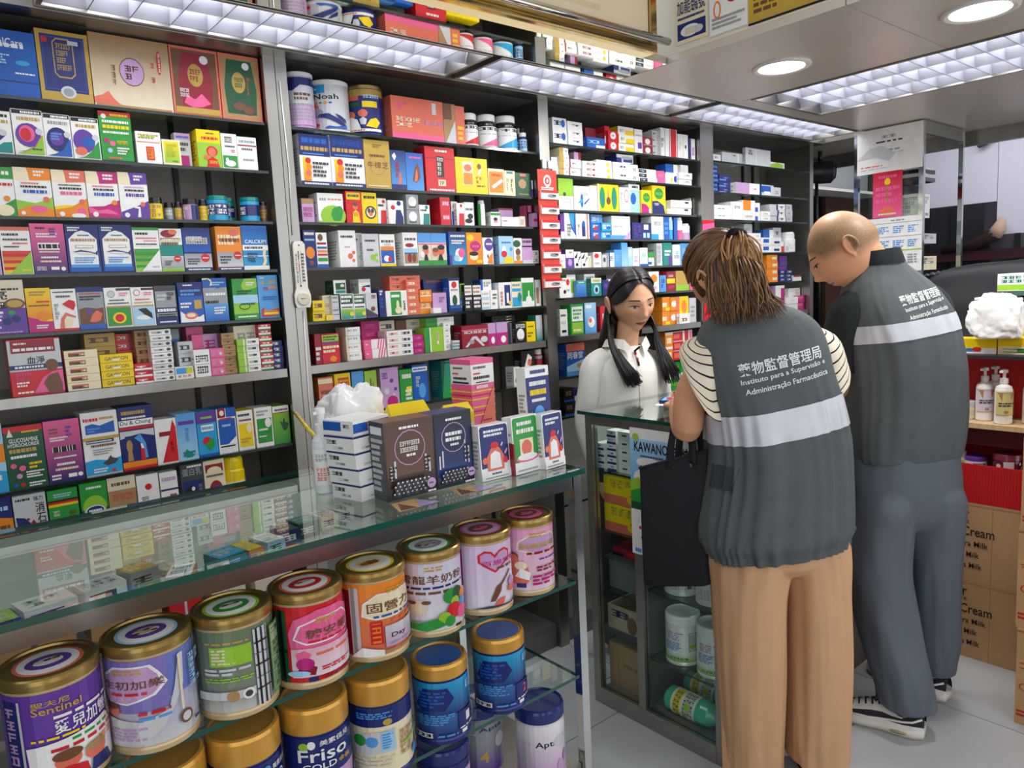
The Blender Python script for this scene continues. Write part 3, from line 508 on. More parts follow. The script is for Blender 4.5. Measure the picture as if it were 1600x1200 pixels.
0.586 0.649 0.930 0.122 2.212 0.040 0 1|x|R 0 0 100 100 x;M 30 90 96 98 w 1;T 6 72 88 18 s 蛋白乳;R 6 6 94 60 n;E 40 34 26 14 k;E 50 40 8 5 w;M 74 20 90 50 s 3|slate carton with grey characters
0.650 0.711 0.930 0.122 2.212 0.040 0 1|z|R 0 0 100 100 z;R 8 70 92 90 R;E 50 72 36 12 z;M 10 58 90 66 x 1;E 52 26 32 24 R;E 52 22 22 16 v|cream carton with maroon arch
0.712 0.778 0.930 0.118 2.212 0.066 3 1|y|R 0 0 100 100 y;R 0 40 100 58 z;R 0 20 100 38 o|yellow tub with orange label band
@second bay's top shelf
1.016 1.109 2.028 0.169 2.212 0.093 4 1|i|R 0 0 100 100 q;R 0 82 100 98 n;P n 10 84 20 74 40 70 50 76 60 84;M 44 50 80 68 h 2;M 10 8 90 46 s 5;R 0 0 100 40 i;M 10 8 90 36 s 4|lavender milk tin with navy band
1.111 1.237 2.028 0.160 2.212 0.126 4 1|w|R 0 0 100 100 q;R 0 80 46 98 c;M 18 86 32 92 w 1;T 26 66 42 12 k Noah;E 30 58 3 2 O;E 38 58 3 2 g;E 46 58 3 3 o;E 54 58 3 2 b;E 28 48 7 8 O;E 30 36 12 10 s;P n 34 32 50 34 66 22 80 8 74 6 58 16 44 24 32 26;P n 60 34 66 24 80 12 78 22 68 30;P O 16 34 26 40 24 26 20 22;D 30 8 5 r;P b 44 2 50 6 60 4 80 8 80 0 44 0|white Noah milk tin with running figure
1.238 1.363 2.028 0.161 2.212 0.125 4 1|n|R 0 0 100 100 n;R 0 84 100 100 u;R 18 74 42 84 O;M 50 78 80 88 a 1;R 18 60 44 70 d;R 48 58 74 72 y;E 26 40 9 10 O;P w 12 8 16 32 26 36 38 30 44 8;E 48 44 8 9 O;P q 42 30 48 36 54 30 52 18 44 18;P y 52 14 60 30 70 34 78 24 70 10;R 12 2 80 8 w;M 14 3 50 7 r 1|navy and gold milk tin with nurse picture
1.366 1.577 2.028 0.139 2.212 0.120 0 1|O|R 0 0 100 100 O;M 10 70 30 88 p 2;M 8 28 56 54 z 2;M 60 40 100 50 i 1;R 0 0 100 14 p;R 78 66 86 94 q|long coral carton with cream lettering
1.577 1.629 2.028 0.137 2.212 0.120 0 1|s|R 0 0 100 100 T;P q 10 0 100 0 100 60;R 0 60 70 100 h|kraft patch taped on coral carton end
1.629 1.671 2.028 0.134 2.212 0.120 0 1|O|R 0 0 100 100 O;M 20 10 90 50 y 3|end of coral carton with flame print
1.672 1.747 2.028 0.118 2.212 0.075 5 1|k|R 0 0 100 100 w;M 4 80 94 98 k 1;M 14 60 80 66 i 1;P r 30 6 96 6 96 56;D 16 22 8 x|dark pill bottle with red label corner
1.755 1.838 2.028 0.123 2.212 0.082 5 1|k|R 0 0 100 100 w;M 4 80 94 98 k 1;M 14 60 80 66 i 1;P p 30 6 96 6 96 56;D 16 22 8 x|dark pill bottle with pink label corner
1.847 1.939 2.028 0.129 2.212 0.092 5 1|k|R 0 0 100 100 w;M 4 80 94 98 k 1;M 14 60 80 66 a 1;P c 20 6 96 6 96 66;D 12 22 6 x|dark pill bottle with blue label corner
1.949 1.982 2.028 0.074 2.222 0.033 5 1|n|R 0 0 100 100 a;M 10 20 90 90 n 3|tiny blue pill bottle
1.991 2.003 2.028 0.106 2.292 0.012 5 1|n|R 0 0 100 100 n;M 10 30 90 80 w 3|navy pill bottle behind tiny one
@second bay's second shelf
1.027 1.131 1.857 0.155 2.212 0.050 0 1|w|R 0 0 100 100 w;R 0 58 100 100 n;M 10 80 90 96 b 1;M 6 66 94 78 u 1;M 12 60 80 64 B 1;R 0 0 100 8 n;M 10 1 90 6 w 1;G 10 8 34 54 o y;D 26 48 9 r;D 28 36 9 o;D 26 24 9 O;M 40 16 92 48 x 4|navy and white joint carton with orange chain, left of two
1.132 1.251 1.857 0.159 2.212 0.050 0 1|w|R 0 0 100 100 w;R 0 58 100 100 n;M 10 80 90 96 b 1;M 6 66 94 78 u 1;M 12 60 80 64 B 1;R 0 0 100 8 n;M 10 1 90 6 w 1;G 10 8 34 54 o y;D 26 48 9 r;D 28 36 9 o;D 26 24 9 O;M 40 16 92 48 x 4|navy and white joint carton with orange chain, right of two
1.252 1.349 1.857 0.157 2.212 0.050 0 1|u|R 0 0 100 100 u;M 34 84 70 92 h 2;E 50 50 34 22 T;E 50 50 31 20 u;T 10 42 82 14 h 牛樟芝;M 20 64 80 72 h 1;M 10 4 90 8 z 1|gold carton with brown characters
1.350 1.409 1.857 0.131 2.212 0.040 0 1|B|G 0 0 100 100 B n;P w 10 86 30 94 40 84 26 74;P O 44 12 60 50 70 30 60 8;M 30 30 56 70 r 3;R 0 0 100 14 n|blue carton with white heart
1.409 1.480 1.857 0.127 2.212 0.040 0 1|b|G 0 0 100 100 B b;M 20 84 90 92 p 1;P h 34 26 50 60 66 76 78 60 80 36 60 22;P O 44 26 54 50 62 60 66 40 60 24|blue carton with brown bird
1.489 1.615 1.857 0.155 2.212 0.070 0 1|r|R 0 0 100 100 r;R 0 74 100 76 R;M 34 88 76 95 w 1;R 38 34 62 80 k;M 40 36 60 78 w 4;R 40 14 66 28 z;M 44 16 62 26 h 1;M 10 2 96 8 w 1|tall crimson carton with black name strip
1.616 1.762 1.857 0.128 2.212 0.050 0 1|y|R 0 0 100 100 y;R 22 24 54 90 z;R 24 26 52 58 o;E 38 72 12 10 O;E 74 78 6 8 h;P w 66 56 78 72 82 68 72 52;M 64 20 90 26 h 1;M 62 30 84 50 u 2|yellow carton with little figures
1.764 1.842 1.857 0.097 2.212 0.030 0 1|o|R 0 0 100 100 z;R 6 10 94 90 o;P w 20 34 84 64 92 54 30 24;M 20 70 80 82 r 1|small orange carton with white sash
1.843 1.896 1.857 0.094 2.212 0.030 0 1|z|R 0 0 100 100 z;R 20 88 80 98 t;M 16 20 40 70 T 3;M 56 14 80 70 d 3|small cream carton with green characters
1.897 1.973 1.857 0.090 2.212 0.030 0 1|d|R 0 0 100 100 d;E 46 54 26 20 T;R 30 86 70 96 O;M 20 8 86 14 u 1|small dark green carton with tan emblem
1.991 2.003 1.857 0.069 2.232 0.020 0 1|v|R 0 0 100 100 v;R 40 50 100 100 w|slim purple bottle box by the upright
@second bay's third shelf
1.021 1.062 1.743 0.073 2.212 0.040 0 1|i|R 0 0 100 100 i;R 0 78 100 100 T;M 10 20 90 66 m 2|lilac carton with brown top
1.075 1.164 1.743 0.092 2.212 0.060 0 1|w|R 0 0 100 100 w;M 8 74 34 84 k 1;M 40 76 96 84 O 1;E 58 24 50 36 l;E 72 28 22 26 g;E 84 40 14 18 g;R 0 0 100 6 l|white carton with green bubbles
1.173 1.230 1.743 0.102 2.212 0.060 0 1|r|R 0 0 100 100 r;R 6 74 92 96 y;M 14 80 84 92 d 1;E 58 52 16 10 O;E 58 60 16 7 h;P y 36 2 40 34 60 42 78 34 86 2;M 44 20 74 36 o 1|red carton with cartoon child in yellow
1.230 1.286 1.743 0.100 2.212 0.060 0 1|y|R 0 0 100 100 y;M 14 78 90 92 k 1;D 56 36 38 k;D 56 36 30 z;E 56 34 14 10 O;E 44 42 10 8 x;E 68 42 10 8 x|yellow carton with black round animal badge
1.293 1.328 1.743 0.085 2.222 0.050 0 1|w|R 0 0 100 100 w;D 72 88 18 r;P r 30 0 40 54 96 54 96 0;M 10 66 70 80 k 1|white carton with red wedge
1.329 1.389 1.743 0.079 2.212 0.050 0 1|w|R 0 0 100 100 w;P n 40 0 50 60 80 60 96 30 96 0;D 70 88 14 n;E 30 70 14 10 r|white carton with navy wedge
1.403 1.452 1.743 0.101 2.212 0.060 0 2|s|R 0 0 100 100 s;E 50 54 34 34 w;M 20 10 80 24 k 1|grey carton with white splash
1.453 1.496 1.743 0.068 2.212 0.050 0 1|w|R 0 0 100 100 w;P t 30 0 40 56 96 56 96 0;D 70 88 16 t;M 10 66 70 80 k 1|white carton with teal wedge
1.543 1.587 1.743 0.098 2.212 0.080 0 2|r|R 0 0 100 100 r;R 20 40 90 72 p;M 24 42 86 70 w 1|red carton with pink oblong
1.601 1.630 1.743 0.087 2.232 0.050 0 1|b|R 0 0 100 100 w;R 10 0 90 60 b;D 50 80 20 n|slim white and blue carton
1.612 1.646 1.743 0.080 2.212 0.019 0 1|w|R 0 0 100 100 w;D 60 88 18 r;P r 20 0 30 54 96 54 96 0|white carton with red base
1.647 1.690 1.743 0.084 2.212 0.050 0 1|w|R 0 0 100 100 w;M 10 62 90 78 x 1;E 60 40 30 12 k;E 40 20 40 10 k|white carton with black swirls
1.720 1.747 1.743 0.093 2.212 0.027 6 1|g|R 0 0 100 100 w;R 0 0 40 100 g|green and white tube standing upright
1.767 1.813 1.743 0.053 2.212 0.040 0 1|w|R 0 0 100 100 w;R 0 76 100 94 g;E 50 50 22 12 k;M 30 24 70 40 p 1|small white carton with green stripe
1.851 1.922 1.743 0.076 2.262 0.050 0 2|i|R 0 0 100 100 i;R 0 80 100 100 R|lilac carton in the rear pile
1.819 1.908 1.743 0.036 2.212 0.050 0 1|w|R 0 0 100 100 w;M 4 50 40 64 R 1|low white carton with maroon mark
1.908 1.938 1.743 0.040 2.212 0.040 0 1|e|R 0 0 100 100 e;M 20 20 80 70 s 2|small beige carton
1.972 2.002 1.743 0.087 2.242 0.040 0 1|p|R 0 0 100 100 k;R 20 70 90 100 p|dark carton with pink top
1.981 2.003 1.743 0.054 2.212 0.029 0 1|i|R 0 0 100 100 i;R 0 40 100 60 m|slim mauve carton by the upright
@second bay's fourth shelf
1.017 1.058 1.602 0.118 2.212 0.040 0 1|v|R 0 0 100 100 n;M 10 84 90 96 w 1;E 50 40 36 16 o;M 40 6 70 20 O 1;M 10 70 90 78 a 1|navy carton with orange oval
1.059 1.097 1.602 0.110 2.212 0.040 0 1|w|R 0 0 100 100 w;E 40 86 24 10 h;R 6 66 90 72 R;R 6 54 96 60 b;R 6 44 96 50 o;R 6 34 96 40 r;R 6 18 96 28 g;R 0 0 100 10 b|white carton with stacked colour bars
1.137 1.199 1.602 0.118 2.212 0.090 0 1|w|R 0 0 100 100 w;M 10 78 84 88 k 1;M 30 52 64 58 i 1;D 62 30 15 O;D 82 40 10 O;D 80 18 9 O|white carton with coral clover
1.210 1.233 1.602 0.112 2.232 0.060 0 1|q|R 0 0 100 100 q;D 60 30 30 l;M 0 76 30 86 k 1|grey carton peeping out behind white one
1.222 1.284 1.602 0.108 2.212 0.019 0 1|q|R 0 0 100 100 q;M 14 74 80 84 k 1;M 24 46 64 56 x 1;D 60 28 17 l;D 80 36 10 l;D 82 18 9 l|pale grey carton with lime clover
1.287 1.346 1.602 0.107 2.212 0.050 0 1|w|R 0 0 100 100 w;M 10 72 90 84 k 1;E 50 68 24 6 q;R 4 50 90 62 o;R 4 10 90 50 b;E 40 24 20 10 w;E 60 22 12 8 r;R 0 0 100 8 y|white carton with children on blue
1.377 1.437 1.602 0.114 2.212 0.080 0 1|w|R 0 0 100 100 w;M 14 74 90 86 k 1;E 44 62 30 6 R;R 6 8 96 52 b;R 6 40 96 52 a;R 6 8 96 36 T;E 40 24 14 14 R;E 70 24 14 14 h|white carton with family on wheat field
1.438 1.492 1.602 0.113 2.212 0.040 0 1|i|R 0 0 100 100 e;R 0 70 100 100 B;R 0 64 100 68 p;R 0 0 100 16 g;E 56 46 24 15 O;E 56 56 24 8 k;E 30 34 16 10 w;P k 40 16 50 34 66 34 76 16|carton with two cartoon children, left of pair
1.492 1.558 1.602 0.113 2.212 0.040 0 1|i|R 0 0 100 100 e;R 0 70 100 100 B;R 0 64 100 68 p;R 0 0 100 16 g;E 62 46 24 15 O;E 64 56 24 8 k;E 26 40 20 12 O;E 26 48 20 7 h;P k 40 16 50 34 66 34 76 16|carton with two cartoon children, right of pair
1.569 1.646 1.602 0.119 2.212 0.050 0 1|b|G 0 0 100 100 c n;M 10 82 94 92 w 1;M 14 62 90 76 w 2;E 56 30 24 20 w;E 70 36 20 14 p;E 40 20 16 10 a;R 0 0 14 30 v|blue carton with pink unicorn
1.647 1.720 1.602 0.117 2.212 0.040 0 1|o|R 0 0 100 100 o;E 26 84 22 10 y;E 56 58 34 16 m;M 36 52 80 62 p 1;E 44 24 26 11 z;E 44 34 28 7 k;R 60 4 96 14 y|orange carton with pink burst
1.720 1.771 1.602 0.099 2.212 0.040 0 1|v|R 0 0 100 100 w;E 60 74 42 24 v;M 34 70 90 82 w 1;P o 40 2 60 30 94 44 94 2;P k 40 30 50 40 54 24 50 20|white and purple carton with balloon
1.799 1.870 1.602 0.105 2.212 0.060 0 1|a|R 0 0 100 100 a;M 20 72 84 82 b 1;E 34 52 14 14 w;E 34 36 20 12 r;P y 20 2 50 28 96 20 96 2;D 84 54 10 c|sky blue carton with cartoon snowman
1.871 1.914 1.602 0.098 2.212 0.040 0 1|w|R 0 0 100 100 w;E 40 78 46 14 d;E 50 46 30 14 h;E 50 24 26 12 T;R 0 0 100 12 o|white carton with brown puppy
1.915 1.967 1.602 0.096 2.212 0.040 0 1|i|R 0 0 100 100 i;M 6 80 94 96 k 1;R 0 66 100 72 k;R 0 0 100 14 q|mauve and black carton
1.969 2.003 1.602 0.051 2.212 0.040 0 2|w|R 0 0 100 100 w;M 10 20 90 80 s 1|tiny white carton by the upright
@second bay's fifth shelf
1.030 1.072 1.434 0.066 2.212 0.050 0 2|y|R 0 0 100 100 y;M 8 24 90 76 h 1|small yellow carton
1.073 1.097 1.434 0.018 2.212 0.019 0 1|y|R 0 0 100 100 y;M 10 20 90 70 z 1|lone low yellow carton
1.075 1.108 1.434 0.081 2.232 0.050 0 3|q|R 0 0 100 100 e;M 10 60 90 80 s 1|drab beige carton pile end
1.098 1.123 1.434 0.080 2.212 0.019 0 2|q|R 0 0 100 100 q;M 10 70 90 90 x 1;M 10 40 90 50 x 1|pale carton with two black lines
1.116 1.162 1.517 0.045 2.232 0.060 0 1|d|R 0 0 100 100 w;R 16 30 94 80 d;E 70 60 16 12 e;R 16 6 94 26 t|white carton with dark green picture up high
1.126 1.174 1.434 0.083 2.212 0.050 0 1|d|R 0 0 100 100 w;R 4 60 96 98 d;M 8 64 90 96 w 2;M 8 42 90 52 x 1;G 4 2 96 40 t l;D 82 20 15 y|white and green carton with lime dot, left of two
1.174 1.217 1.434 0.081 2.212 0.050 0 1|d|R 0 0 100 100 w;R 4 60 96 98 d;M 8 64 90 96 w 2;M 8 42 90 52 x 1;G 4 2 96 40 t l;D 82 20 15 y|white and green carton with lime dot, right of two
1.207 1.252 1.515 0.048 2.232 0.060 0 1|w|R 0 0 100 100 w;P n 20 50 96 60 96 40;D 40 30 18 r;R 0 76 100 100 q|white carton with red splash up high
1.218 1.262 1.434 0.081 2.212 0.050 0 1|v|R 0 0 100 100 q;P x 0 0 100 0 100 10 0 40;E 60 36 20 10 h;M 50 76 90 96 R 1;R 0 0 100 6 v|grey and plum carton
1.268 1.292 1.434 0.094 2.212 0.050 0 1|n|R 0 0 100 100 n;M 20 76 70 96 w 2;M 20 30 80 70 b 3|slim navy carton standing
1.295 1.379 1.434 0.086 2.212 0.050 0 1|w|R 0 0 100 100 w;R 22 4 72 96 g;R 26 74 64 84 w;E 56 22 16 14 z;E 54 44 7 18 z;M 80 20 92 60 x 4|white carton with bottle on green
1.326 1.450 1.520 0.050 2.232 0.050 0 2|O|R 0 0 100 100 O;M 6 24 40 76 h 1;M 54 24 90 76 h 1|orange carton on the tall pile
1.380 1.430 1.434 0.121 2.212 0.019 0 5|O|R 0 0 100 100 O;M 10 24 80 70 z 1|salmon carton
1.431 1.481 1.434 0.084 2.212 0.039 0 2|o|R 0 0 100 100 o;R 6 46 94 54 w;M 12 56 88 90 z 1|orange carton with white band
1.477 1.580 1.434 0.121 2.252 0.050 0 3|n|R 0 0 100 100 n;R 10 70 90 90 h|dark navy carton on the rear pile
1.484 1.544 1.434 0.072 2.212 0.039 0 1|i|R 0 0 100 100 i;M 44 50 90 80 v 2|mauve carton with faint print
1.471 1.506 1.434 0.019 2.192 0.019 0 1|w|R 0 0 100 100 w|low blank white carton
1.555 1.606 1.434 0.122 2.212 0.039 0 1|b|R 0 0 100 100 n;R 8 20 92 92 w;D 50 80 24 r;M 20 60 80 70 s 1;E 50 34 22 16 d;R 8 10 92 18 b|navy and white carton with red disc
1.617 1.643 1.434 0.101 2.232 0.050 0 1|c|R 0 0 100 100 c;R 0 50 100 100 l;M 10 10 80 40 w 2|slim aqua and lime carton
1.625 1.661 1.434 0.097 2.212 0.019 0 1|k|R 0 0 100 100 k;R 4 60 96 96 w;M 8 64 90 94 T 2;M 10 8 90 54 w 3|black and white carton, left of twins
1.662 1.702 1.434 0.096 2.212 0.050 0 1|k|R 0 0 100 100 k;R 4 60 96 96 w;M 8 64 90 94 T 2;M 10 8 90 54 w 3|black and white carton, right of twins
1.717 1.769 1.506 0.041 2.232 0.050 0 1|b|R 0 0 100 100 w;R 0 0 20 100 b;M 26 30 94 80 s 2|white carton with blue edge up high
1.704 1.745 1.434 0.073 2.212 0.019 0 2|w|R 0 0 100 100 w;M 10 50 90 76 s 1;R 4 4 90 30 a|white carton with pale blue foot
1.746 1.781 1.434 0.072 2.212 0.050 0 1|w|R 0 0 100 100 w;M 30 50 90 84 x 2;M 20 20 60 36 x 1|white carton with black print
1.788 1.850 1.434 0.099 2.212 0.060 0 1|w|R 0 0 100 100 w;R 44 10 92 90 n;R 60 20 78 60 w;M 10 10 30 66 r 4;D 84 20 12 y|white carton with white bottle on navy
1.850 1.900 1.434 0.100 2.212 0.050 0 1|c|R 0 0 100 100 z;R 6 62 96 74 c;R 6 4 96 40 c;E 80 40 20 20 t;M 10 80 90 94 s 1|white and aqua carton
1.901 1.967 1.434 0.113 2.212 0.060 0 1|g|R 0 0 100 100 w;R 4 20 96 84 g;E 56 24 24 14 w;R 50 30 62 56 w|white carton with white bottle on green
1.974 2.003 1.434 0.104 2.212 0.029 0 1|w|R 0 0 100 100 w;R 10 10 60 70 T|white carton with tan stripe
1.991 2.003 1.434 0.075 2.242 0.040 0 1|s|R 0 0 100 100 s|grey carton by the upright
@second bay's steel shelf
1.026 1.049 1.297 0.097 2.212 0.050 0 1|R|R 0 0 100 100 R;M 10 10 90 60 w 3|dark red carton by the upright
1.050 1.112 1.297 0.095 2.212 0.060 0 1|r|R 0 0 100 100 r;R 4 74 96 96 l;M 10 76 90 94 d 2;R 4 66 96 72 v;M 6 34 96 62 z 2;E 60 14 20 10 o;M 8 6 40 14 p 1|red carton with lime heading
1.138 1.192 1.297 0.110 2.212 0.070 0 4|e|R 0 0 100 100 w;R 0 0 20 100 e;M 10 50 84 76 s 1|cream medicine carton
1.202 1.285 1.297 0.064 2.212 0.060 0 2|p|R 0 0 100 100 w;R 0 0 34 100 p;P p 60 0 66 0 74 100 68 100;P p 72 0 78 0 86 100 80 100;P p 84 0 90 0 98 100 92 100;M 6 40 20 60 w 1|white carton with pink stripes
1.228 1.300 1.297 0.125 2.272 0.060 0 4|m|R 0 0 100 100 m;M 20 24 84 70 p 1|magenta carton
1.300 1.361 1.297 0.121 2.272 0.060 0 3|q|R 0 0 100 100 e;M 6 24 94 76 x 1|grey-white carton with heavy lettering
1.289 1.392 1.297 0.087 2.212 0.060 0 4|w|R 0 0 100 100 w;M 6 30 50 76 O 1;M 56 24 96 80 x 1|white carton with black lettering
1.370 1.483 1.297 0.119 2.282 0.060 0 4|h|R 0 0 100 100 e;R 0 0 40 100 h;M 50 24 90 70 s 1|brown and beige carton
1.393 1.438 1.297 0.066 2.212 0.050 0 3|m|R 0 0 100 100 m;M 14 30 86 70 p 1;R 0 0 100 8 v|magenta-violet carton
1.470 1.594 1.385 0.032 2.242 0.039 0 2|l|R 0 0 100 100 w;R 0 0 40 100 g;M 50 30 90 60 s 1|white carton with green end
1.441 1.529 1.297 0.088 2.212 0.060 0 1|l|R 0 0 100 100 l;R 0 0 28 100 g;R 24 0 30 100 w;R 58 30 68 80 z;M 59 32 67 78 R 4;R 92 0 100 100 w|lime green carton with upright red characters
1.530 1.561 1.297 0.100 2.222 0.019 0 5|w|R 0 0 100 100 w;M 20 40 80 70 s 1|slim white carton
1.562 1.592 1.297 0.033 2.212 0.050 0 3|q|R 0 0 100 100 q;R 0 0 100 30 t|tiny white carton with teal foot
1.603 1.725 1.297 0.083 2.212 0.060 0 1|R|R 0 0 100 100 R;R 0 78 100 82 p;M 8 62 96 78 w 1;P q 10 4 40 50 56 50 20 4;P q 40 50 76 4 86 4 56 50;E 84 34 14 14 q;E 36 26 10 10 s|maroon carton with silver lettering
1.726 1.763 1.297 0.085 2.212 0.050 0 1|i|R 0 0 100 100 i;R 0 0 100 54 m;E 60 24 24 16 w|small lilac and magenta carton, left of two
1.766 1.820 1.297 0.086 2.212 0.039 0 1|i|R 0 0 100 100 i;R 0 0 100 54 m;E 60 24 24 16 w|small lilac and magenta carton, right of two
1.836 1.875 1.297 0.077 2.232 0.050 0 1|x|R 0 0 100 100 x;R 40 0 60 100 s|dark grey box with silver bar
1.858 1.914 1.297 0.078 2.212 0.019 0 1|k|R 0 0 100 100 k;M 10 70 96 96 w 1;E 50 40 34 30 w;M 30 10 80 20 h 1|black carton with white photo
1.918 1.965 1.297 0.079 2.212 0.050 0 1|y|R 0 0 100 100 y;M 10 20 70 50 h 2;M 14 70 80 80 h 1|yellow carton with brown print
1.969 2.003 1.297 0.101 2.212 0.050 0 1|t|R 0 0 100 100 q;G 0 0 100 56 t q|pale teal box
1.779 1.895 1.374 0.031 2.252 0.050 0 3|k|R 0 0 100 100 k;M 60 20 90 80 z 1|black carton with cream marks
@second bay's seventh shelf
1.027 1.078 1.126 0.128 2.212 0.050 0 1|o|R 0 0 100 100 O;R 0 84 100 96 z;M 14 40 86 70 h 2;E 50 8 40 16 h|orange-brown carton
1.084 1.141 1.126 0.134 2.212 0.050 0 1|y|R 0 0 100 100 r;G 0 54 100 100 o y;M 20 60 90 94 r 1;P w 30 20 50 40 76 30 60 14|red and yellow carton with white bird
1.146 1.190 1.126 0.135 2.212 0.050 0 1|B|R 0 0 100 100 B;E 50 34 30 20 O;E 50 44 34 12 T;R 0 0 100 16 o|blue carton with cartoon bear
1.193 1.239 1.126 0.132 2.212 0.050 0 1|l|G 0 0 100 100 u l;P d 40 10 46 80 54 80 50 10;P g 60 10 66 70 74 70 70 10|lime carton with bamboo
1.252 1.324 1.126 0.135 2.212 0.070 0 1|i|R 0 0 100 100 i;M 10 70 40 90 v 1;D 60 66 10 v;D 80 44 9 v;D 70 30 7 q;E 60 12 30 16 m;E 30 40 14 8 q|lilac carton with purple spots
1.327 1.379 1.126 0.122 2.212 0.050 0 1|g|R 0 0 100 100 g;M 20 70 90 90 w 1;R 50 30 90 50 y;M 40 10 90 44 w 3|green carton with white lettering
1.380 1.443 1.126 0.133 2.212 0.060 0 1|b|R 0 0 100 100 b;R 0 82 100 94 w;M 6 84 90 92 b 1;E 60 30 24 20 B;M 20 40 50 70 w 3|blue carton with white heading
1.502 1.563 1.126 0.136 2.212 0.080 0 1|t|G 0 0 100 100 g t;P d 0 0 30 100 0 100;M 60 10 94 40 l 3;M 20 92 80 96 k 1|large teal box with dotted corner
1.564 1.609 1.126 0.099 2.212 0.050 0 1|w|R 0 0 100 100 w;R 10 10 90 40 b;M 20 60 80 80 x 1;E 30 70 10 10 T|white carton with blue oblong
1.629 1.682 1.126 0.105 2.242 0.050 0 1|q|R 0 0 100 100 z;M 10 50 90 64 k 1;R 30 70 90 90 d|cream carton with dark band
1.849 1.882 1.126 0.077 2.222 0.050 0 1|w|R 0 0 100 100 w;E 50 30 30 16 h|narrow white carton beside pink carton
1.883 1.953 1.126 0.136 2.212 0.050 0 1|k|R 0 0 100 100 q;R 0 50 100 100 k;P w 20 52 50 92 80 80 60 52;E 60 66 16 10 O|black and white carton with orange flower
1.967 2.003 1.126 0.136 2.212 0.036 6 1|R|R 0 0 100 100 R;R 0 84 100 94 s|dark red cylinder by the upright
@third bay's top shelf
2.105 2.183 2.072 0.102 2.212 0.080 0 2|w|R 0 0 100 100 w;M 10 40 90 84 n 1;E 76 60 14 30 b|white and navy carton
2.189 2.274 2.072 0.096 2.212 0.080 0 3|w|R 0 0 100 100 w;M 30 40 90 70 x 1|white box with small black marks
2.339 2.402 2.072 0.094 2.262 0.060 0 1|R|R 0 0 100 100 R|dark red carton at the rear
2.294 2.403 2.072 0.043 2.212 0.049 0 1|b|R 0 0 100 100 b;M 10 40 80 80 a 1;R 50 0 100 30 w|low blue carton
2.364 2.419 2.072 0.096 2.323 0.039 0 1|w|R 0 0 100 100 w;R 70 0 100 100 q|tall plain white carton
2.425 2.457 2.072 0.103 2.232 0.050 0 1|r|R 0 0 100 100 r;R 0 30 40 60 w|tall slim red carton
2.431 2.492 2.072 0.083 2.212 0.019 0 2|r|R 0 0 100 100 r;E 50 50 30 36 w;M 36 40 64 60 r 1|red carton with white badge
2.492 2.593 2.072 0.106 2.212 0.060 0 3|y|R 0 0 100 100 w;R 44 0 100 60 y;M 10 30 40 70 s 1|white and yellow carton
2.594 2.647 2.072 0.103 2.212 0.060 0 1|w|R 0 0 100 100 w;R 40 20 90 46 v;M 10 70 90 80 s 1|white carton with purple square
2.651 2.721 2.072 0.076 2.212 0.060 0 2|R|R 0 0 100 100 R;E 50 50 26 34 w;M 10 4 90 14 w 1|crimson carton with white circle
2.729 2.768 2.072 0.112 2.222 0.060 0 4|w|R 0 0 100 100 q;M 10 30 80 70 x 1|small pale carton in a column
2.769 2.836 2.072 0.126 2.212 0.070 0 1|w|R 0 0 100 100 w;R 0 0 6 100 s;R 48 0 54 100 s;M 10 30 40 66 x 2|white carton with vertical grey lines
2.840 2.892 2.072 0.127 2.212 0.070 0 1|r|R 0 0 100 100 w;R 10 0 90 100 r|white carton with wide red stripe
2.896 2.974 2.072 0.110 2.212 0.070 0 1|w|R 0 0 100 100 w;R 50 0 56 100 e;M 10 30 40 70 e 2;E 76 50 8 8 k|white and beige carton standing
2.978 2.997 2.072 0.097 2.212 0.060 0 1|n|R 0 0 100 100 n|very slim navy carton
2.998 3.030 2.072 0.097 2.212 0.060 0 1|i|R 0 0 100 100 w;R 20 20 80 60 i|white and mauve carton near upright
@third bay's second shelf
2.093 2.125 1.951 0.069 2.212 0.050 0 2|w|R 0 0 100 100 w;M 20 30 80 60 a 1|white carton by the upright
2.137 2.189 1.951 0.109 2.212 0.070 0 4|z|R 0 0 100 100 w;R 0 0 44 100 u;M 50 40 90 70 s 1|white carton with olive end
2.190 2.255 1.951 0.067 2.212 0.029 0 2|w|R 0 0 100 100 w;R 0 0 10 100 R;M 20 40 70 60 x 1|white carton with maroon edge
2.247 2.288 2.017 0.038 2.242 0.050 0 1|i|R 0 0 100 100 i;R 60 0 100 100 R|mauve carton on top of white pair
2.266 2.354 1.951 0.066 2.212 0.070 0 3|w|R 0 0 100 100 w;R 30 30 84 70 R;M 34 36 80 64 w 1|white carton with red lettering block
2.354 2.445 1.951 0.077 2.212 0.070 0 3|w|R 0 0 100 100 w;M 20 40 60 70 q 1;D 74 30 10 y|white carton with yellow speck
2.449 2.562 1.951 0.074 2.212 0.070 0 2|w|R 0 0 100 100 w;M 30 40 80 66 k 1|wide white carton with dark line
2.476 2.584 2.025 0.035 2.214 0.070 0 1|n|R 0 0 100 100 q;R 0 0 30 60 n;R 40 10 96 50 n;E 60 60 40 20 s|silver and navy carton on top
2.563 2.615 1.951 0.071 2.212 0.070 0 2|w|R 0 0 100 100 w;M 40 20 80 60 x 1|square white carton
2.616 2.742 1.951 0.058 2.212 0.070 0 3|w|R 0 0 100 100 w;R 4 10 46 90 k;M 10 30 42 70 a 1;R 60 30 96 36 s|white carton with black block
2.743 2.798 1.951 0.055 2.212 0.060 0 1|p|R 0 0 100 100 p;M 20 50 80 80 i 1|small pink carton
2.802 2.858 1.951 0.048 2.212 0.019 0 1|w|R 0 0 100 100 w;R 70 20 96 60 y|white carton with yellow corner
2.828 2.933 1.951 0.094 2.232 0.060 0 1|b|R 0 0 100 100 w;R 0 60 56 100 b;E 70 30 14 16 b|white carton with blue swoosh
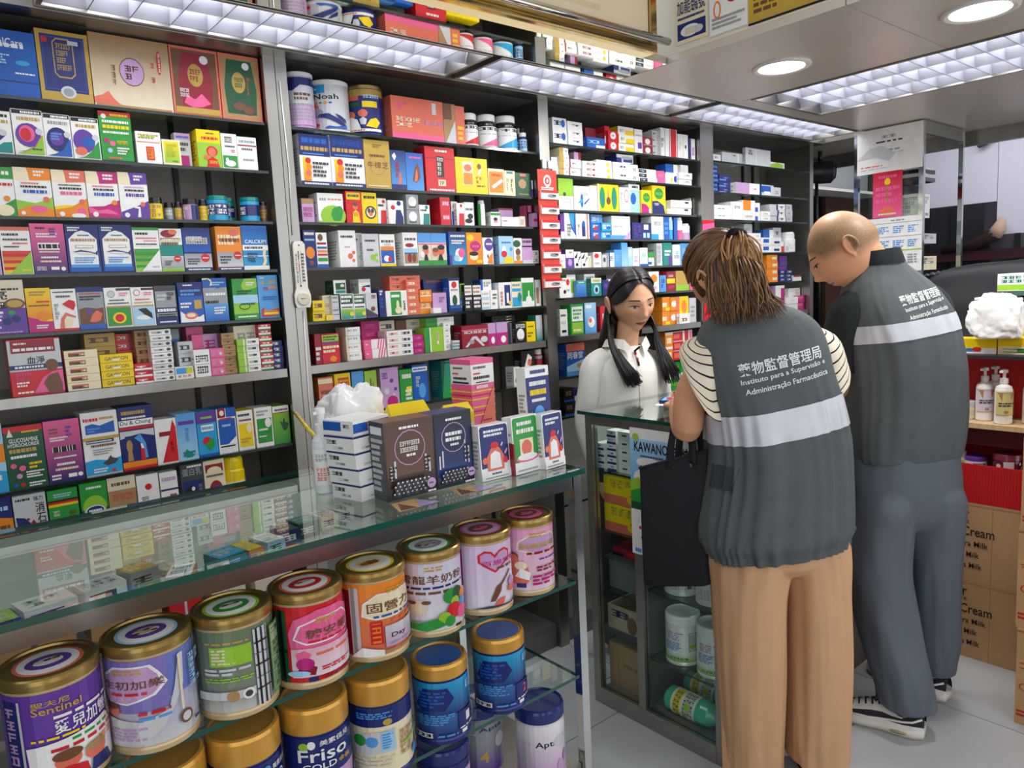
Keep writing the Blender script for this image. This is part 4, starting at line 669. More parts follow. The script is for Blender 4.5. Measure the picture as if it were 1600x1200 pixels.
2.906 3.003 1.951 0.058 2.212 0.019 0 2|w|R 0 0 100 100 w;M 10 30 90 66 q 1;R 50 50 80 70 s|white carton with grey print
2.917 2.975 2.009 0.035 2.214 0.017 0 1|q|R 0 0 100 100 q|grey carton on white pair
@third bay's third shelf
2.122 2.205 1.814 0.125 2.212 0.060 0 1|l|R 0 0 100 100 w;R 0 44 100 100 l;M 20 20 84 40 q 1;D 40 50 10 d|lime and white carton
2.208 2.302 1.814 0.099 2.212 0.060 0 1|w|R 0 0 100 100 w;M 40 60 90 76 s 1;E 48 40 9 28 b;P c 20 30 50 50 60 34;P b 60 30 96 54 96 48 66 24|white carton with blue dancing figure
2.302 2.346 1.814 0.105 2.212 0.060 0 1|q|R 0 0 100 100 w;R 40 0 100 100 q|plain white carton in shade
2.347 2.480 1.814 0.114 2.212 0.060 0 1|y|R 0 0 100 100 y;E 22 50 13 40 g;E 22 50 8 32 t;E 78 50 13 42 g;E 78 50 8 34 t;P p 46 30 50 90 54 30;E 50 40 10 14 h;R 0 0 6 100 w|yellow carton with two green ovals
2.484 2.556 1.814 0.107 2.212 0.060 0 1|w|R 0 0 100 100 w;E 66 66 24 26 O;E 66 66 19 21 w;M 14 30 30 80 x 3|white carton with round coral emblem
2.557 2.629 1.814 0.125 2.222 0.060 0 1|w|R 0 0 100 100 a;R 0 80 100 100 w;M 30 84 90 98 k 1;E 40 50 26 20 b|pale blue carton with white head
2.630 2.698 1.814 0.102 2.212 0.060 0 1|y|R 0 0 100 100 y;E 50 68 36 20 g;M 24 62 78 74 l 1;P m 0 0 0 42 40 40 80 20 90 0;E 84 12 12 12 w|yellow carton with green oval and pink corner
2.703 2.799 1.814 0.125 2.212 0.060 0 1|y|R 0 0 100 100 y;E 50 72 34 20 g;M 24 66 78 78 l 1;P n 0 0 0 44 40 46 84 30 96 0;M 14 28 50 40 w 1|yellow carton with green oval and blue corner
2.806 2.850 1.814 0.026 2.212 0.050 0 1|z|R 0 0 100 100 z;R 30 10 90 60 w|tiny cream carton
2.850 3.008 1.814 0.068 2.222 0.070 0 2|w|R 0 0 100 100 w;M 10 30 50 60 q 1;R 66 60 84 84 k|long white carton with black tag
3.018 3.030 1.814 0.085 2.242 0.050 0 1|q|R 0 0 100 100 q|grey carton half behind the upright
@third bay's fourth shelf
2.125 2.147 1.698 0.098 2.212 0.050 0 1|v|R 0 0 100 100 v;R 0 0 100 30 w|very slim violet carton
2.147 2.212 1.698 0.104 2.212 0.050 0 1|w|R 0 0 100 100 w;P b 60 40 100 10 100 100 40 100;P c 40 100 60 60 76 40 90 100;M 20 10 60 60 x 4|white carton with blue curl
2.213 2.292 1.698 0.104 2.212 0.050 0 1|w|R 0 0 100 100 w;R 42 10 68 60 n;E 56 60 12 12 b;R 80 0 90 100 O;M 10 10 30 60 s 3|white carton with navy bottle
2.302 2.364 1.698 0.068 2.212 0.050 0 2|b|R 0 0 100 100 b;M 20 40 80 80 w 2;E 50 30 20 20 r|blue carton with white marks
2.365 2.429 1.698 0.070 2.212 0.050 0 2|c|R 0 0 100 100 c;M 10 20 90 80 w 2;E 70 40 20 20 b|aqua carton with white marks
2.322 2.393 1.768 0.034 2.232 0.050 0 1|B|R 0 0 100 100 B;M 10 20 80 80 w 1|blue carton on the aqua pile
2.429 2.549 1.698 0.099 2.212 0.060 0 1|w|R 0 0 100 100 w;R 0 0 100 18 B;P i 60 0 100 0 100 40;M 10 50 60 60 s 1;R 0 90 100 94 q|large white carton with pale blue foot
2.562 2.693 1.698 0.074 2.212 0.060 0 1|n|R 0 0 100 100 n;M 10 14 50 90 v 3;R 60 60 84 90 w;R 56 10 70 40 a;R 76 10 90 40 a|navy carton with pale squares
2.693 2.779 1.698 0.104 2.212 0.060 0 1|w|R 0 0 100 100 w;R 0 0 60 24 c;M 20 60 80 80 s 1;R 60 30 100 34 a|white carton with aqua corner
2.780 2.821 1.698 0.104 2.212 0.050 0 1|n|R 0 0 100 100 b;M 20 20 80 80 B 3|slim royal blue carton
2.822 2.855 1.698 0.104 2.212 0.033 6 1|c|R 0 0 100 100 c;R 0 50 100 100 a|pale aqua tube
2.868 2.894 1.698 0.104 2.222 0.050 0 1|b|R 0 0 100 100 b|plain blue slim carton
2.895 2.927 1.698 0.103 2.212 0.032 6 1|w|R 0 0 100 100 w;R 10 0 90 50 p|white and pink tube
2.936 2.991 1.698 0.077 2.212 0.054 6 1|w|R 0 0 100 100 w;R 0 0 100 50 i|white and mauve tube
2.953 2.973 1.698 0.094 2.267 0.050 0 1|b|R 0 0 100 100 n|thin navy carton
@third bay's fifth shelf
2.107 2.146 1.580 0.057 2.212 0.050 0 1|w|R 0 0 100 100 w;R 0 0 60 20 y;M 10 40 80 60 q 1|white carton with yellow foot
2.147 2.194 1.580 0.075 2.212 0.050 0 1|v|R 0 0 100 100 w;R 0 0 100 56 v;E 50 30 24 20 i;M 40 80 80 90 k 1|white and violet carton
2.195 2.235 1.580 0.067 2.212 0.050 0 1|k|R 0 0 100 100 w;P k 0 60 60 100 40 60;P k 40 20 100 70 80 70;E 40 20 20 10 k|white carton with bold black shapes, left one
2.236 2.277 1.580 0.062 2.212 0.050 0 1|k|R 0 0 100 100 w;P k 0 60 60 100 40 60;P k 40 20 100 70 80 70;E 40 20 20 10 k|white carton with bold black shapes, right one
2.287 2.309 1.580 0.049 2.222 0.050 0 1|q|R 0 0 100 100 e|dull beige carton
2.309 2.359 1.580 0.064 2.212 0.050 0 1|w|R 0 0 100 100 w;E 40 76 30 16 r;M 10 16 80 36 s 1|white carton with red oval
2.373 2.403 1.580 0.053 2.222 0.050 0 1|q|R 0 0 100 100 q;E 50 60 26 20 x|grey carton with dark spot
2.404 2.439 1.580 0.061 2.212 0.050 0 1|w|R 0 0 100 100 w;M 20 40 80 80 x 1;R 0 0 20 100 n|narrow white carton with dark edge
2.439 2.485 1.580 0.074 2.212 0.050 0 1|B|R 0 0 100 100 B;M 20 30 80 70 a 2|light blue carton
2.485 2.527 1.580 0.104 2.212 0.060 0 1|B|G 0 0 100 100 a B|tall light blue carton
2.528 2.560 1.580 0.085 2.212 0.050 0 1|w|R 0 0 100 100 a;E 50 70 30 20 w|pale blue carton with white oval
2.561 2.604 1.580 0.079 2.212 0.050 0 1|w|R 0 0 100 100 w;M 20 20 80 60 i 2|white carton with lilac lines
2.608 2.661 1.580 0.082 2.212 0.050 0 1|w|R 0 0 100 100 w;R 0 0 100 12 b;E 50 60 30 14 a|white carton with blue foot
2.665 2.706 1.580 0.062 2.212 0.050 0 1|g|R 0 0 100 100 w;R 0 60 100 100 g;R 0 10 60 30 b|white and green carton
2.720 2.766 1.580 0.102 2.212 0.050 0 1|q|R 0 0 100 100 q;M 20 10 80 90 s 4;R 0 0 8 100 d|tall grey carton with dark green edge
2.771 2.836 1.580 0.105 2.212 0.050 0 1|t|R 0 0 100 100 t;M 20 40 90 70 w 2;R 60 0 100 40 v|teal and violet carton
2.841 2.898 1.580 0.096 2.212 0.050 0 1|w|R 0 0 100 100 w;M 20 30 90 50 b 1;D 60 60 20 a|white carton with blue bubbles
2.899 2.943 1.580 0.102 2.212 0.050 0 1|B|R 0 0 100 100 B;M 40 20 90 80 a 2|periwinkle carton, left of two
2.943 2.992 1.580 0.102 2.212 0.050 0 1|B|R 0 0 100 100 B;M 40 20 90 80 a 2|periwinkle carton, right of two
@third bay's sixth shelf
2.104 2.169 1.460 0.081 2.212 0.019 0 1|w|R 0 0 100 100 w;M 10 82 60 94 R 1;E 76 78 16 16 r;E 46 30 12 10 k;M 60 30 90 44 s 1|white carton with red seal
2.167 2.219 1.460 0.094 2.232 0.050 0 1|l|R 0 0 100 100 w;R 20 20 90 80 l|white carton with lime panel
2.203 2.259 1.460 0.068 2.212 0.019 0 1|B|G 0 0 100 100 b B;R 0 80 100 94 g;M 20 84 80 92 w 1|blue carton with green top
2.279 2.345 1.460 0.094 2.242 0.050 0 1|w|R 0 0 100 100 w;M 20 70 90 90 x 1|white carton behind blue one
2.290 2.353 1.460 0.076 2.212 0.029 0 1|t|R 0 0 100 100 t;R 0 72 100 100 z;M 14 76 90 92 g 1;E 50 36 28 26 a;E 50 34 14 14 k|teal carton with water drop
2.357 2.397 1.460 0.067 2.212 0.050 0 1|n|R 0 0 100 100 n;E 60 60 30 16 v|navy and violet carton
2.418 2.475 1.460 0.086 2.242 0.050 0 1|x|R 0 0 100 100 x;R 0 70 100 80 w|dark carton behind the staff's hair
2.666 2.738 1.460 0.095 2.212 0.050 0 1|w|R 0 0 100 100 w;E 50 66 34 20 o;M 30 10 80 30 p 1|white carton with orange cloud
2.742 2.789 1.460 0.076 2.212 0.050 0 1|b|R 0 0 100 100 B;M 20 20 80 80 n 2|blue carton beside orange cloud
2.794 2.856 1.460 0.093 2.212 0.050 0 1|r|R 0 0 100 100 R;R 0 40 100 64 y;M 20 70 80 84 w 1;M 20 12 90 30 p 1|red carton with yellow band
2.860 2.909 1.460 0.094 2.212 0.050 0 1|T|R 0 0 100 100 u;R 0 0 100 30 l;D 60 60 14 o|tan carton with lime foot, left of two
2.909 2.963 1.460 0.093 2.212 0.050 0 1|T|R 0 0 100 100 u;R 0 0 100 30 l;D 60 60 14 o|tan carton with lime foot, right of two
2.968 3.008 1.460 0.052 2.212 0.050 0 1|p|R 0 0 100 100 w;R 0 0 80 60 p|white and pink carton by hair
@third bay's seventh shelf
2.100 2.143 1.305 0.109 2.212 0.050 0 1|w|R 0 0 100 100 w;M 10 70 80 84 d 1;R 20 12 80 22 k;M 10 40 80 60 q 1|white carton with dark label
2.162 2.237 1.305 0.126 2.212 0.060 0 1|g|R 0 0 100 100 g;R 10 44 96 92 w;M 20 50 90 86 g 3;R 10 4 96 40 l;M 20 8 80 20 z 1|green and white carton
2.245 2.315 1.305 0.128 2.212 0.050 0 1|B|G 0 0 100 100 B a;R 10 82 60 94 w;E 56 36 30 18 w;E 46 42 14 8 O|blue carton with white daisy
2.325 2.353 1.305 0.120 2.263 0.050 0 1|l|R 0 0 100 100 w;R 0 10 60 90 l|narrow lime and white carton
2.338 2.386 1.305 0.110 2.212 0.050 0 1|r|R 0 0 100 100 r;R 30 20 90 70 w|red and white carton
2.761 2.817 1.305 0.130 2.212 0.060 0 2|o|R 0 0 100 100 o;R 0 30 60 60 z;R 40 0 100 24 y|orange carton
2.817 2.885 1.305 0.127 2.212 0.060 0 2|o|R 0 0 100 100 o;E 40 50 30 24 w;R 60 0 100 100 O|orange carton with white oval
2.885 2.954 1.305 0.128 2.212 0.060 0 1|y|R 0 0 100 100 y;E 50 60 30 26 o|yellow carton with orange disc
2.857 2.936 1.305 0.047 2.192 0.019 0 1|w|R 0 0 100 100 w;M 20 20 80 60 R 1|low white carton with red print
2.959 3.014 1.305 0.118 2.212 0.050 0 1|q|R 0 0 100 100 q;M 20 20 80 70 s 3|grey carton by the red hanging
@third bay's eighth shelf
2.128 2.236 1.135 0.135 2.212 0.060 0 1|b|R 0 0 100 100 b;R 0 76 100 100 O;P a 0 0 100 20 100 50 0 30;T 6 52 84 22 w 同春堂;E 70 30 16 8 u;R 0 0 100 14 B|blue carton with white characters and orange top
2.774 2.831 1.135 0.135 2.212 0.060 0 2|o|R 0 0 100 100 o;R 20 20 80 60 z;R 0 80 100 100 w|orange and cream carton
2.831 2.909 1.135 0.135 2.212 0.060 0 3|r|R 0 0 100 100 r;R 10 20 70 70 O;R 0 90 100 100 q|red carton with orange patch
2.909 2.984 1.135 0.135 2.212 0.060 0 2|p|R 0 0 100 100 w;R 20 0 60 100 r;R 70 10 94 90 p|white carton with red bars
@third bay's ninth shelf
2.110 2.162 0.970 0.117 2.212 0.060 0 2|k|R 0 0 100 100 k;M 20 40 90 80 T 1;R 0 0 100 14 b|black carton with tan lettering
2.162 2.226 0.970 0.105 2.212 0.060 0 2|n|R 0 0 100 100 n;R 10 10 60 50 w;R 60 20 90 70 r|navy carton with white and red marks
2.796 2.884 0.970 0.153 2.212 0.060 0 2|g|R 0 0 100 100 g;M 10 50 90 80 l 1;R 0 0 100 24 a|green carton
2.884 2.994 0.970 0.153 2.212 0.060 0 2|g|R 0 0 100 100 g;E 60 50 30 24 l;R 0 0 100 30 w|green carton with pale oval
@end bay's top shelf
3.170 3.234 2.080 0.032 2.212 0.060 0 1|w|R 0 0 100 100 q;M 20 40 80 70 x 1|small white carton by the upright
3.274 3.482 2.080 0.055 2.232 0.100 0 1|q|R 0 0 100 100 q;M 40 70 60 84 x 1;R 66 0 70 100 w|long grey-white carton
3.451 3.684 2.080 0.086 2.212 0.019 0 1|q|R 0 0 100 100 q;M 10 60 30 90 x 2;R 40 0 42 100 w|large grey-white carton
3.685 3.824 2.080 0.031 2.212 0.050 0 1|l|R 0 0 100 100 w;P l 0 10 0 60 50 100 90 70 90 10|lime paper packet
@end bay's second shelf
3.167 3.215 1.932 0.131 2.212 0.060 0 6|n|R 0 0 100 100 n;M 10 30 94 84 B 1|navy carton with blue print
3.220 3.318 1.932 0.087 2.212 0.060 0 3|n|R 0 0 100 100 n;M 40 30 80 60 i 1;R 0 0 60 20 B|wide navy carton
3.362 3.578 1.932 0.057 2.212 0.090 0 1|w|R 0 0 100 100 i;R 56 0 100 100 w;M 66 40 90 60 i 1|low white and pink carton
3.596 3.714 1.932 0.056 2.212 0.060 0 1|b|R 0 0 100 100 q;R 0 30 76 90 b;R 20 10 70 40 w|small blue and white carton
3.715 3.784 1.932 0.048 2.212 0.060 0 1|q|R 0 0 100 100 q;M 20 20 70 70 s 1|small pale carton beside blue one
@end bay's third shelf
3.163 3.315 1.800 0.071 2.212 0.080 0 2|w|R 0 0 100 100 w;M 10 40 80 60 s 1|long white carton
3.315 3.417 1.800 0.091 2.212 0.080 0 1|w|R 0 0 100 100 w;R 10 0 14 100 q;M 30 60 80 80 s 1|white carton with grey edge
3.417 3.534 1.800 0.102 2.212 0.080 0 1|w|R 0 0 100 100 w;R 6 50 66 100 o;M 20 14 80 26 i 1|white carton with orange square
3.535 3.580 1.800 0.092 2.212 0.070 0 2|q|R 0 0 100 100 w;R 0 0 60 50 b|white and blue carton
3.581 3.665 1.800 0.050 2.202 0.060 0 2|w|R 0 0 100 100 w;M 20 30 80 60 s 1|low white carton
3.681 3.764 1.800 0.091 2.212 0.060 0 3|q|R 0 0 100 100 q;R 80 0 100 100 n|pale carton with navy end
3.764 3.842 1.800 0.094 2.212 0.060 0 3|w|R 0 0 100 100 w;M 10 20 80 70 x 1;R 90 0 100 100 n|white carton with black grid
3.843 3.909 1.800 0.096 2.212 0.060 0 3|w|R 0 0 100 100 q;M 10 20 80 70 s 1|grey and white carton
@end bay's fourth shelf
3.494 3.572 1.635 0.152 2.252 0.060 0 3|q|R 0 0 100 100 q;M 10 20 80 60 s 1|pale carton at the rear
3.461 3.586 1.635 0.101 2.212 0.039 0 3|w|R 0 0 100 100 w;M 60 40 90 70 i 1|white carton behind brown hair
3.587 3.698 1.635 0.079 2.212 0.060 0 2|w|R 0 0 100 100 w;R 20 30 70 80 b|white carton with blue square
3.698 3.788 1.635 0.080 2.212 0.060 0 2|w|R 0 0 100 100 w;R 20 20 80 50 n|white carton with navy bar
3.658 3.760 1.715 0.044 2.242 0.050 0 1|b|R 0 0 100 100 b;R 60 0 100 100 w|blue and white carton up high
3.760 3.838 1.715 0.056 2.242 0.050 0 1|q|R 0 0 100 100 q;M 20 20 80 70 x 1|grey carton up high
3.789 3.824 1.635 0.063 2.212 0.035 6 1|r|R 0 0 100 100 r;R 0 60 100 100 w|thin red tube
3.825 3.871 1.635 0.056 2.212 0.050 0 1|q|R 0 0 100 100 w;R 20 20 80 60 q|white carton beside bottle
3.872 3.970 1.635 0.113 2.212 0.098 3 1|w|R 0 0 100 100 w;M 10 20 90 60 q 3|white plastic medicine bottle
@end bay's fifth shelf
3.647 3.755 1.475 0.148 2.212 0.060 0 4|o|R 0 0 100 100 o;R 50 30 90 70 z|orange-yellow carton
3.819 3.899 1.537 0.079 2.242 0.060 0 3|v|R 0 0 100 100 v;M 20 20 70 60 m 1|violet carton
3.774 3.833 1.475 0.063 2.212 0.029 0 3|n|R 0 0 100 100 n;M 20 30 90 80 w 1|navy carton with white dots
3.833 3.901 1.475 0.062 2.212 0.060 0 3|n|R 0 0 100 100 n;M 20 30 90 80 w 1|navy carton with white flecks
3.914 3.997 1.475 0.032 2.212 0.060 0 1|w|R 0 0 100 100 w;R 0 70 100 100 R|white carton with red rim
@end bay's sixth shelf
3.727 3.819 1.312 0.143 2.212 0.060 0 1|i|R 0 0 100 100 w;R 60 10 100 90 m|white and magenta carton
3.832 3.962 1.312 0.075 2.212 0.070 0 2|w|R 0 0 100 100 w;M 40 30 80 60 q 1|white carton beside magenta pair
3.912 4.040 1.387 0.048 2.242 0.070 0 1|w|R 0 0 100 100 w;M 60 20 90 80 z 1|white carton lying on top
3.969 4.040 1.312 0.079 2.212 0.029 0 2|m|R 0 0 100 100 m;R 0 50 70 90 p;M 10 20 60 40 p 1|magenta and pink carton
'''
stock(STOCK)

# ------------------------------------------------------------------ lamps
LOUV = mat('anodised_louver', '8f919d', rough=.4, spec=.3, noise=.02)
DIFF = mat('lamp_tube', 'ffffff', emit='fbfbff', es=6)
def louver_light(label, x0, x1, y0, y1, nx, ny, turn=False):
    z = 2.226; cx, cy = (x0+x1)/2, (y0+y1)/2
    t = tag(empty('louver_light', (cx, cy, z)), label, 'light', 'louvred ceiling lights')
    b = MB(); w, d = (y1-y0, x1-x0) if turn else (x1-x0, y1-y0)
    if turn: t.rotation_euler.z = R_(90)
    for lo, hi in (((-w/2, -d/2, -.004), (w/2, -d/2+.012, .1)), ((-w/2, d/2-.012, -.004), (w/2, d/2, .1)), ((-w/2, -d/2+.012, -.004), (-w/2+.012, d/2-.012, .1)), ((w/2-.012, -d/2+.012, -.004), (w/2, d/2-.012, .1)), ((-w/2, -d/2, .1), (w/2, d/2, .104))):
        b.box(lo, hi, (1, 1, 1), STEEL)
    b.obj('housing', t)
    iw, idp = w-.026, d-.026; cw, cd = iw/nx, idp/ny
    bl = MB(); bl.mesh([(-.004, -idp/2, .045), (.004, -idp/2, .045), (.0012, -idp/2, .002), (-.0012, -idp/2, .002), (-.004, idp/2, .045), (.004, idp/2, .045), (.0012, idp/2, .002), (-.0012, idp/2, .002)], [(0, 1, 2, 3), (7, 6, 5, 4), (0, 4, 5, 1), (1, 5, 6, 2), (2, 6, 7, 3), (3, 7, 4, 0)], (1, 1, 1), LOUV)
    me = bl.data('cross_blade')
    for i in range(1, nx):
        o = bpy.data.objects.new('cross_blade', me); COL.objects.link(o); o.parent = t; o.location = (-iw/2+i*cw, 0, 0)
    for j in range(ny+1):
        r = MB(); y = -idp/2+j*cd; r.mesh([(-iw/2, y-.02, .05), (-iw/2, y, .004), (-iw/2, y+.02, .05), (iw/2, y-.02, .05), (iw/2, y, .004), (iw/2, y+.02, .05)] if 0 < j < ny else [(-iw/2, y-.001*(j == 0), .05), (-iw/2, y, .004), (-iw/2, y+(.02 if j == 0 else -.02), .05), (iw/2, y, .05), (iw/2, y, .004), (iw/2, y+(.02 if j == 0 else -.02), .05)], [(0, 1, 4, 3), (1, 2, 5, 4)], (1, 1, 1), LOUV); r.obj('reflector', t)
    for j in range(ny):
        u = MB(); y = -idp/2+(j+.5)*cd; u.tube([(-iw/2+.02, y, .052), (iw/2-.02, y, .052)], .013, 10, (1, 1, 1), DIFF); u.obj('fluorescent_tube', t)
    return t
for (a, b_), lb in zip(STRIPS, ('long louvred light above the nearest shelving bay', 'louvred light above the second shelving bay', 'louvred light nearest the dark doorway, above the last bay')):
    louver_light(lb, a, b_, 1.862, 2.12, 12, 2)
louver_light('three-row louvred light in the satin ceiling beside the downlights', 2.806, 3.366, .575, 1.77, 12, 3, True)
for y, lb in ((1.445, 'round downlight nearer the strip lights'), (.83, 'round downlight farther from the strip lights, cut by the frame top')):
    t = tag(empty('downlight', (2.48, y, 2.226)), lb, 'light', 'round downlights')
    b = MB(); b.lathe([(.098, 0), (.098, -.006), (.09, -.009), (.078, -.006), (.078, 0)], 40, (1, 1, 1), mat('downlight_rim', 'd8d6d2', rough=.3), caps=False); b.obj('rim', t)
    b = MB(); b.lathe([(.078, -.0035), (.0005, -.0035)], 40, (1, 1, 1), mat('downlight_lens', 'ffffff', emit='fffaf0', es=9), caps=False); b.obj('lens', t)
# ------------------------------------------------------------------ signs over the entrance
CREAM = mat('cream_panel', 'ece5cf', rough=.35, noise=.03, nscale=4)
t = tag(empty('lightbox_sign', (1.5, 1.66, 2.235)), 'cream lightbox sign in a gilt frame hanging over the entrance', 'sign')
boxobj('cream_face', (.72, 1.61, 2.29), (1.97, 1.66, 2.9), mat('sign_face', 'e4d3b2', rough=.4, noise=.05, nscale=3), t)
BRASS = mat('gilt_frame', 'cbb178', rough=.15, metal=1, noise=.06)
boxobj('lower_rail', (.7, 1.6, 2.236), (2.0, 1.67, 2.288), BRASS, t)
boxobj('side_rail', (1.972, 1.6, 2.289), (2.0, 1.67, 2.9), BRASS, t)
b = MB(); b.tube([(.7-1.5, -.09, .03), (2.02-1.5, -.09, .03)], .012, 10, (1, 1, 1), CHROME); b.obj('glass_rod', t)
b = MB(); b.box((-.4, -.0515, .5), (.42, -.0505, .64), col('b'), MATTE)
p = Print(b, lambda u, v, k: (-.55+u*.95, -.0505-k*LAY, .07+v*.13), .14, MATTE, seed=4); p.k = 1; p.marks(0, 0, 1, 1, lin('d9c6a4'), 1); b.obj('sign_print', t)
pp = struct(boxobj('wall_poster_side', (2.1, .2, 2.2505), (2.13, 1.69, 3.0), CREAM))
def sheet(name, label, cat, corner, ux, uy, w, h, des, m=MATTE, th=.0012, base='w', group=None, seed=1):
    """a flat printed sheet: its lower left corner, its width and height directions"""
    ux, uy = Vector(ux), Vector(uy); n = ux.cross(uy).normalized(); b = MB(); c = col(base)
    q = [Vector((0, 0, 0)), ux*w, ux*w+uy*h, uy*h]
    b.poly(q, c, m); b.poly([p-n*th for p in q][::-1], c, m)
    for i in range(4): b.poly([q[(i+1) % 4], q[i], q[i]-n*th, q[(i+1) % 4]-n*th], c, m)
    Print(b, lambda u, v, k: ux*(w*u)+uy*(h*v)+n*(k*LAY), h/w, m, seed=seed).draw(des)
    return tag(b.obj(name, None, corner), label, cat, group)
U, V = (0, -1, 0), (0, 0, 1)
sheet('notice_poster', 'narrow poster with blue characters over a white van picture', 'poster', (2.097, 1.6, 2.272), U, V, .125, .3, 'R 0 0 100 100 z;R 6 4 94 21 n;E 46 12 30 6 w;E 70 11 16 4 q;R 30 8 60 15 e;T 6 30 88 15 n 加能臨號;M 8 24 92 28 n 1;R 4 54 96 98 o;E 52 78 36 14 r;E 52 78 26 9 O;M 30 56 90 62 O 1')
sheet('notice_poster', 'white certificate poster with two round red logos', 'poster', (2.097, 1.47, 2.262), U, V, .14, .34, 'R 0 0 100 100 q;R 2 1 98 99 w;D 62 32 18 r;M 50 28 74 36 w 2;E 22 22 10 8 o;E 22 22 6 6 w;M 8 5 92 16 s 3;M 30 50 90 58 x 2')
sheet('notice_poster', 'gold certificate poster with black edge beside white one', 'poster', (2.097, 1.33, 2.256), U, V, .3, .34, 'R 0 0 100 100 k;R 0 2 97 100 u;G 0 2 97 60 u y;M 6 8 46 24 h 3;E 62 26 22 10 y;M 50 22 80 34 z 2;P z 34 24 38 40 42 24')
# ------------------------------------------------------------------ front display counter
t = tag(empty('display_counter', (.4, 1.4, 0)), 'front glass counter on steel posts holding rows of milk powder tins', 'counter')
CX0, CX1, CY0, CY1 = -.5, 1.15, 1.15, 1.672
def pane(name, lo, hi, m, edge, parent, edges='flr'):
    cx, cy = (lo[0]+hi[0])/2, (lo[1]+hi[1])/2; b = MB()
    w, d, h = hi[0]-lo[0], hi[1]-lo[1], hi[2]-lo[2]
    big = 'tu' if h <= min(w, d) else 'lr' if w <= d else 'fb'; rest = ''.join(q for q in 'flrbtu' if q not in big)
    b.box((-w/2, -d/2, 0), (w/2, d/2, h), (1, 1, 1), m, skip=rest)
    b.box((-w/2, -d/2, 0), (w/2, d/2, h), (1, 1, 1), edge, skip=big)
    return b.obj(name, parent, (cx-parent.location.x, cy-parent.location.y, lo[2]))
pane('glass_top', (CX0, CY0, 1.088), (CX1, CY1, 1.1), GLASSTOP, GEDGE, t)
boxobj('top_tray', (CX0, CY0+.031, 1.05), (CX1-.031, CY1-.021, 1.055), mat('pale_tray', 'b9c2b8', rough=.5, noise=.05, nscale=7), t)
boxobj('front_rail', (CX0, CY0+.012, 1.056), (CX1-.03, CY0+.03, 1.0875), mat('dark_rail', '8f9090', rough=.14, metal=1, noise=.08, nscale=4), t)
boxobj('rear_rail', (CX0, CY1-.02, 1.04), (CX1-.03, CY1-.006, 1.0875), CHROME, t)
boxobj('end_rail', (CX1-.03, CY0+.03, 1.05), (CX1-.014, CY1-.02, 1.0875), CHROME, t)
for x, y in ((CX1-.028, CY0+.008), (CX1-.028, CY1-.03)):
    boxobj('post', (x, y, 0), (x+.022, y+.022, 1.0875), CHROME, t)
pane('glass_shelf', (CX0, CY0-.008, .8475), (CX1-.05, CY1-.06, .8555), GLASS, GEDGE, t)
pane('glass_shelf', (CX0, CY0+.004, .6175), (CX1-.04, CY1-.06, .6255), GLASS, GEDGE, t)
boxobj('base_shelf', (CX0, CY0+.02, .38), (CX1-.03, CY1-.04, .396), STEEL, t)
boxobj('lower_front', (CX0, CY0+.03, .06), (CX1-.03, CY0+.04, .379), STEELD, t)
def tin(label, x, y, z, r, h, base, des, lid, lidprint=None, kind='gold', face=None, span=2.9, grp='milk powder tins on the front counter', seed=3):
    ribs = kind == 'gold'; face = -.1-.45*x if face is None else face
    o = MB(); c = col(base); a = h-.02 if ribs else h-.05 if kind == 'friso' else h-.034
    prof = [(r*.97, 0), (r, .0015), (r, .008), (r*.975, .011)]
    if ribs:
        for i in range(7): zz = .02+i*(a-.03)/6; prof += [(r*.975, zz-.004), (r*.969, zz), (r*.975, zz+.004)]
    else: prof += [(r*.962, a*.4), (r*.955, a*.6)]
    prof += [(r*.975, a), (r*.985, a+.004)]
    o.lathe(prof, 48, lin('c9b083') if ribs else c, TIN, caps=True)
    pr_ = Print(o, cyl_map(r*.977, .013, a-.014, face, span), (a-.014)/(r*span), TIN, True, seed); pr_.draw(des)
    # the rest of the wrap
    rest = Print(o, cyl_map(r*.977, .013, a-.014, face+math.pi, 2*math.pi-span), 1, TIN, True); rest.rect(0, 0, 1, 1, c)
    ob = o.obj('milk_powder_tin', None, (x, y, z+.0003)); tag(ob, label, 'tin', grp)
    l = MB()
    if ribs:
        l.lathe([(r*.985, a+.003), (r*1.015, a+.004), (r*1.02, a+.012), (r*1.015, a+.018), (r*.97, h), (r*.9, h), (r*.88, h-.003), (.001, h-.003)], 48, (1, 1, 1), GOLD, caps=False)
        if lidprint:
            cc = [col(q) for q in lidprint.split()]
            for k, (ru, q) in enumerate(zip((.7, .62, .46, .3), cc)):
                pts = [(r*ru*math.cos(i*math.pi/16), r*ru*(.62 if k == 3 else .8 if k == 2 else 1)*math.sin(i*math.pi/16), h-.0026+k*.0002) for i in range(32)]
                l.poly(pts, q, CARD)
            p2 = Print(l, lambda u, v, k: (-r*.36+u*r*.72, -r*.14+v*r*.28, h-.0016), .3, CARD, seed=seed); p2.marks(0, 0, 1, 1, col('h'), 2)
    else:
        l.lathe([(r*.985, a+.003), (r*1.0, a+.005), (r*1.0, h-.008), (r*.97, h-.002), (r*.9, h), (r*.86, h-.004), (.001, h-.004)], 48, col(lid), GOLDP if lid == 'u' else GLOSSP, caps=False)
        if lidprint: l.poly([(r*.8*math.cos(i*math.pi/16), r*.8*math.sin(i*math.pi/16), h-.0035) for i in range(32)], col(lidprint), GLOSSP)
    l.obj('lid', ob); return ob
Z1, Z2, Z3 = .8558, .6258, .3963
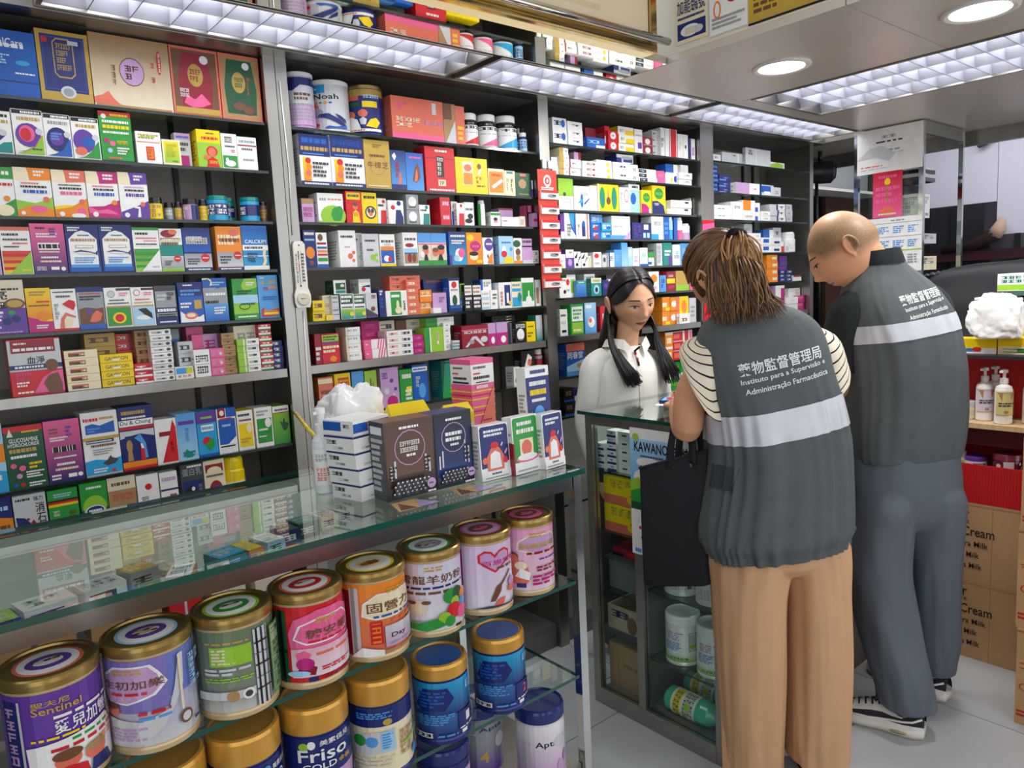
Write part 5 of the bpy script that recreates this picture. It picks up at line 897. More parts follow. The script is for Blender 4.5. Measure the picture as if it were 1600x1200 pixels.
tin('purple milk tin with white characters and two children, first of the upper row', .115, 1.186, Z1, .062, .165, 'v', 'R 0 0 100 100 v;R 2 0 16 94 n;M 4 10 14 88 i 6;R 16 0 18 94 q;T 26 86 26 6 u 聖夫尼;T 26 78 34 8 u Sentinel;M 40 70 92 75 w 1;T 40 54 54 15 w 愛兒加營素;M 24 49 60 53 y 1;P w 22 0 20 44 80 52 92 40 92 0;M 50 42 88 47 g 1;M 36 35 88 41 r 1;M 70 26 90 34 o 1;E 46 24 9 9 O;E 46 30 10 6 h;P r 34 0 38 16 46 18 58 14 60 0;E 66 22 9 9 O;E 66 27 9 5 T;P n 60 0 62 14 76 14 80 0;R 92 0 100 60 g;R 92 30 100 60 r;R 92 0 100 14 b', None, 'O w v w', seed=1, face=.15)
tin('lilac milk tin with radiating white badge and blue lid', .2425, 1.188, Z1, .062, .165, '8f88c9', 'G 0 0 100 100 q 8f88c9;P 6f7fcb 60 50 100 50 100 100 60 100;P 8379bf 0 40 62 40 62 100 0 100;P w 6 60 8 84 20 94 50 94 56 84 62 70 52 58 30 50 12 52;P i 8 62 10 82 22 92 48 92 54 82 58 70 50 60 30 52 14 54;M 18 84 44 91 u 2;T 8 68 52 10 h 生初加樂;M 16 60 46 65 r 1;E 16 44 7 7 O;E 16 49 7 4 h;P q 0 0 0 38 40 30 66 40 74 60 76 96 72 96 66 60 56 20 40 4;M 38 36 62 42 r 1;M 38 30 62 35 B 1;M 8 8 44 24 i 4;D 74 20 6 h;D 74 20 4 q;M 82 8 98 14 n 1;M 80 50 98 90 a 6;R 70 30 72 96 e', None, 'a w v z', seed=2)
tin('green milk tin showing its back, with a black and white plaid stripe', .3695, 1.187, Z1, .062, .165, '6f8468', 'G 0 0 100 100 8b9486 6b8064;G 0 0 62 30 c9c9c6 8b9486;M 22 84 60 88 u 1;R 26 58 62 82 l;M 28 60 60 80 z 5;R 40 62 60 80 l;M 20 46 60 56 q 2;M 20 38 62 44 l 2;R 64 0 78 96 q;R 66 0 68 96 k;R 71 0 73 96 k;R 76 0 77 96 x;R 64 20 78 22 k;R 64 50 78 52 k;R 64 78 78 80 k;R 64 35 78 36 x;R 64 65 78 66 x;R 80 6 100 92 5f9a5a;G 81 8 100 90 7fb078 a3c795;M 82 10 98 88 4d7a48 9;R 14 18 62 28 q;D 44 22 5 T;D 56 22 5 w;D 56 22 3 x;M 4 8 16 16 w 1', None, 'l w g w', seed=3)
tin('red milk tin with white badge and heart, plaid edge', .4965, 1.187, Z1, .062, .165, 'r', 'R 0 0 100 100 r;R 0 0 14 90 R;M 2 4 12 86 k 6;R 14 0 26 96 d;R 18 0 22 96 k;R 4 0 7 92 k;R 14 40 26 44 k;P p 30 40 28 66 34 84 56 94 80 94 96 84 98 40 90 12 50 8 34 20;P w 32 58 38 76 56 84 84 84 96 72 96 58 70 50 44 50;P p 34 59 40 75 57 82 83 82 94 71 94 59 70 52 45 52;M 54 76 74 84 u 2;T 44 58 46 12 h 糖安樂;M 46 52 90 56 r 1;G 30 8 96 46 e9dfe8 eab4c6;M 52 34 94 40 O 1;P p 34 40 42 44 48 38 44 30 36 28;P R 34 14 40 30 52 20 50 10;E 42 26 8 8 m;M 56 14 90 20 r 2;R 44 2 52 8 n;M 58 2 90 8 R 1;E 36 14 10 4 a', None, 'O w r w', seed=4)
tin('orange milk tin with black characters on a white badge', .6235, 1.188, Z1, .062, .165, 'o', 'G 0 0 100 100 O o;R 0 0 22 92 R;M 2 6 18 86 O 7;R 22 0 32 96 q;R 24 0 28 96 s;P w 34 56 36 74 50 86 90 86 98 74 98 56 70 50 48 50;P z 36 57 38 73 51 84 89 84 96 73 96 57 70 52 49 52;M 60 84 86 92 u 2;T 40 60 50 14 h 固營力;M 46 52 92 57 b 1;M 64 42 94 48 O 1;R 42 16 54 48 r;R 44 18 52 46 o;M 44 20 52 46 r 4;G 56 10 98 40 i q;T 62 20 18 8 k Day;M 60 12 90 17 s 1;R 40 2 50 9 n;M 54 2 96 8 T 1;P w 22 0 34 14 54 8 54 0', None, 'y w z o', seed=5)
tin('white goat milk tin with a goat and coloured leaves', .752, 1.19, Z1, .061, .166, 'q', 'R 0 0 100 100 dfe0ea;G 0 0 100 100 e6e6ee d3cfe4;M 40 88 60 96 u 2;T 10 70 78 13 h 雪龍羊奶粉;M 12 62 90 67 n 1;M 16 54 70 60 h 1;E 32 36 10 12 e;E 32 34 5 9 z;P e 20 46 24 50 30 44;P e 44 46 40 50 34 44;E 24 44 5 3 h;E 40 44 5 3 h;D 66 48 8 g;D 76 50 7 d;D 86 44 7 o;D 72 38 6 l;D 84 32 7 B;D 70 26 9 r;D 82 20 8 p;D 58 18 7 l;D 64 12 6 g;P g 4 4 10 20 30 14 50 20 60 8 40 2 20 6;M 8 14 34 18 s 1;R 70 1 78 5 k', None, 'g w s w', seed=6)
tin('lilac milk tin with pink heart outline and violin', .882, 1.192, Z1, .0605, .166, 'd8c0e0', 'R 0 0 100 100 d8c0e0;G 24 0 100 100 e6dfee d9bfe2;R 0 0 20 94 m;M 3 6 17 90 p 6;P r 60 56 40 74 40 86 48 92 56 90 60 84 66 90 74 92 82 86 82 74;P i 60 60 43 75 43 85 48 89 55 87 60 79 66 87 74 89 79 84 79 75;T 44 68 52 8 m 百思樂醫;M 62 60 86 66 h 1;P h 52 12 60 34 68 40 66 26 58 12;P h 66 38 80 56 82 54 68 36;P O 56 4 62 14 72 16 68 4;E 84 26 8 7 O;E 84 36 7 7 i;P x 30 2 50 6 80 4 96 8 96 2', None, 'p i h p', seed=7)
tin('pink milk tin with a mother holding a baby', 1.008, 1.195, Z1, .0575, .167, 'e9a6c8', 'R 0 0 100 100 e9a6c8;G 0 0 100 100 ead4e4 e79cc4;P z 30 66 32 80 46 90 82 90 94 80 94 66 64 58;P i 33 67 35 79 47 88 81 88 91 79 91 67 64 61;M 48 86 72 94 u 2;T 34 68 54 9 u 親親媽咪;M 44 58 90 64 R 1;M 60 48 96 52 v 1;E 24 56 9 8 h;E 26 52 7 8 O;P O 10 16 14 44 26 48 44 40 48 20 40 8;E 36 42 8 7 z;P w 28 24 36 38 48 30 46 18;M 56 30 92 40 R 2;R 30 6 42 13 n;M 50 8 90 26 m 3', None, 'R p h p', seed=8)
GL = [('gold-lidded tin at the left end of the second row', .247, 'n', 'R 0 0 100 100 n'),
      ('navy Friso tin with only its heading in the frame', .369, 'n', 'R 0 0 100 100 n;T 66 48 30 12 w GOLD;T 52 66 40 16 w Friso;E 60 88 5 7 l;E 68 88 4 6 B;T 74 84 22 8 w 美素佳兒'),
      ('Friso GOLD tin with lilac foot and pink figures', .4945, 'n', 'R 0 0 100 100 n;G 0 0 100 44 i i;E 34 88 5 6 l;E 42 90 4 6 w;T 50 87 34 8 w 美素佳兒;T 28 66 52 18 w Friso;T 32 54 34 9 w GOLD;T 68 54 16 8 u 金裝;P p 46 10 50 34 60 38 62 20 56 4;E 66 30 8 10 m;E 52 34 6 8 m;P c 80 4 100 0 100 30;M 28 24 44 28 R 1'),
      ('gold-lidded tin with green and blue balloons on its cream back', .622, 'n', 'R 0 0 100 100 z;R 0 72 100 100 n;M 20 84 60 94 B 3;E 54 78 5 5 u;P q 10 30 10 62 62 66 62 32;E 22 52 8 9 g;E 36 50 7 8 B;R 46 36 60 64 a;M 47 38 59 62 B 6;M 66 20 94 60 T 5;M 14 10 60 28 e 3;P l 70 38 96 46 96 42 74 34;E 90 16 6 7 B')]
for i, (lb, x, c, d_) in enumerate(GL):
    tin(lb, x, 1.192, Z2, .0595, .19, c, d_, 'u', None, 'friso', None, 2.9, seed=20+i)
for i, (lb, x, n_, nc) in enumerate((('gradient blue tin numbered 1 beside the balloon tin', .764, '1', 'w'), ('gradient blue tin numbered 2 at the end of its row', .915, '2', 'p'))):
    tin(lb, x, 1.197, Z2, .0565, .163, 'n', f'G 0 0 100 100 n B;G 0 40 100 100 n c;M 8 50 50 90 B 6;M 10 24 58 44 B 5;P n 8 60 20 90 50 90 58 70 46 50 16 50;M 14 56 48 86 b 5;T 76 78 8 12 a E;T 86 78 8 12 a P;R 62 8 94 42 n;T 74 20 8 16 {nc} {n_};M 64 10 90 14 w 1;R 4 3 30 12 w;M 5 4 29 11 k 1;R 66 3 74 9 w;M 36 4 60 9 B 1', 'u', 'b', 'blue', -.12-.3*x, 2.9, seed=30+i)
for i, (lb, x, y, b_, d_) in enumerate((('blue-lidded tin under the tin numbered 1', .792, 1.25, 'n', 'R 0 0 100 100 i;G 0 0 100 100 q i;R 0 86 100 100 n'),
        ('silver-blue tin numbered 4 with a gold figure', .945, 1.33, 's', 'R 0 0 100 100 s;G 0 0 100 60 v s;T 44 78 40 10 n Apta;T 44 22 14 22 u 4;E 78 56 10 14 q;M 10 60 40 80 q 4'),
        ('white Aptamil tin with blue lid at the lower counter end', 1.036, 1.215, 'w', 'R 0 0 100 100 w;G 0 0 100 100 i w;T 34 58 52 14 k Aptamil;E 74 66 14 12 q;M 12 20 30 70 q 6;E 70 20 5 12 i;E 82 32 5 12 i'))):
    tin(lb, x, y, Z3, .057, .175, b_, d_, 'n', None, 'blue', -.45, 2.9, seed=40+i)
def carton(name, label, x, y, z, w, d, h, base, des, rz=0, cat='carton', group=None, m=CARD, seed=1, tilt=0, sides=None):
    mb = carton_mesh(w, d, h, base, des, m, seed, side=sides is None)
    if sides: q = Print(mb, lambda u, v, k: (-w/2-k*LAY, d/2-u*d, v*h), h/d, m, seed=seed+3); q.draw(sides)
    o = mb.obj(name, None, (x, y, z)); o.rotation_euler = (R_(tilt), 0, R_(rz)); return tag(o, label, cat, group)
# shallow goods lying in the tray under the glass top
TR = 1.0554
for i, (lb, x, y, w, d, h, c, top, rz) in enumerate((('lime and navy carton under the glass by the frame edge', .06, 1.24, .06, .05, .025, 'n', 'l', 8), ('white carton with grey print under the glass, first of two', .128, 1.262, .07, .055, .026, 'w', 'w', 10), ('white carton with red print under the glass, second of two', .203, 1.275, .06, .05, .027, 'w', 'q', 10), ('grey carton with gold lid under the glass', .262, 1.295, .045, .05, .03, 's', 'u', 12), ('beige card under the glass beside gold lid carton', .31, 1.33, .03, .06, .01, 'e', 'e', 20), ('orange and white packet tilted under the glass', .318, 1.255, .04, .065, .02, 'o', 'w', -24), ('violet packet under the glass', .29, 1.215, .03, .03, .012, 'v', 'v', 30), ('teal carton under the glass', .392, 1.262, .05, .05, .028, 't', 'c', 14), ('amber packet under the glass beside teal carton', .437, 1.285, .028, .06, .022, 'o', 'y', 12), ('white and blue packet under the glass', .478, 1.296, .036, .06, .024, 'a', 'w', 12), ('navy carton under the glass', .52, 1.315, .034, .05, .028, 'n', 'x', 6), ('dark teal carton under the glass', .562, 1.33, .042, .05, .03, 'd', 't', 4), ('cream carton under the glass beside dark teal', .612, 1.345, .038, .05, .028, 'z', 'q', 4), ('pale carton under the glass beneath the spray bottle', .655, 1.36, .036, .05, .028, 'q', 'e', 4))):
    mb = carton_mesh(w, d, h, c, f'R 4 6 96 94 {c};M 10 24 86 76 {"k" if c in "weqzas" else "w"} 1', CARD, i, False)
    q = Print(mb, lambda u, v, k, w=w, d=d, h=h: (-w/2+u*w, -d/2+v*d, h+k*LAY), d/w, CARD, seed=i); q.draw(f'R 3 3 97 97 {top};M 12 20 88 80 {"s" if top in "wqe" else "z"} 2')
    tag(mb.obj('medicine_packet', None, (x, y, TR)), lb, 'packet', 'packets lying under the counter glass').rotation_euler.z = R_(rz)
# goods standing on the counter glass
CT = 1.1003
carton('hair_dye_box', 'brown hair dye box with pearls on the counter glass', .766, 1.283, CT, .116, .055, .157, 'h', 'G 0 0 100 100 k 5a3f33;G 3 30 97 97 6b4c3e 54392f;G 3 2 97 30 k 4a342b;E 50 64 31 23 i;E 50 64 29.5 21.8 5c4035;M 30 58 70 74 w 2;M 42 52 60 57 w 1;M 30 88 70 93 w 1;R 8 26 12 44 q;R 16 28 20 50 q;R 78 30 82 52 q;R 85 28 89 46 q;M 7 26 21 44 k 4;M 78 30 90 50 k 4;'+';'.join(f'D {14+8.6*i+(j%2)*4} {7+j*5} 4.6 {"x" if (i+j)%2 else "222529"};D {13+8.6*i+(j%2)*4} {8+j*5} 1.5 w' for j in range(4) for i in range(8))+';D 82 15 9 i;M 77 13 87 17 n 1;M 74 3 92 7 w 1', seed=5, sides='R 0 0 100 100 x;M 10 10 90 80 q 9;R 10 84 90 94 w')
carton('hair_dye_box', 'navy hair dye box with pearls on the counter glass', .873, 1.283, CT, .095, .055, .157, 'n', 'G 0 0 100 100 k 20232f;G 3 30 97 97 27386b 171a26;G 3 2 97 30 k 2b4380;E 50 66 33 20 i;E 50 66 31 19 1d2748;M 28 60 72 75 w 2;M 40 54 62 59 w 1;M 30 88 72 93 w 1;R 8 26 12 44 q;R 16 28 20 50 q;R 76 30 80 60 q;R 85 28 89 54 q;M 76 32 90 56 k 4;'+';'.join(f'D {14+9.6*i+(j%2)*4} {8+j*4.6} 4.8 {"x" if (i+j)%2 else "1d2230"};D {13+9.6*i+(j%2)*4} {9+j*4.6} 1.5 w' for j in range(4) for i in range(7))+';D 84 17 10 i;M 78 15 90 19 n 1;M 66 3 92 7 w 1', seed=6)
for i, (x, rz) in enumerate(((.735, 38), (.875, 36))):
    b = MB(); b.poly([(-.045, -.03, .0004), (.045, -.03, .0004), (.02, .03, .0004), (-.03, .03, .0004)], lin('d8b27a'), GLOSSP); b.poly([(.0, -.03, .0008), (.045, -.03, .0008), (.02, .02, .0008)], lin('b4a0dc'), GLOSSP); b.poly([(-.04, -.025, .0007), (-.005, -.028, .0007), (-.02, .02, .0007)], lin('7b4c40'), GLOSSP)
    tag(b.obj('leaflet', None, (x, 1.21, CT)), ('glossy leaflet in front of the brown hair dye box', 'glossy leaflet in front of the navy hair dye box')[i], 'leaflet', 'leaflets on the counter glass')
lev = ['lowest white carton of the counter stack, under three others', 'second white carton from the bottom of the counter stack', 'third white carton from the bottom of the counter stack', 'white carton under the blue-marked one of the counter stack']
wd = 'R 0 0 100 100 w;R 0 88 100 100 n;R 40 40 90 78 q;M 42 42 88 76 k 1;M 20 14 84 30 s 1'
sd = 'R 0 0 100 100 w;R 0 88 100 100 n;M 8 44 50 76 x 1;M 30 16 70 34 s 1'
for i in range(4):
    carton('ointment_carton', lev[i], .712-.002*i, 1.352+.003*i, CT+i*.0325, .098, .085, .032, 'w', wd if i != 1 else wd.replace('R 40 40 90 78 q;', ''), 14+(i % 2)*1.5, group='white cartons stacked on the counter', seed=30+i, sides=sd)
carton('ointment_carton', 'white and blue carton lying on top of the counter stack', .708, 1.362, CT+.1305, .1, .085, .03, 'w', 'R 0 0 100 100 w;R 0 20 40 80 b;R 72 20 100 80 b;M 34 20 66 80 r 2', 16, group='white cartons stacked on the counter', seed=36, sides='R 0 0 100 100 w;R 0 30 60 90 b;M 66 20 92 80 x 2')
# spray bottle
t = tag(empty('spray_bottle', (.662, 1.43, CT)), 'clear spray bottle with white label at the end of the counter', 'bottle')
b = MB(); b.lathe([(.02, 0), (.0225, .003), (.0225, .1), (.02, .112), (.012, .125), (.01, .132)], 28, (1, 1, 1), mat('cloudy_plastic', 'e6eaee', rough=.15, spec=.6)); b.obj('body', t)
b = MB(); p = Print(b, cyl_map(.0226, .02, .075, .1, 3.2), 1.05, CARD, True, 3); p.draw('R 0 0 100 100 w;M 10 66 60 88 s 2;R 62 0 100 100 a;M 12 12 56 50 O 3'); b.obj('label', t)
b = MB(); b.lathe([(.012, .13), (.012, .145), (.008, .148), (.008, .165), (.011, .166), (.011, .178), (.001, .18)], 18, col('w'), WHITEP); b.box((-.016, -.004, .166), (-.008, .004, .172), col('w'), WHITEP); b.obj('nozzle', t)
# crumpled plastic bags
def crumple(name, label, loc, sx, sy, sz, m, seed, cat='bag', amp=.16, knot=False, flat=.0):
    from mathutils import noise
    bm = bmesh.new(); bmesh.ops.create_icosphere(bm, subdivisions=5, radius=1); off = Vector((seed*7.1, seed*3.3, 1.7))
    for v in bm.verts:
        d = v.co.normalized(); e = Vector((abs(d.x)**.7*math.copysign(1, d.x), abs(d.y)**.7*math.copysign(1, d.y), abs(d.z)**.75*math.copysign(1, d.z)))
        n1 = noise.noise(d*1.8+off); n2 = 1-abs(noise.noise(d*3.4+off)*2); n3 = 1-abs(noise.noise(d*7.5+off)*2)
        r = 1+amp*(n1*1.1+n2*.55+n3*.28-.5)
        if knot and d.z > .55: r *= 1+.25*(d.z-.55)*(1+math.sin(math.atan2(d.y, d.x)*3+seed))
        q = e*r; q.z = max(q.z, -.82+.02*n1)
        v.co = Vector((q.x*sx, q.y*sy, (q.z+.82)*sz))
    me = bpy.data.meshes.new(name); bm.to_mesh(me); bm.free(); me.materials.append(m); me.polygons.foreach_set('use_smooth', [True]*len(me.polygons))
    o = bpy.data.objects.new(name, me); COL.objects.link(o); o.location = loc; return tag(o, label, cat)
BAGM = mat('thin_white_plastic', 'f3f4f4', rough=.28, spec=.6, bump=.25, bscale=45, sub=.15)
bg = crumple('plastic_bag', 'crumpled white plastic bag with green print behind the counter stack', (.765, 1.492, CT), .078, .062, .108, BAGM, 3, amp=.13, knot=True)
b = MB(); p = Print(b, lambda u, v, k: ((u-.5)*.05, 0, v*.03), .6, MATTE, seed=9); p.draw('E 50 50 46 44 cfe3d2;T 28 30 46 44 d Mu'); b.obj('printed_mark', bg, (-.005, -.073, .125)).rotation_euler = (R_(-24), 0, R_(-14))
# yellow packs behind the hair dye boxes
for i, (lb, x, y, w, h, z_) in enumerate((('yellow display packet standing behind the brown hair dye box', .852, 1.40, .10, .168, CT), ('yellow packet lower behind the navy hair dye box', .965, 1.372, .075, .152, CT))):
    b = MB(); b.box((-w/2, -.018, 0), (w/2, .018, h*.86), col('y'), CARD); b.mesh([(-w/2, -.018, h*.86), (w/2, -.018, h*.86), (w/2*.92, .0, h), (-w/2*.92, .0, h), (-w/2, .018, h*.86), (w/2, .018, h*.86)], [(0, 1, 2, 3), (5, 4, 3, 2), (4, 0, 3), (1, 5, 2)], col('y'), CARD)
    p = Print(b, lambda u, v, k: (-w/2+u*w, -.018-k*LAY, v*h*.86), h/w, CARD, seed=i); p.draw('R 0 60 100 82 z;M 8 64 92 78 u 1;D 50 92 5 k')
    tag(b.obj('yellow_packet', None, (x, y, z_)), lb, 'packet', 'yellow packets on the counter')
# pink cartons and the row of display cards
pk = 'R 0 0 100 100 p;R 0 62 100 92 w;M 10 84 66 90 x 1;M 10 76 40 80 r 1;M 10 68 80 75 k 1;M 20 63 76 66 k 1;R 0 50 100 52 y;R 0 38 100 40 y;R 0 26 100 28 y;R 0 14 100 16 y;R 0 44 100 46 r;R 0 20 100 22 r;P O 30 0 96 0 96 58;M 40 3 80 8 R 1;M 20 54 70 61 w 1'
carton('pink_carton', 'pink and white striped carton lying under the tall one', 1.075, 1.452, CT, .088, .08, .083, 'w', 'R 0 0 100 100 w;R 0 84 100 100 p;M 10 40 70 70 h 2', 5, sides='R 0 0 100 100 w;R 0 84 100 100 p;M 30 50 80 70 h 1', seed=3)
carton('pink_carton', 'tall pink and white striped carton standing on another', 1.078, 1.455, CT+.0835, .074, .074, .158, 'p', pk, 5, sides='R 0 0 100 100 p;R 0 62 100 92 w;M 14 84 60 89 x 1;M 10 76 40 80 r 1;M 14 68 80 74 k 1;R 10 63 90 66 n;R 0 50 100 52 y;R 0 38 100 40 y;R 0 26 100 28 y;R 0 14 100 16 y;R 0 44 100 46 r', seed=4)
blu = 'R 0 0 100 100 w;P n 3 22 3 94 8 98 92 98 97 94 97 30 60 24;M 16 78 84 92 w 2;P O 22 12 20 40 36 56 50 62 66 56 80 40 78 12;E 50 62 14 6 r;P w 30 20 34 46 50 52 66 46 70 20;E 14 36 9 6 O;E 84 32 8 6 r;P w 70 60 76 66 78 64 72 58;P i 80 46 90 54 92 50 84 42;R 0 0 100 16 w;M 34 8 66 13 n 1;M 10 2 90 6 s 1'
grn = 'R 0 0 100 100 w;P g 3 20 3 94 8 98 92 98 97 94 97 26 60 20;M 20 82 78 92 w 1;M 16 68 84 80 w 1;R 26 22 78 60 z;E 52 44 20 14 O;E 52 26 44 7 p;E 52 28 38 6 w;R 0 0 100 12 w;M 10 3 90 8 s 1'
carton('tissue_display_box', 'small blue display box with ship picture beside the navy dye box', .963, 1.245, CT, .078, .03, .118, 'w', blu, -2, cat='box', tilt=-3, seed=6)
carton('tissue_display_box', 'green display box between two blue ones', 1.042, 1.235, CT, .076, .03, .126, 'w', grn, 2, cat='box', tilt=-3, seed=7)
carton('dark_red_spine', 'thin dark red card between blue and green display boxes', 1.003, 1.232, CT, .004, .03, .07, 'R', 'R 0 0 100 100 R', 0, cat='card')
carton('tissue_display_box', 'blue display box with ship picture at the counter end', 1.112, 1.222, CT, .066, .03, .124, 'w', blu, 5, cat='box', tilt=-3, seed=8)
carton('tissue_display_box', 'tall blue display box with yellow characters at the counter end', 1.112, 1.263, CT, .074, .03, .226, 'w', 'R 0 0 100 100 w;R 0 0 100 90 n;M 20 92 86 98 n 1;M 14 80 86 87 w 1;M 14 70 86 79 y 1;M 20 64 80 69 w 1;E 50 50 24 11 B;P w 12 40 16 54 20 56 16 40;E 84 48 8 4 i;E 30 44 14 2 i', 3, cat='box', tilt=-2, seed=9)
# yellow tie cord from the upright to the bag
b = MB(); b.tube([(.93, 2.18, 1.158), (.86, 1.95, 1.15), (.79, 1.72, 1.15), (.732, 1.548, 1.176)], .006, 8, col('y'), GLOSSP)
for q in ((.02, -.03), (-.02, -.035), (.0, -.05)): b.tube([(.74, 1.56, 1.172), (.735+q[0], 1.545, 1.165+q[1]*.6), (.732+q[0]*1.6, 1.548, 1.16+q[1])], [.004, .004, .002], 6, col('y'), GLOSSP)
tag(b.obj('tie_cord', None, (0, 0, 0)), 'yellow plastic cord tied from the steel upright to the bag', 'cord')
# thermometer on the upright
t = tag(empty('wall_thermometer', (.985, 2.185, 1.62)), 'white wall thermometer with small dial on the steel upright', 'thermometer')
b = MB(); H = .205
pts = [(-.021, -.14), (.021, -.14), (.026, -.125), (.026, -.1), (.019, -.08), (.019, .052), (.012, .062), (-.012, .062), (-.019, .052), (-.019, -.08), (-.026, -.1), (-.026, -.125)]
b.poly([(x, -.008, z) for x, z in pts], lin('ece8de'), GLOSSP); b.poly([(x, 0, z) for x, z in pts][::-1], lin('ece8de'), GLOSSP)
for i in range(len(pts)): (a, c_), (d_, e_) = pts[i], pts[(i+1) % len(pts)]; b.poly([(d_, -.008, e_), (a, -.008, c_), (a, 0, c_), (d_, 0, e_)], lin('d8d2c4'), GLOSSP)
p = Print(b, lambda u, v, k: (-.018+u*.036, -.0082-k*LAY, -.085+v*.14), 3.9, CARD, seed=2); p.draw('D 50 96 7 k;R 34 8 42 84 s;R 34 40 42 56 r;R 34 66 42 84 k;D 38 8 8 k;M 60 16 86 80 x 9;M 8 14 26 78 x 7;R 58 14 60 84 x'); b.obj('plate', t)
b = MB(); b.lathe([(.021, 0), (.021, .004), (.018, .006), (.0005, .006)], 28, lin('d6d0bd'), GLOSSP); b.poly([(.012, .001, .0063), (-.01, .002, .0063), (-.009, -.001, .0063)], col('x'), GLOSSP); o = b.obj('dial', t, (0, -.008, -.113)); o.rotation_euler.x = R_(90)
for x, lb, z in ((.984, 'nearest', 0),):
    b = MB(); b.tube([(x-.012, 2.1855, 2.15), (x-.006, 2.1855, 1.9), (x-.012, 2.1855, 1.7)], .0018, 6, col('w'), GLOSSP); b.tube([(x+.002, 2.186, 1.47), (x-.004, 2.186, 1.2), (x, 2.186, .95)], .0018, 6, col('w'), GLOSSP)
    tag(b.obj('hanging_string', None, (0, 0, 0)), 'thin white string running down the steel upright past the thermometer', 'string')
# red hanging card of packs on the second upright
t = tag(empty('hanging_pack_strip', (2.035, 2.185, 1.86)), 'red hanging strip of seven small packs on the second steel upright', 'strip')
b = MB(); b.box((-.05, -.002, -.36), (.05, 0, .1), lin('d8402e'), CARD); p = Print(b, lambda u, v, k: (-.05+u*.1, -.002-k*LAY, -.36+v*.46), 4.6, CARD); p.draw('E 50 91 20 5 w;E 50 91 13 3.2 r;E 50 91 5 1.8 w;M 16 83 84 86 w 2;R 10 79 90 80.5 y'); b.obj('backing_card', t)
for i in range(7):
    b = MB(); b.box((-.046, -.012, 0), (.046, -.0025, .034), lin('f3e6e2'), GLOSSP); p = Print(b, lambda u, v, k: (-.046+u*.092, -.012-k*LAY, v*.034), .37, CARD, seed=i); p.draw('R 0 70 100 100 r;E 60 36 26 22 s;M 40 30 92 56 x 1'); b.obj('pack', t, (.003, 0, -.355+i*.057))
for i, (x, y, h) in enumerate(((2.02, 1.965, .034), (2.05, 1.965, .03))):
    carton('white_tag', ('white tag clipped above the red strip, nearer one', 'white tag clipped above the red strip, farther one')[i], x, 2.18, y, .02, .006, h, 'w', 'M 20 30 80 60 q 1', cat='tag', group='tags above the red strip')
sheet('red_hanging', 'red paper hanging on the third steel upright above brown hair', 'banner', (3.04, 2.186, 1.28), (1, 0, 0), (0, 0, 1), .095, .51, 'R 0 0 100 100 r;P p 0 96 0 76 60 90 100 80 100 98;M 20 50 84 88 m 4;M 20 10 80 40 R 4;E 60 70 24 5 O', base='r')
# cartons on the hidden lower shelves, seen through the counter
for i, (lb, x, w, h, c, z) in enumerate((('kraft carton on the low shelf seen through the counter, first from the frame edge', .19, .2, .17, 'T', .6), ('kraft carton with taped lid on the low shelf behind the lilac tin', .41, .19, .18, 'T', .6), ('red box on the low shelf seen between the tins', .565, .1, .12, 'r', .6), ('beige carton on the low shelf beside the red box', .69, .11, .14, 'e', .6), ('beige carton with window print on the low shelf', .83, .13, .15, 'e', .6))):
    carton('stock_carton', lb, x, 2.32, z+.0004, w-.01, .2, h, c, f'R 0 0 100 100 {c};R 46 0 54 100 {"h" if c=="T" else "q"};M 10 40 40 70 h 2', group='cartons on the low wall shelf', seed=i)

# ------------------------------------------------------------------ end display cabinet and its goods
t = tag(empty('display_cabinet', (2.35, 1.54, 0)), 'glass display cabinet the two vested people stand at, poster on its end', 'cabinet')
DX0, DX1, DY0, DY1 = 1.82, 3.0, 1.262, 1.812
CAB = mat('cabinet_steel', 'a5a39d', rough=.35, metal=.9, noise=.12, nscale=8)
for x, y, w, d in ((DX0, DY1-.03, .03, .03), (DX0, DY0, .03, .03), (DX0, 1.572, .028, .03), (DX1-.03, DY1-.03, .03, .03), (DX1-.03, DY0, .03, .03)):
    boxobj('post', (x, y, .0), (x+w, y+d, 1.062), CAB, t)
boxobj('bottom_rail', (DX0-.002, DY0+.03, .0), (DX0+.03, DY1-.03, .062), CAB, t)
boxobj('top_rail', (DX0-.001, DY0+.03, 1.028), (DX0+.03, DY1-.03, 1.062), CAB, t)
boxobj('front_panel', (DX0+.03, DY0+.004, .0), (DX1-.03, DY0+.014, 1.06), STEELD, t)
boxobj('floor_plate', (DX0+.03, DY0+.03, .05), (DX1-.03, DY1-.03, .058), mat('cabinet_floor', '6d6f70', rough=.4, noise=.1), t)
pane('glass_top', (DX0-.02, DY0-.02, 1.063), (DX1+.02, DY1+.018, 1.075), GLASSTOP, GEDGE, t)
pane('end_pane', (DX0+.012, DY0+.031, .063), (DX0+.016, 1.571, 1.027), GLASS, GEDGED, t)
pane('end_pane', (DX0+.012, 1.603, .063), (DX0+.016, DY1-.031, 1.027), GLASS, GEDGED, t)
boxobj('divider', (DX0+.032, 1.583, .06), (DX1-.032, 1.587, 1.05), mat('cabinet_divider', '777a79', rough=.35, metal=.5), t)
for z in (.858, .640, .425, .246): pane('glass_shelf', (DX0+.034, 1.59, z-.006), (DX1-.05, DY1-.034, z), SHELFG, GEDGED, t)
for z in (.478, .236, .7): pane('glass_shelf', (DX0+.034, DY0+.034, z-.006), (DX1-.05, 1.58, z), SHELFG, GEDGED, t)
pane('rear_pane', (DX0+.03, DY1-.008, .06), (DX1-.03, DY1-.004, 1.05), GLASS, GEDGED, t)
sw = 'R 0 0 100 100 w;R 0 0 100 34 n;M 12 46 80 84 B 1'
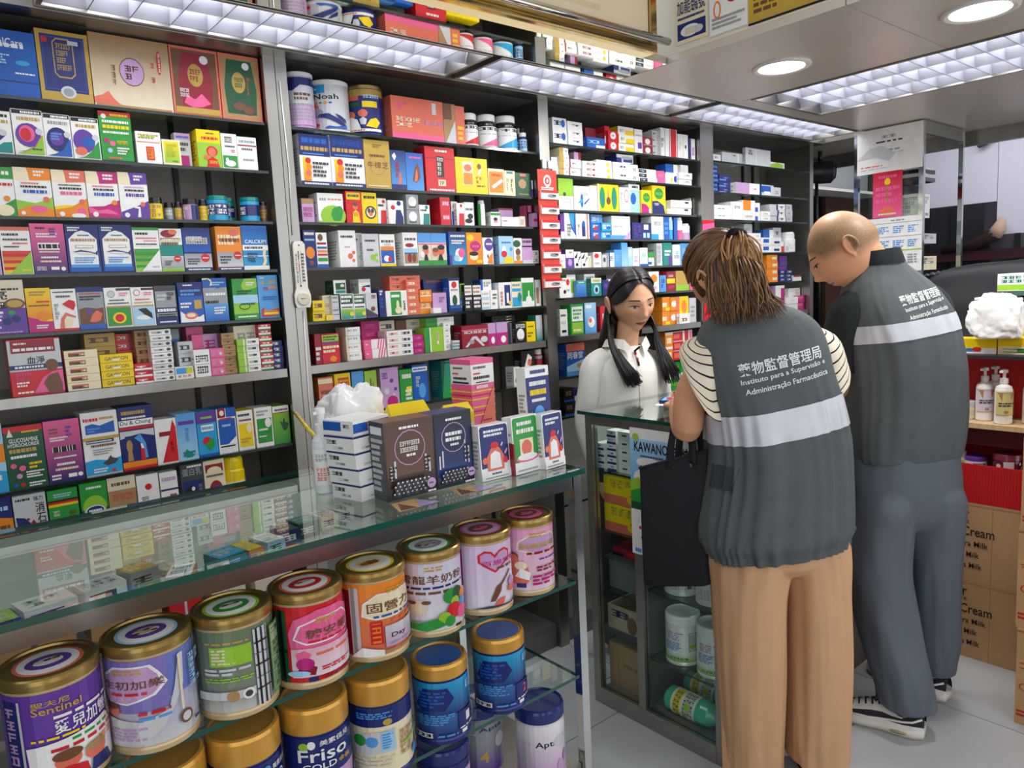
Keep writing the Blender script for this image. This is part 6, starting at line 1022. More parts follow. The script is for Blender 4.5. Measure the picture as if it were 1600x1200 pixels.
def endface(label, y, z, w, h, base, des, x=1.875, name='medicine_carton', group='cartons in the end cabinet', dep=.12, seed=1):
    """goods whose printed face looks along -X, out of the cabinet's glass end"""
    mb = carton_mesh(w, dep, h, base, des, CARD, seed, False); o = mb.obj(name, None, (x+dep/2, y, z)); o.rotation_euler.z = R_(-90); return tag(o, label, 'carton', group)
for i in range(6): endface(f'small white and navy carton in the end cabinet, {["lowest", "second lowest", "third from bottom", "fourth from bottom", "fifth from bottom", "topmost"][i]} of the tall pile', 1.742, .8584+i*.024, .042, .0232, 'w', sw, seed=i)
for i in range(4): endface(f'small white and navy carton in the end cabinet, {["lowest", "second lowest", "third from bottom", "topmost"][i]} of the short pile', 1.787, .8584+i*.024, .04, .0232, 'w', sw, x=1.862, seed=i+9)
for i in range(5): endface(f'white carton with grey tag in the end cabinet, {["lowest", "second", "middle", "fourth", "topmost"][i]} of five', 1.668, .8584+i*.029, .085, .0282, 'w', 'R 0 0 100 100 w;R 20 44 46 66 x;M 54 40 84 60 q 1', seed=i+20)
yl = 'R 0 0 100 100 y;M 16 60 84 92 u 3;R 0 0 100 34 O;E 72 26 16 16 y;P r 60 40 100 30 100 36 70 44'
for i in range(2): endface(('lower', 'upper')[i]+' yellow and salmon gift carton in the end cabinet', 1.69, .6404+i*.1, .19, .098, 'y', yl, group='yellow cartons in the end cabinet', seed=i)
endface('crumpled dark red packet lying under the yellow cartons', 1.69, .543, .17, .03, 'R', 'R 0 0 100 100 R;R 40 20 100 80 r;R 0 0 30 40 k', x=1.9)
b = MB(); b.box((-.09, -.088, 0), (.09, .088, .115), lin('6d7375'), GLOSSP); b.box((-.1, -.096, .108), (.1, .096, .117), lin('4d5254'), GLOSSP)
tag(b.obj('plastic_bin', None, (1.975, 1.693, .4254)), 'grey plastic bin on a middle shelf of the end cabinet', 'bin')
b = MB(); g_ = lin('b7a98d')
for lo, hi in (((-.09, -.095, 0), (.09, .095, .006)), ((-.09, -.095, .006), (-.084, .095, .11)), ((.084, -.095, .006), (.09, .095, .11)), ((-.084, -.095, .006), (.084, -.089, .11)), ((-.084, .089, .006), (.084, .095, .11))): b.box(lo, hi, g_, MATTE)
p = Print(b, lambda u, v, k: (-.09-k*LAY, .095-u*.19, v*.11), .58, MATTE, seed=3); p.draw('R 0 0 100 20 x;M 10 30 60 90 n 2;E 60 50 12 30 h;M 76 30 96 80 x 4'); tag(b.obj('open_tray_box', None, (1.975, 1.7, .2464)), 'stained open paper box above the kraft carton', 'box')
endface('plain kraft carton on the floor of the end cabinet', 1.69, .0584, .19, .16, 'T', 'R 0 0 100 100 T;R 22 0 23 100 h;M 34 50 70 60 h 1', name='kraft_carton', group='kraft cartons')
for i, (lb, y, z) in enumerate((('white milk tin with lime foot in the cabinet, nearer the mid post', 1.495, .2364), ('white milk tin with lime foot in the cabinet, cut by the trousers', 1.368, .2364), ('white and pink tin on the upper right cabinet shelf, nearer mid post', 1.495, .4784), ('white and pink tin on the upper right cabinet shelf, near trousers', 1.368, .4784))):
    o = tin(lb, 1.93, y, z, .0585, .17, 'w', 'R 0 0 100 100 w;G 0 0 100 24 l w;M 14 60 50 84 i 4;M 10 30 46 56 B 6;M 60 30 94 84 s 8;E 70 44 8 6 l;M 20 6 60 14 g 1' if i < 2 else 'R 0 0 100 100 w;M 20 6 80 34 i 4;R 60 10 70 24 h', 'w', 'w', 'plain', -.9, 2.8, 'tins in the end cabinet', 50+i)
for i, (lb, x, y0, s_) in enumerate((('teal cleaner bottle with pink cap lying on the cabinet floor', 1.895, 1.535, 1), ('second teal bottle lying behind the pink-capped one', 2.03, 1.56, .9))):
    tt = tag(empty('cleaner_bottle', (x, y0, .0584+.042*s_)), lb, 'bottle', 'teal bottles in the end cabinet'); tt.rotation_euler = (R_(90), 0, 0)
    b = MB(); b.lathe([(.001, 0), (.03*s_, .003), (.041*s_, .015), (.042*s_, .05), (.042*s_, .15), (.038*s_, .175), (.022*s_, .2), (.017*s_, .206)], 28, lin('35b391'), GLOSSP); b.obj('body', tt)
    b = MB(); p = Print(b, cyl_map(.0422*s_, .04, .095, -1.9, 3.2), .8, CARD, True, i); p.draw('R 0 0 100 100 e7e4dd;R 10 8 90 40 y;M 16 12 84 36 d 2;M 10 50 90 92 x 4;D 50 70 10 l'); b.obj('label', tt)
    b = MB(); b.lathe([(.016*s_, .206), (.0165*s_, .208), (.0165*s_, .235), (.012*s_, .24), (.001, .24)], 20, lin('ef7f9d'), GLOSSP); b.obj('cap', tt)
sheet('advert_poster', 'sky blue advert poster with black lettering behind the black tote bag', 'poster', (1.8125, 1.602, .615), (0, -1, 0), (0, 0, 1), .325, .425, 'G 0 0 100 100 q w;G 0 36 100 100 a w;G 0 40 60 92 B a;E 30 62 26 8 w;E 60 70 30 7 w;E 24 74 16 4 w;P l 0 40 0 58 10 62 22 54 30 40;P g 0 40 0 50 14 54 22 46 26 40;P d 0 36 0 42 30 42 30 36;R 0 0 100 36 w;E 8 93 4 3 l;T 6 82 42 8 k KAWANO;M 14 78 42 80 x 1;T 54 76 44 14 k 同樂牛奶;D 16 14 4 r;M 10 20 20 24 r 1;M 4 1 30 6 B 1', seed=4)
sheet('paper_form', 'white paper form lying on the cabinet glass by the writing arm', 'paper', (2.12, 1.42, 1.0755), (.94, .34, 0), (-.34, .94, 0), .2, .27, 'R 0 0 100 100 w;M 8 20 92 92 q 9', seed=2)
sheet('paper_form', 'white paper form lying nearer the staff on the cabinet glass', 'paper', (2.4, 1.5, 1.0755), (.97, -.2, 0), (.2, .97, 0), .2, .27, 'R 0 0 100 100 w;M 8 20 92 92 q 9', seed=3)
b = MB(); b.box((-.05, -.035, 0), (.05, .035, .012), col('n'), GLOSSP); p = Print(b, lambda u, v, k: (-.05+u*.1, -.035+v*.07, .012+k*LAY), .7, CARD); p.draw('R 4 6 96 94 B;E 50 50 30 30 r;M 10 70 60 90 w 1')
tag(b.obj('medicine_packet', None, (2.12, 1.67, 1.0756), .5), 'blue packet with red dot lying on the cabinet glass', 'packet')
# ------------------------------------------------------------------ right-hand display: cartons, red box shelf, bottles
KR = mat('kraft_card', attr=True, rough=.75, spec=.2, noise=.08, nscale=9)
def xface(name, label, x0, y0, y1, z, h, dep, base, des, cat, m=CARD, group=None, seed=1):
    mb = carton_mesh(y1-y0, dep, h, base, des, m, seed, False); o = mb.obj(name, None, (x0+dep/2, (y0+y1)/2, z)); o.rotation_euler.z = R_(-90); return tag(o, label, cat, group)
sc_ = 'R 0 0 100 100 c79f74;R 80 0 80.6 100 b08658;R 38 0 38.5 100 ba9163;G 0 96 100 100 b58b5f c79f74;T 34 80 30 13 3a2e2e Summer;T 42 74 22 4 5a4a44 LOVELITE;T 30 58 52 12 3a2e2e Shower_Cream;R 38 45 45 53 9c7950;R 39 46 44 52 c79f74;R 38 31 45 39 9c7950;R 39 32 44 38 c79f74;R 38 17 45 25 9c7950;R 39 18 44 24 c79f74;P 3a2e2e 39 22 41 18 46 28 45 28 41 20 40 22;T 50 45 28 7 3a2e2e Sakura_Milk;T 50 31 22 7 3a2e2e Rose_Milk;T 50 17 24 7 3a2e2e Goats_Milk'
for i in range(2):
    xface('shower_cream_carton', ('lower', 'upper')[i]+' kraft Shower Cream carton behind the man in grey trousers', 3.06, .842, 1.32, .0003+i*.309, .3085, .36, 'c79f74', sc_, 'carton', KR, 'shower cream cartons', i)
b = MB(); rd = lin('d31f26')
b.box((-.24, -.18, 0), (.24, .18, .006), rd, MATTE)
for lo, hi in (((-.24, -.18, .006), (.24, -.176, .15)), ((-.24, .176, .006), (.24, .18, .2)), ((-.24, -.176, .006), (-.236, .176, .15)), ((.236, -.176, .006), (.24, .176, .15))): b.box(lo, hi, rd, MATTE)
for i in range(48): u = -.236+i*.01; b.box((u, -.1815, .004), (u+.005, -.1801, .148), lin('c41c24'), MATTE)
o = b.obj('red_tray_carton', None, (3.24, 1.081, .6175)); o.rotation_euler.z = R_(-90); tag(o, 'red corrugated tray carton of jars on the Shower Cream cartons', 'carton')
def jar(label, x, y, z, r, h, c, lidc, des, cat='jar', group='jars in the red display', name='cream_jar', m=GLOSSP):
    b = MB(); b.lathe([(r*.93, 0), (r, .003), (r, h*.66), (r*.94, h*.7)], 28, lin(c) if len(c) > 1 else col(c), m); p = Print(b, cyl_map(r*1.002, .004, h*.6, -.9, 3.0), h*.6/(r*3), CARD, True); p.draw(des)
    o = b.obj(name, None, (x, y, z)); tag(o, label, cat, group)
    l = MB(); l.lathe([(r*.98, h*.68), (r*1.02, h*.7), (r*1.02, h*.97), (r*.96, h), (.001, h)], 28, lin(lidc) if len(lidc) > 1 else col(lidc), GLOSSP); l.obj('lid', o)
xface('inner_carton', 'dark red inner carton the jars stand on inside the tray', 3.07, .85, 1.312, .624, .11, .33, '8a1a26', 'R 0 0 100 100 8a1a26', 'carton', MATTE)
for i, (lb, y, r, h, c, l_, d_) in enumerate((('cream jar with pale label behind the purple one', 1.085, .034, .066, 'e', 'q', 'R 0 0 100 100 z;M 10 20 80 80 l 2'), ('white and purple cream jar in the red display', 1.02, .037, .052, 'w', 'v', 'R 0 0 100 100 w;R 30 0 70 80 v;M 34 50 66 70 w 1'), ('large clear maroon jar with silver band in the red display', .92, .046, .074, '6d2638', '8b3a4e', 'R 30 0 54 100 d8d2d4;D 18 60 6 e;D 80 40 5 e;D 72 80 4 e'))):
    jar(lb, 3.12+.01*i, y, .7344, r, h, c, l_, d_)
# red open-fronted box with a wooden shelf and lotion bottles
t = tag(empty('red_display_box', (3.25, 1.08, .91)), 'red open display box with a wooden base holding lotion bottles', 'display')
WOODM = mat('pale_wood', 'd9b98c', rough=.55, noise=.18, nscale=5, stretch=(1, 14, 1))
REDM = mat('red_board', 'd81f2b', rough=.5, noise=.04)
boxobj('wooden_shelf', (3.055, .78, .906), (3.45, 1.32, .925), WOODM, t)
boxobj('under_box', (3.10, .79, .834), (3.45, 1.31, .9055), mat('maroon_board', '5e1420', rough=.6), t)
boxobj('back_board', (3.44, .78, .926), (3.45, 1.32, 1.165), REDM, t)
boxobj('side_board', (3.2, 1.305, .926), (3.439, 1.315, 1.165), REDM, t)
boxobj('side_board', (3.2, .78, .926), (3.439, .79, 1.165), REDM, t)
boxobj('inner_board', (3.25, .791, .926), (3.256, 1.304, 1.165), REDM, t)
boxobj('top_board', (3.06, .76, 1.166), (3.5, 1.33, 1.178), mat('black_shelf', '222326', rough=.5), t)
def pump(label, x, y, lc, grp='pump bottles in the red display'):
    tt = tag(empty('pump_bottle', (x, y, .9253)), label, 'bottle', grp)
    b = MB(); b.lathe([(.026, 0), (.029, .004), (.029, .125), (.025, .138), (.012, .146), (.012, .15)], 28, col('w'), GLOSSP); b.obj('body', tt)
    b = MB(); p = Print(b, cyl_map(.0292, .035, .085, -.95, 2.4), 1.2, CARD, True, 5); p.draw(f'R 0 0 100 100 {lc};P T 10 96 30 60 34 96;P T 66 96 70 62 90 96;M 14 36 86 56 x 2;M 40 8 60 20 h 1;R 0 0 100 2 u;R 0 98 100 100 u'); b.obj('label', tt)
    b = MB(); b.lathe([(.0135, .15), (.0135, .168), (.005, .17), (.005, .188), (.012, .189), (.012, .2), (.001, .203)], 20, col('w'), WHITEP); b.box((-.034, -.006, .191), (-.01, .006, .199), col('w'), WHITEP); b.obj('pump', tt); return tt
pump('white pump bottle with lilac label in the red display', 3.14, 1.0, 'dcd0e4')
pump('white pump bottle with yellow-green label in the red display', 3.10, .925, 'd9cf86')
pump('white pump bottle behind the two labelled ones', 3.205, .985, 'w')
pump('white pump bottle at the carton tower side of the red display', 3.15, .85, 'e')
jar('white jar beside the lilac-labelled pump bottle', 3.14, 1.062, .9253, .03, .07, 'w', 'q', 'R 0 0 100 100 z;M 10 20 90 80 q 2')
jar('second white jar, half hidden by the man', 3.16, 1.125, .9253, .03, .06, 'w', 'w', 'R 0 0 100 100 q;M 10 20 90 80 s 2')
# on top: boxes, wrapped goods, black bag
TT = 1.1783
xface('mask_box', 'white and green box, uppermost beside the black bag', 3.24, .80, 1.0, TT+.163, .13, .13, 'w', 'R 0 0 100 100 w;R 0 0 100 50 3f5f52;M 20 10 96 40 k 1;R 0 52 100 68 l;M 6 72 76 94 t 2;P g 60 60 100 60 100 90 80 86', 'box', seed=2)
xface('mask_box', 'pale carton carrying the uppermost white and green box', 3.24, .80, 1.0, TT+.0003, .162, .13, 'z', 'R 0 0 100 100 z;R 0 60 100 66 g', 'box', seed=3)
xface('mask_box', 'teal and white box standing lower beside the black bag', 3.25, 1.003, 1.08, TT+.0003, .205, .1, 'w', 'R 0 0 100 100 w;G 0 40 100 96 w t;R 0 60 60 90 t;M 10 8 90 34 t 2', 'box', seed=4)
xface('tissue_pack', 'yellow and white pack under the plastic-wrapped bundle', 3.12, .96, 1.12, TT+.0003, .055, .1, 'y', 'R 0 0 100 100 w;R 0 40 100 100 y;M 10 10 80 40 B 1;E 60 30 10 16 r', 'pack', seed=5)
xface('tissue_pack', 'second yellow and white pack near the carton tower', 3.12, .8, .955, TT+.0003, .06, .1, 'y', 'R 0 0 100 100 z;R 0 50 100 100 y;M 10 10 80 40 g 1', 'pack', seed=6)
crumple('plastic_bundle', 'goods wrapped in a crumpled white plastic bag by the green boxes', (3.115, .96, TT+.061), .05, .09, .088, BAGM, 5, cat='bag', amp=.16)
o = boxobj('side_table', (3.52, .3, 0), (4.1, 1.45, 1.05), mat('dark_counter', '3b3836', rough=.5)); tag(o, 'dark side counter under the black woven bag', 'counter')
from mathutils import noise as _ns
bm = bmesh.new(); bmesh.ops.create_cube(bm, size=1); bmesh.ops.subdivide_edges(bm, edges=bm.edges[:], cuts=24, use_grid_fill=True)
for v in bm.verts:
    q = v.co*2; n4 = (abs(q.x)**6+abs(q.y)**6+abs(q.z)**6)**(1/6); q = q/n4*(max(abs(q.x), abs(q.y), abs(q.z)))
    w = .008*_ns.noise(Vector(q)*2.3)
    v.co = Vector((q.x*.12*(1-.25*(q.z+1)/2)+w, q.y*.42, (q.z+1)*.23*(1-.06*q.y*q.y)+w))
me = bpy.data.meshes.new('black_bag'); bm.to_mesh(me); bm.free()
me.materials.append(mat('black_woven', '26282d', rough=.55, spec=.4, bump=.0)); me.polygons.foreach_set('use_smooth', [True]*len(me.polygons))
o = bpy.data.objects.new('woven_bag', me); COL.objects.link(o); o.location = (3.68, 1.0, 1.062); tag(o, 'big black bag with a woven top edge behind the green boxes', 'bag')
b = MB()
for i in range(34):
    for j in range(3):
        y = -.40+i*.0242+(j % 2)*.012; b.mesh([(-.011, y-.011, 0), (-.011, y+.011, 0), (.011, y+.011, 0), (.011, y-.011, 0), (0, y, .009)], [(0, 3, 4), (3, 2, 4), (2, 1, 4), (1, 0, 4)], lin('3a3d44'), GLOSSP)
        for k in range(5): b.v[-5+k] = (b.v[-5+k][0]-.06+j*.03, b.v[-5+k][1], b.v[-5+k][2]+.447-.03*(y/.42)**2-.004*(2-j))
wv = b.obj('woven_trim', o); wv['kind'] = 'stuff'
# carton tower at the frame edge
for i, (z, h, lb, rz) in enumerate(((0, .33, 'lowest kraft carton of the tower at the frame edge', 0), (.3305, .33, 'middle kraft carton of the tower, with red stamp', 1.2), (.661, .3, 'third kraft carton of the tower, with black print', -.8), (.9615, .31, 'topmost kraft carton of the tower, with red top edge', .6))):
    o = xface('tower_carton', lb, 2.70+(i % 2)*.012, .30, .745+(i == 1)*.012, z+.0003, h, .4, 'c49a6c', 'R 0 0 100 100 c49a6c;M 2 58 10 66 c0392f 1;M 1 8 12 16 c0392f 2;R 0 96 100 98 9b7045;'+('M 3 30 9 44 k 1' if i == 2 else 'E 6 40 4 4 c0392f;E 6 40 3 3 c49a6c'), 'carton', KR, 'kraft cartons of the tower', i); o.rotation_euler.z += R_(rz)
# ------------------------------------------------------------------ glass case hanging from the ceiling by the doorway
t = tag(empty('glass_case', (4.2, 1.72, 1.4)), 'tall glass case with taped papers standing beyond the man', 'case')
for x, y in ((3.945, 1.548), (3.945, 1.868), (4.44, 1.548), (4.44, 1.868)): boxobj('post', (x, y, .0), (x+.022, y+.022, 2.219), CHROME, t)
boxobj('top_rail', (3.95, 1.55, 2.16), (4.455, 1.566, 2.22), STEEL, t); boxobj('end_top_rail', (3.947, 1.571, 2.2), (3.96, 1.866, 2.219), STEEL, t)
for z in (1.948, 1.765, 1.635, 1.5, 1.2): pane('glass_shelf', (3.97, 1.572, z-.006), (4.43, 1.866, z), GLASS, GEDGED, t)
pane('end_pane', (3.952, 1.572, .1), (3.955, 1.866, 2.198), GLASS, GEDGED, t)
boxobj('base_cabinet', (3.97, 1.572, 0), (4.43, 1.866, 1.19), STEELD, t)
X_ = 3.9435
sheet('white_notice', 'large white bilingual notice taped high on the glass case', 'notice', (X_, 1.873, 2.0), (0, -1, 0), (0, 0, 1), .32, .218, 'R 0 0 100 100 w;M 38 76 62 84 s 1;M 30 66 70 72 x 1;M 36 46 66 52 s 1;M 30 40 74 44 q 1;M 6 14 40 18 O 1;M 6 8 50 12 q 1;P q 0 34 20 58 40 60 60 40 50 24 30 36', base='w', seed=3)
sheet('red_couplet', 'red paper couplet with gold flowers taped below the white notice', 'banner', (X_-.002, 1.79, 1.775), (0, -1, 0), (0, 0, 1), .145, .226, 'R 0 0 100 100 r;G 0 0 100 100 p r;E 50 78 10 8 y;M 20 84 84 94 p 1;M 10 30 90 70 p 3;M 44 30 56 74 u 3;E 50 14 24 10 O;M 20 4 80 10 z 1', base='r', seed=4)
sheet('wall_calendar', 'white year calendar taped at the foot of the glass case', 'calendar', (X_, 1.85, 1.5), (0, -1, 0), (0, 0, 1), .3, .272, 'R 0 0 100 100 w;M 50 92 72 96 s 1;R 0 89 100 90 s;M 6 70 24 84 B 4;M 30 70 48 84 B 4;M 54 70 72 84 B 4;M 78 70 94 84 B 4;R 0 64 100 65 s;M 6 44 24 58 B 4;M 30 44 48 58 B 4;M 54 44 72 58 B 4;M 78 44 94 58 B 4;R 0 38 100 40 l;M 6 14 24 32 s 4;M 30 14 48 32 s 4;M 54 14 72 32 s 4;M 78 14 94 32 s 4', base='w', seed=5)
carton('white_box', 'white printed box on a shelf of the glass case', 4.12, 1.66, 1.7654, .13, .1, .12, 'w', 'R 0 0 100 100 w;M 10 30 90 90 s 4;M 10 8 90 22 x 1', cat='box', sides='R 0 0 100 100 w;M 10 20 90 90 s 4')
for i, (c, w, h) in enumerate((('x', .2, .02), ('q', .19, .018), ('k', .17, .02), ('q', .2, .012))):
    carton('folded_bag', ('grey', 'silver', 'black', 'pale')[i]+' folded plastic bag stacked in the glass case, '+('lowest', 'second', 'third', 'topmost')[i], 4.15, 1.68, 1.9484+sum((.02, .018, .02, .012)[:i])+.0003, w, .14, h, c, f'R 0 0 100 100 {c}', rz=(0, 6, -5, 9)[i], cat='bag', group='folded bags in the glass case', m=GLOSSP)
for i, (z, w, h, c) in enumerate(((1.6354, .2, .05, 'q'), (1.5004, .22, .07, 'z'))):
    carton('paper_pile', ('grey paper pile on the lower shelf of the glass case', 'cream paper pile at the foot of the glass case')[i], 4.15, 1.68, z, w, .16, h, c, f'R 0 0 100 100 {c};M 4 20 96 90 s 3', cat='papers')
# ------------------------------------------------------------------ dark doorway and the room behind
DARK = mat('dark_frame', '1d1e22', rough=.4, noise=.1)
MARO = mat('maroon_wood', '3c1820', rough=.45, noise=.15, nscale=5)
LAV = mat('lavender_panel', 'd9d8ec', rough=.5, noise=.03, nscale=2)
struct(boxobj('wall_far', (7.0, -.2, 0), (7.1, 4.2, 2.74), mat('far_wall', '9a98a6', rough=.7)))
struct(boxobj('wall_passage', (4.12, 3.1, 0), (7.0, 3.2, 2.74), mat('passage_wall', '4a4441', rough=.7, noise=.1)))
struct(boxobj('wall_passage_side', (4.09, 2.62, 0), (4.12, 3.1, 2.6), STEELD))
w1 = struct(empty('wall_partition', (6.0, 1.4, 0)))
boxobj('panel', (6.0, 1.872, 1.95), (6.03, 2.35, 2.7), LAV, w1); boxobj('panel', (6.0, .4, 1.72), (6.03, 1.868, 2.7), LAV, w1)
boxobj('panel', (6.0, 1.95, 1.4), (6.02, 2.5, 1.945), mat('tinted_window', '2f3036', rough=.25), w1); boxobj('panel', (6.0, .4, 1.3), (6.02, 1.945, 1.715), mat('grey_window', '55565e', rough=.25), w1)
for y in (2.3, 2.12, 1.9, 1.72, 1.55, 1.38): boxobj('mullion', (5.97, y, 1.0), (5.998, y+.03, 1.94 if y > 1.9 else 1.72), DARK, w1)
boxobj('rail', (5.95, .4, 1.55), (5.968, 2.5, 1.62), MARO, w1); boxobj('rail', (5.95, .4, 1.34), (5.968, 2.5, 1.40), MARO, w1); boxobj('panel', (6.0, .4, 0), (6.02, 2.5, 1.29), MARO, w1)
b = MB(); b.tube([(5.98, 1.93, 2.44), (5.96, 1.9, 2.40), (5.97, 1.95, 2.36), (5.95, 1.98, 2.33)], [.02, .035, .03, .012], 7, lin('5b5248'), MATTE); b.tube([(5.98, 1.93, 2.44), (5.97, 1.86, 2.43)], [.02, .01], 6, lin('8a8378'), MATTE)
tag(b.obj('torn_cable', None, (0, 0, 0)), 'torn brown cable end sticking out of the lavender panel', 'cable')
b = MB(); b.tube([(5.96, 2.2, 1.63), (5.95, 2.0, 1.66), (5.94, 1.86, 1.72), (5.95, 1.82, 1.8)], [.03, .04, .05, .02], 8, lin('2a1a1c'), MATTE); b.tube([(5.94, 1.86, 1.72), (5.93, 1.83, 1.76), (5.93, 1.81, 1.83)], [.05, .045, .02], 8, lin('c9a996'), MATTE)
tag(b.obj('rolled_cloth', None, (0, 0, 0)), 'dark rolled cloth with a pale end on the maroon rail', 'cloth')
d1 = struct(empty('door_1', (4.6, 2.3, 0)))
boxobj('door_frame', (4.1, 2.45, 0), (4.16, 2.5, 2.15), DARK, d1); boxobj('door_post', (4.53, 2.56, 0), (4.57, 2.6, 2.15), DARK, d1)
boxobj('tile_wall', (5.0, 2.95, 2.12), (6.4, 2.97, 2.7), mat('white_tile', 'cfd3d8', rough=.3), d1); boxobj('shelf_board', (4.7, 2.7, 2.10), (6.2, 2.94, 2.12), WHITEP, d1)
boxobj('brown_panel', (5.6, 2.9, 0), (6.2, 2.93, 2.09), mat('brown_door', '4b3127', rough=.5, noise=.15), d1)
sheet('pinned_paper', 'larger pale paper pinned in the dark doorway', 'paper', (5.12, 2.89, 1.82), (1, 0, 0), (0, 0, 1), .17, .2, 'R 0 0 100 100 q;D 50 76 12 x;M 20 14 80 50 s 3', base='q')
sheet('pinned_paper', 'smaller pale paper pinned beside the larger one in the doorway', 'paper', (4.98, 2.89, 1.84), (1, 0, 0), (0, 0, 1), .12, .18, 'R 0 0 100 100 q;M 20 14 80 80 s 4', base='q')
t = tag(empty('security_camera', (4.3, 2.262, 2.10)), 'black round camera unit hung at the last shelving bay with its cable', 'camera')
b = MB(); b.lathe([(.001, -.08), (.055, -.075), (.066, .0), (.066, .06), (.05, .075), (.001, .076)], 24, col('k'), BLACKP); o = b.obj('body', t); o.rotation_euler = (R_(90), 0, R_(40))
b = MB(); b.lathe([(.04, .077), (.044, .082), (.028, .084), (.001, .08)], 24, lin('2c2d33'), GLOSSP, caps=False); o = b.obj('lens', t); o.rotation_euler = (R_(90), 0, R_(40))
b = MB(); b.tube([(0, 0, .06), (0, 0, .12)], .012, 10, col('k'), BLACKP); b.obj('bracket', t)
b = MB(); b.tube([(.0, .02, -.03), (-.02, .01, -.2), (-.01, .0, -.6), (0, 0, -1.0)], .01, 8, col('k'), BLACKP); b.obj('cable', t)
# unseen stock opposite the counter, mirrored in the rail; end pieces added against glare
for i, (x, y, w, h, c) in enumerate(((-.35, -.75, .5, .45, 'c49a6c'), (.2, -.8, .45, .4, 'b98d5f'), (.72, -.78, .45, .5, 'c79f74'), (1.25, -.8, .45, .42, 'b04a44'), (-.35, -.76, .46, .4, 'c49a6c'), (.72, -.79, .4, .35, 'd8cfc0'), (1.75, -.8, .45, .5, '6d6a6a'), (2.25, -.8, .45, .45, 'c79f74'), (2.75, -.8, .45, .55, '5a5f66'))):
    z = .0003 if i < 4 or i > 5 else (.4506 if i == 4 else .5006)
    carton('stock_carton', ('kraft stock carton behind the viewer, first of the floor row', 'kraft stock carton behind the viewer, second of the floor row', 'kraft stock carton behind the viewer, third of the floor row', 'red stock carton behind the viewer', 'kraft stock carton stacked on the first one behind the viewer', 'pale stock carton stacked on the third one behind the viewer', 'grey crate added behind the viewer, beside the red carton', 'kraft carton added behind the viewer, between two grey crates', 'slate crate added behind the viewer, last of the floor row')[i], x, y, z, w, .4, h, c, f'R 0 0 100 100 {c}', m=KR, group='stock cartons opposite the counter', rz=180)

# ------------------------------------------------------------------ people
from mathutils import noise as NZ
SKINM = mat('skin', attr=True, rough=.5, spec=.4, noise=.05, nscale=14, sub=.12)
def catmull(keys, m):
    k = np.array(keys, float); n = len(k); out = []
    for i in range(m):
        t = i/(m-1)*(n-1); j = min(int(t), n-2); f = t-j
        p0, p1, p2, p3 = k[max(j-1, 0)], k[j], k[j+1], k[min(j+2, n-1)]
        out.append(.5*((2*p1)+(-p0+p2)*f+(2*p0-5*p1+4*p2-p3)*f*f+(-p0+3*p1-3*p2+p3)*f**3))
    return out
def hoops(keys, m=40, n=48, ex=2.3, fold=None):
    """rings round a vertical-ish spine; key: cx cy cz half-width half-depth roll pitch"""
    keys = [tuple(q)+(0,)*(7-len(q)) for q in keys]; R = []
    for i, (cx, cy, cz, a, b, ro, pi) in enumerate(catmull(keys, m)):
        ring = []
        for k in range(n):
            t = 2*math.pi*k/n; c, s = math.cos(t), math.sin(t)
            dx = a*math.copysign(abs(c)**(2/ex), c); dy = b*math.copysign(abs(s)**(2/ex), s)
            if fold:
                f = 1+fold(i/(m-1), t)/max(a, .03); dx *= f; dy *= f
            ring.append((cx+dx, cy+dy, cz+ro*dx+pi*dy))
        R.append(ring)
    return R
def limb(keys, m=24, n=20, ex=2.0, fold=None):
    """rings square to a path; key: x y z rx ry"""
    P = catmull([tuple(q) if len(q) == 5 else tuple(q)+(q[3],) for q in keys], m); R = []; up = None
    for i, p in enumerate(P):
        c = Vector(p[:3]); t = (Vector(P[min(i+1, m-1)][:3])-Vector(P[max(i-1, 0)][:3])).normalized()
        if up is None: up = Vector((1, 0, 0)) if abs(t.x) < .8 else Vector((0, 1, 0))
        u = (up-t*up.dot(t)).normalized(); w = t.cross(u); up = u; ring = []
        for k in range(n):
            a = 2*math.pi*k/n; f = 1+(fold(i/(m-1), a)/max(p[3], .02) if fold else 0)
            ring.append(tuple(c+u*(p[3]*f*math.copysign(abs(math.cos(a))**(2/ex), math.cos(a)))+w*(p[4]*f*math.copysign(abs(math.sin(a))**(2/ex), math.sin(a)))))
        R.append(ring)
    return R
def headpt(d, s=1.0, jaw=.36):
    x, y, z = d; p = Vector((.0765*x, .098*y, .118*z))
    t = min(1, max(0, (-z-.05)/.95)); p.x *= 1-jaw*t**1.3
    if y > 0: p.y *= 1-.10*t
    else: p.y *= (1.03-.5*t)
    if z > .2 and y > 0: p.y *= 1-.10*(z-.2)
    if y > .1:
        w = min(1, (y-.1)/.3); u, v = p.x, p.z
        g = lambda u0, v0, su, sv: math.exp(-((u-u0)/su)**2-((v-v0)/sv)**2)
        e = .011*g(0, -.004, .0105, .022)+.019*g(0, -.029, .012, .0125)+.006*(g(.012, -.033, .008, .008)+g(-.012, -.033, .008, .008))
        e += .004*(g(.028, .026, .022, .009)+g(-.028, .026, .022, .009))-.0085*(g(.031, .006, .016, .011)+g(-.031, .006, .016, .011))+.004*(g(.031, .005, .011, .007)+g(-.031, .005, .011, .007))
        e += .004*(g(.042, -.02, .02, .02)+g(-.042, -.02, .02, .02))+.0065*g(0, -.056, .019, .006)+.0065*g(0, -.068, .016, .007)-.003*g(0, -.062, .02, .003)+.008*g(0, -.097, .02, .014)-.004*g(0, -.081, .02, .007)
        p.y += e*w
    return p*s
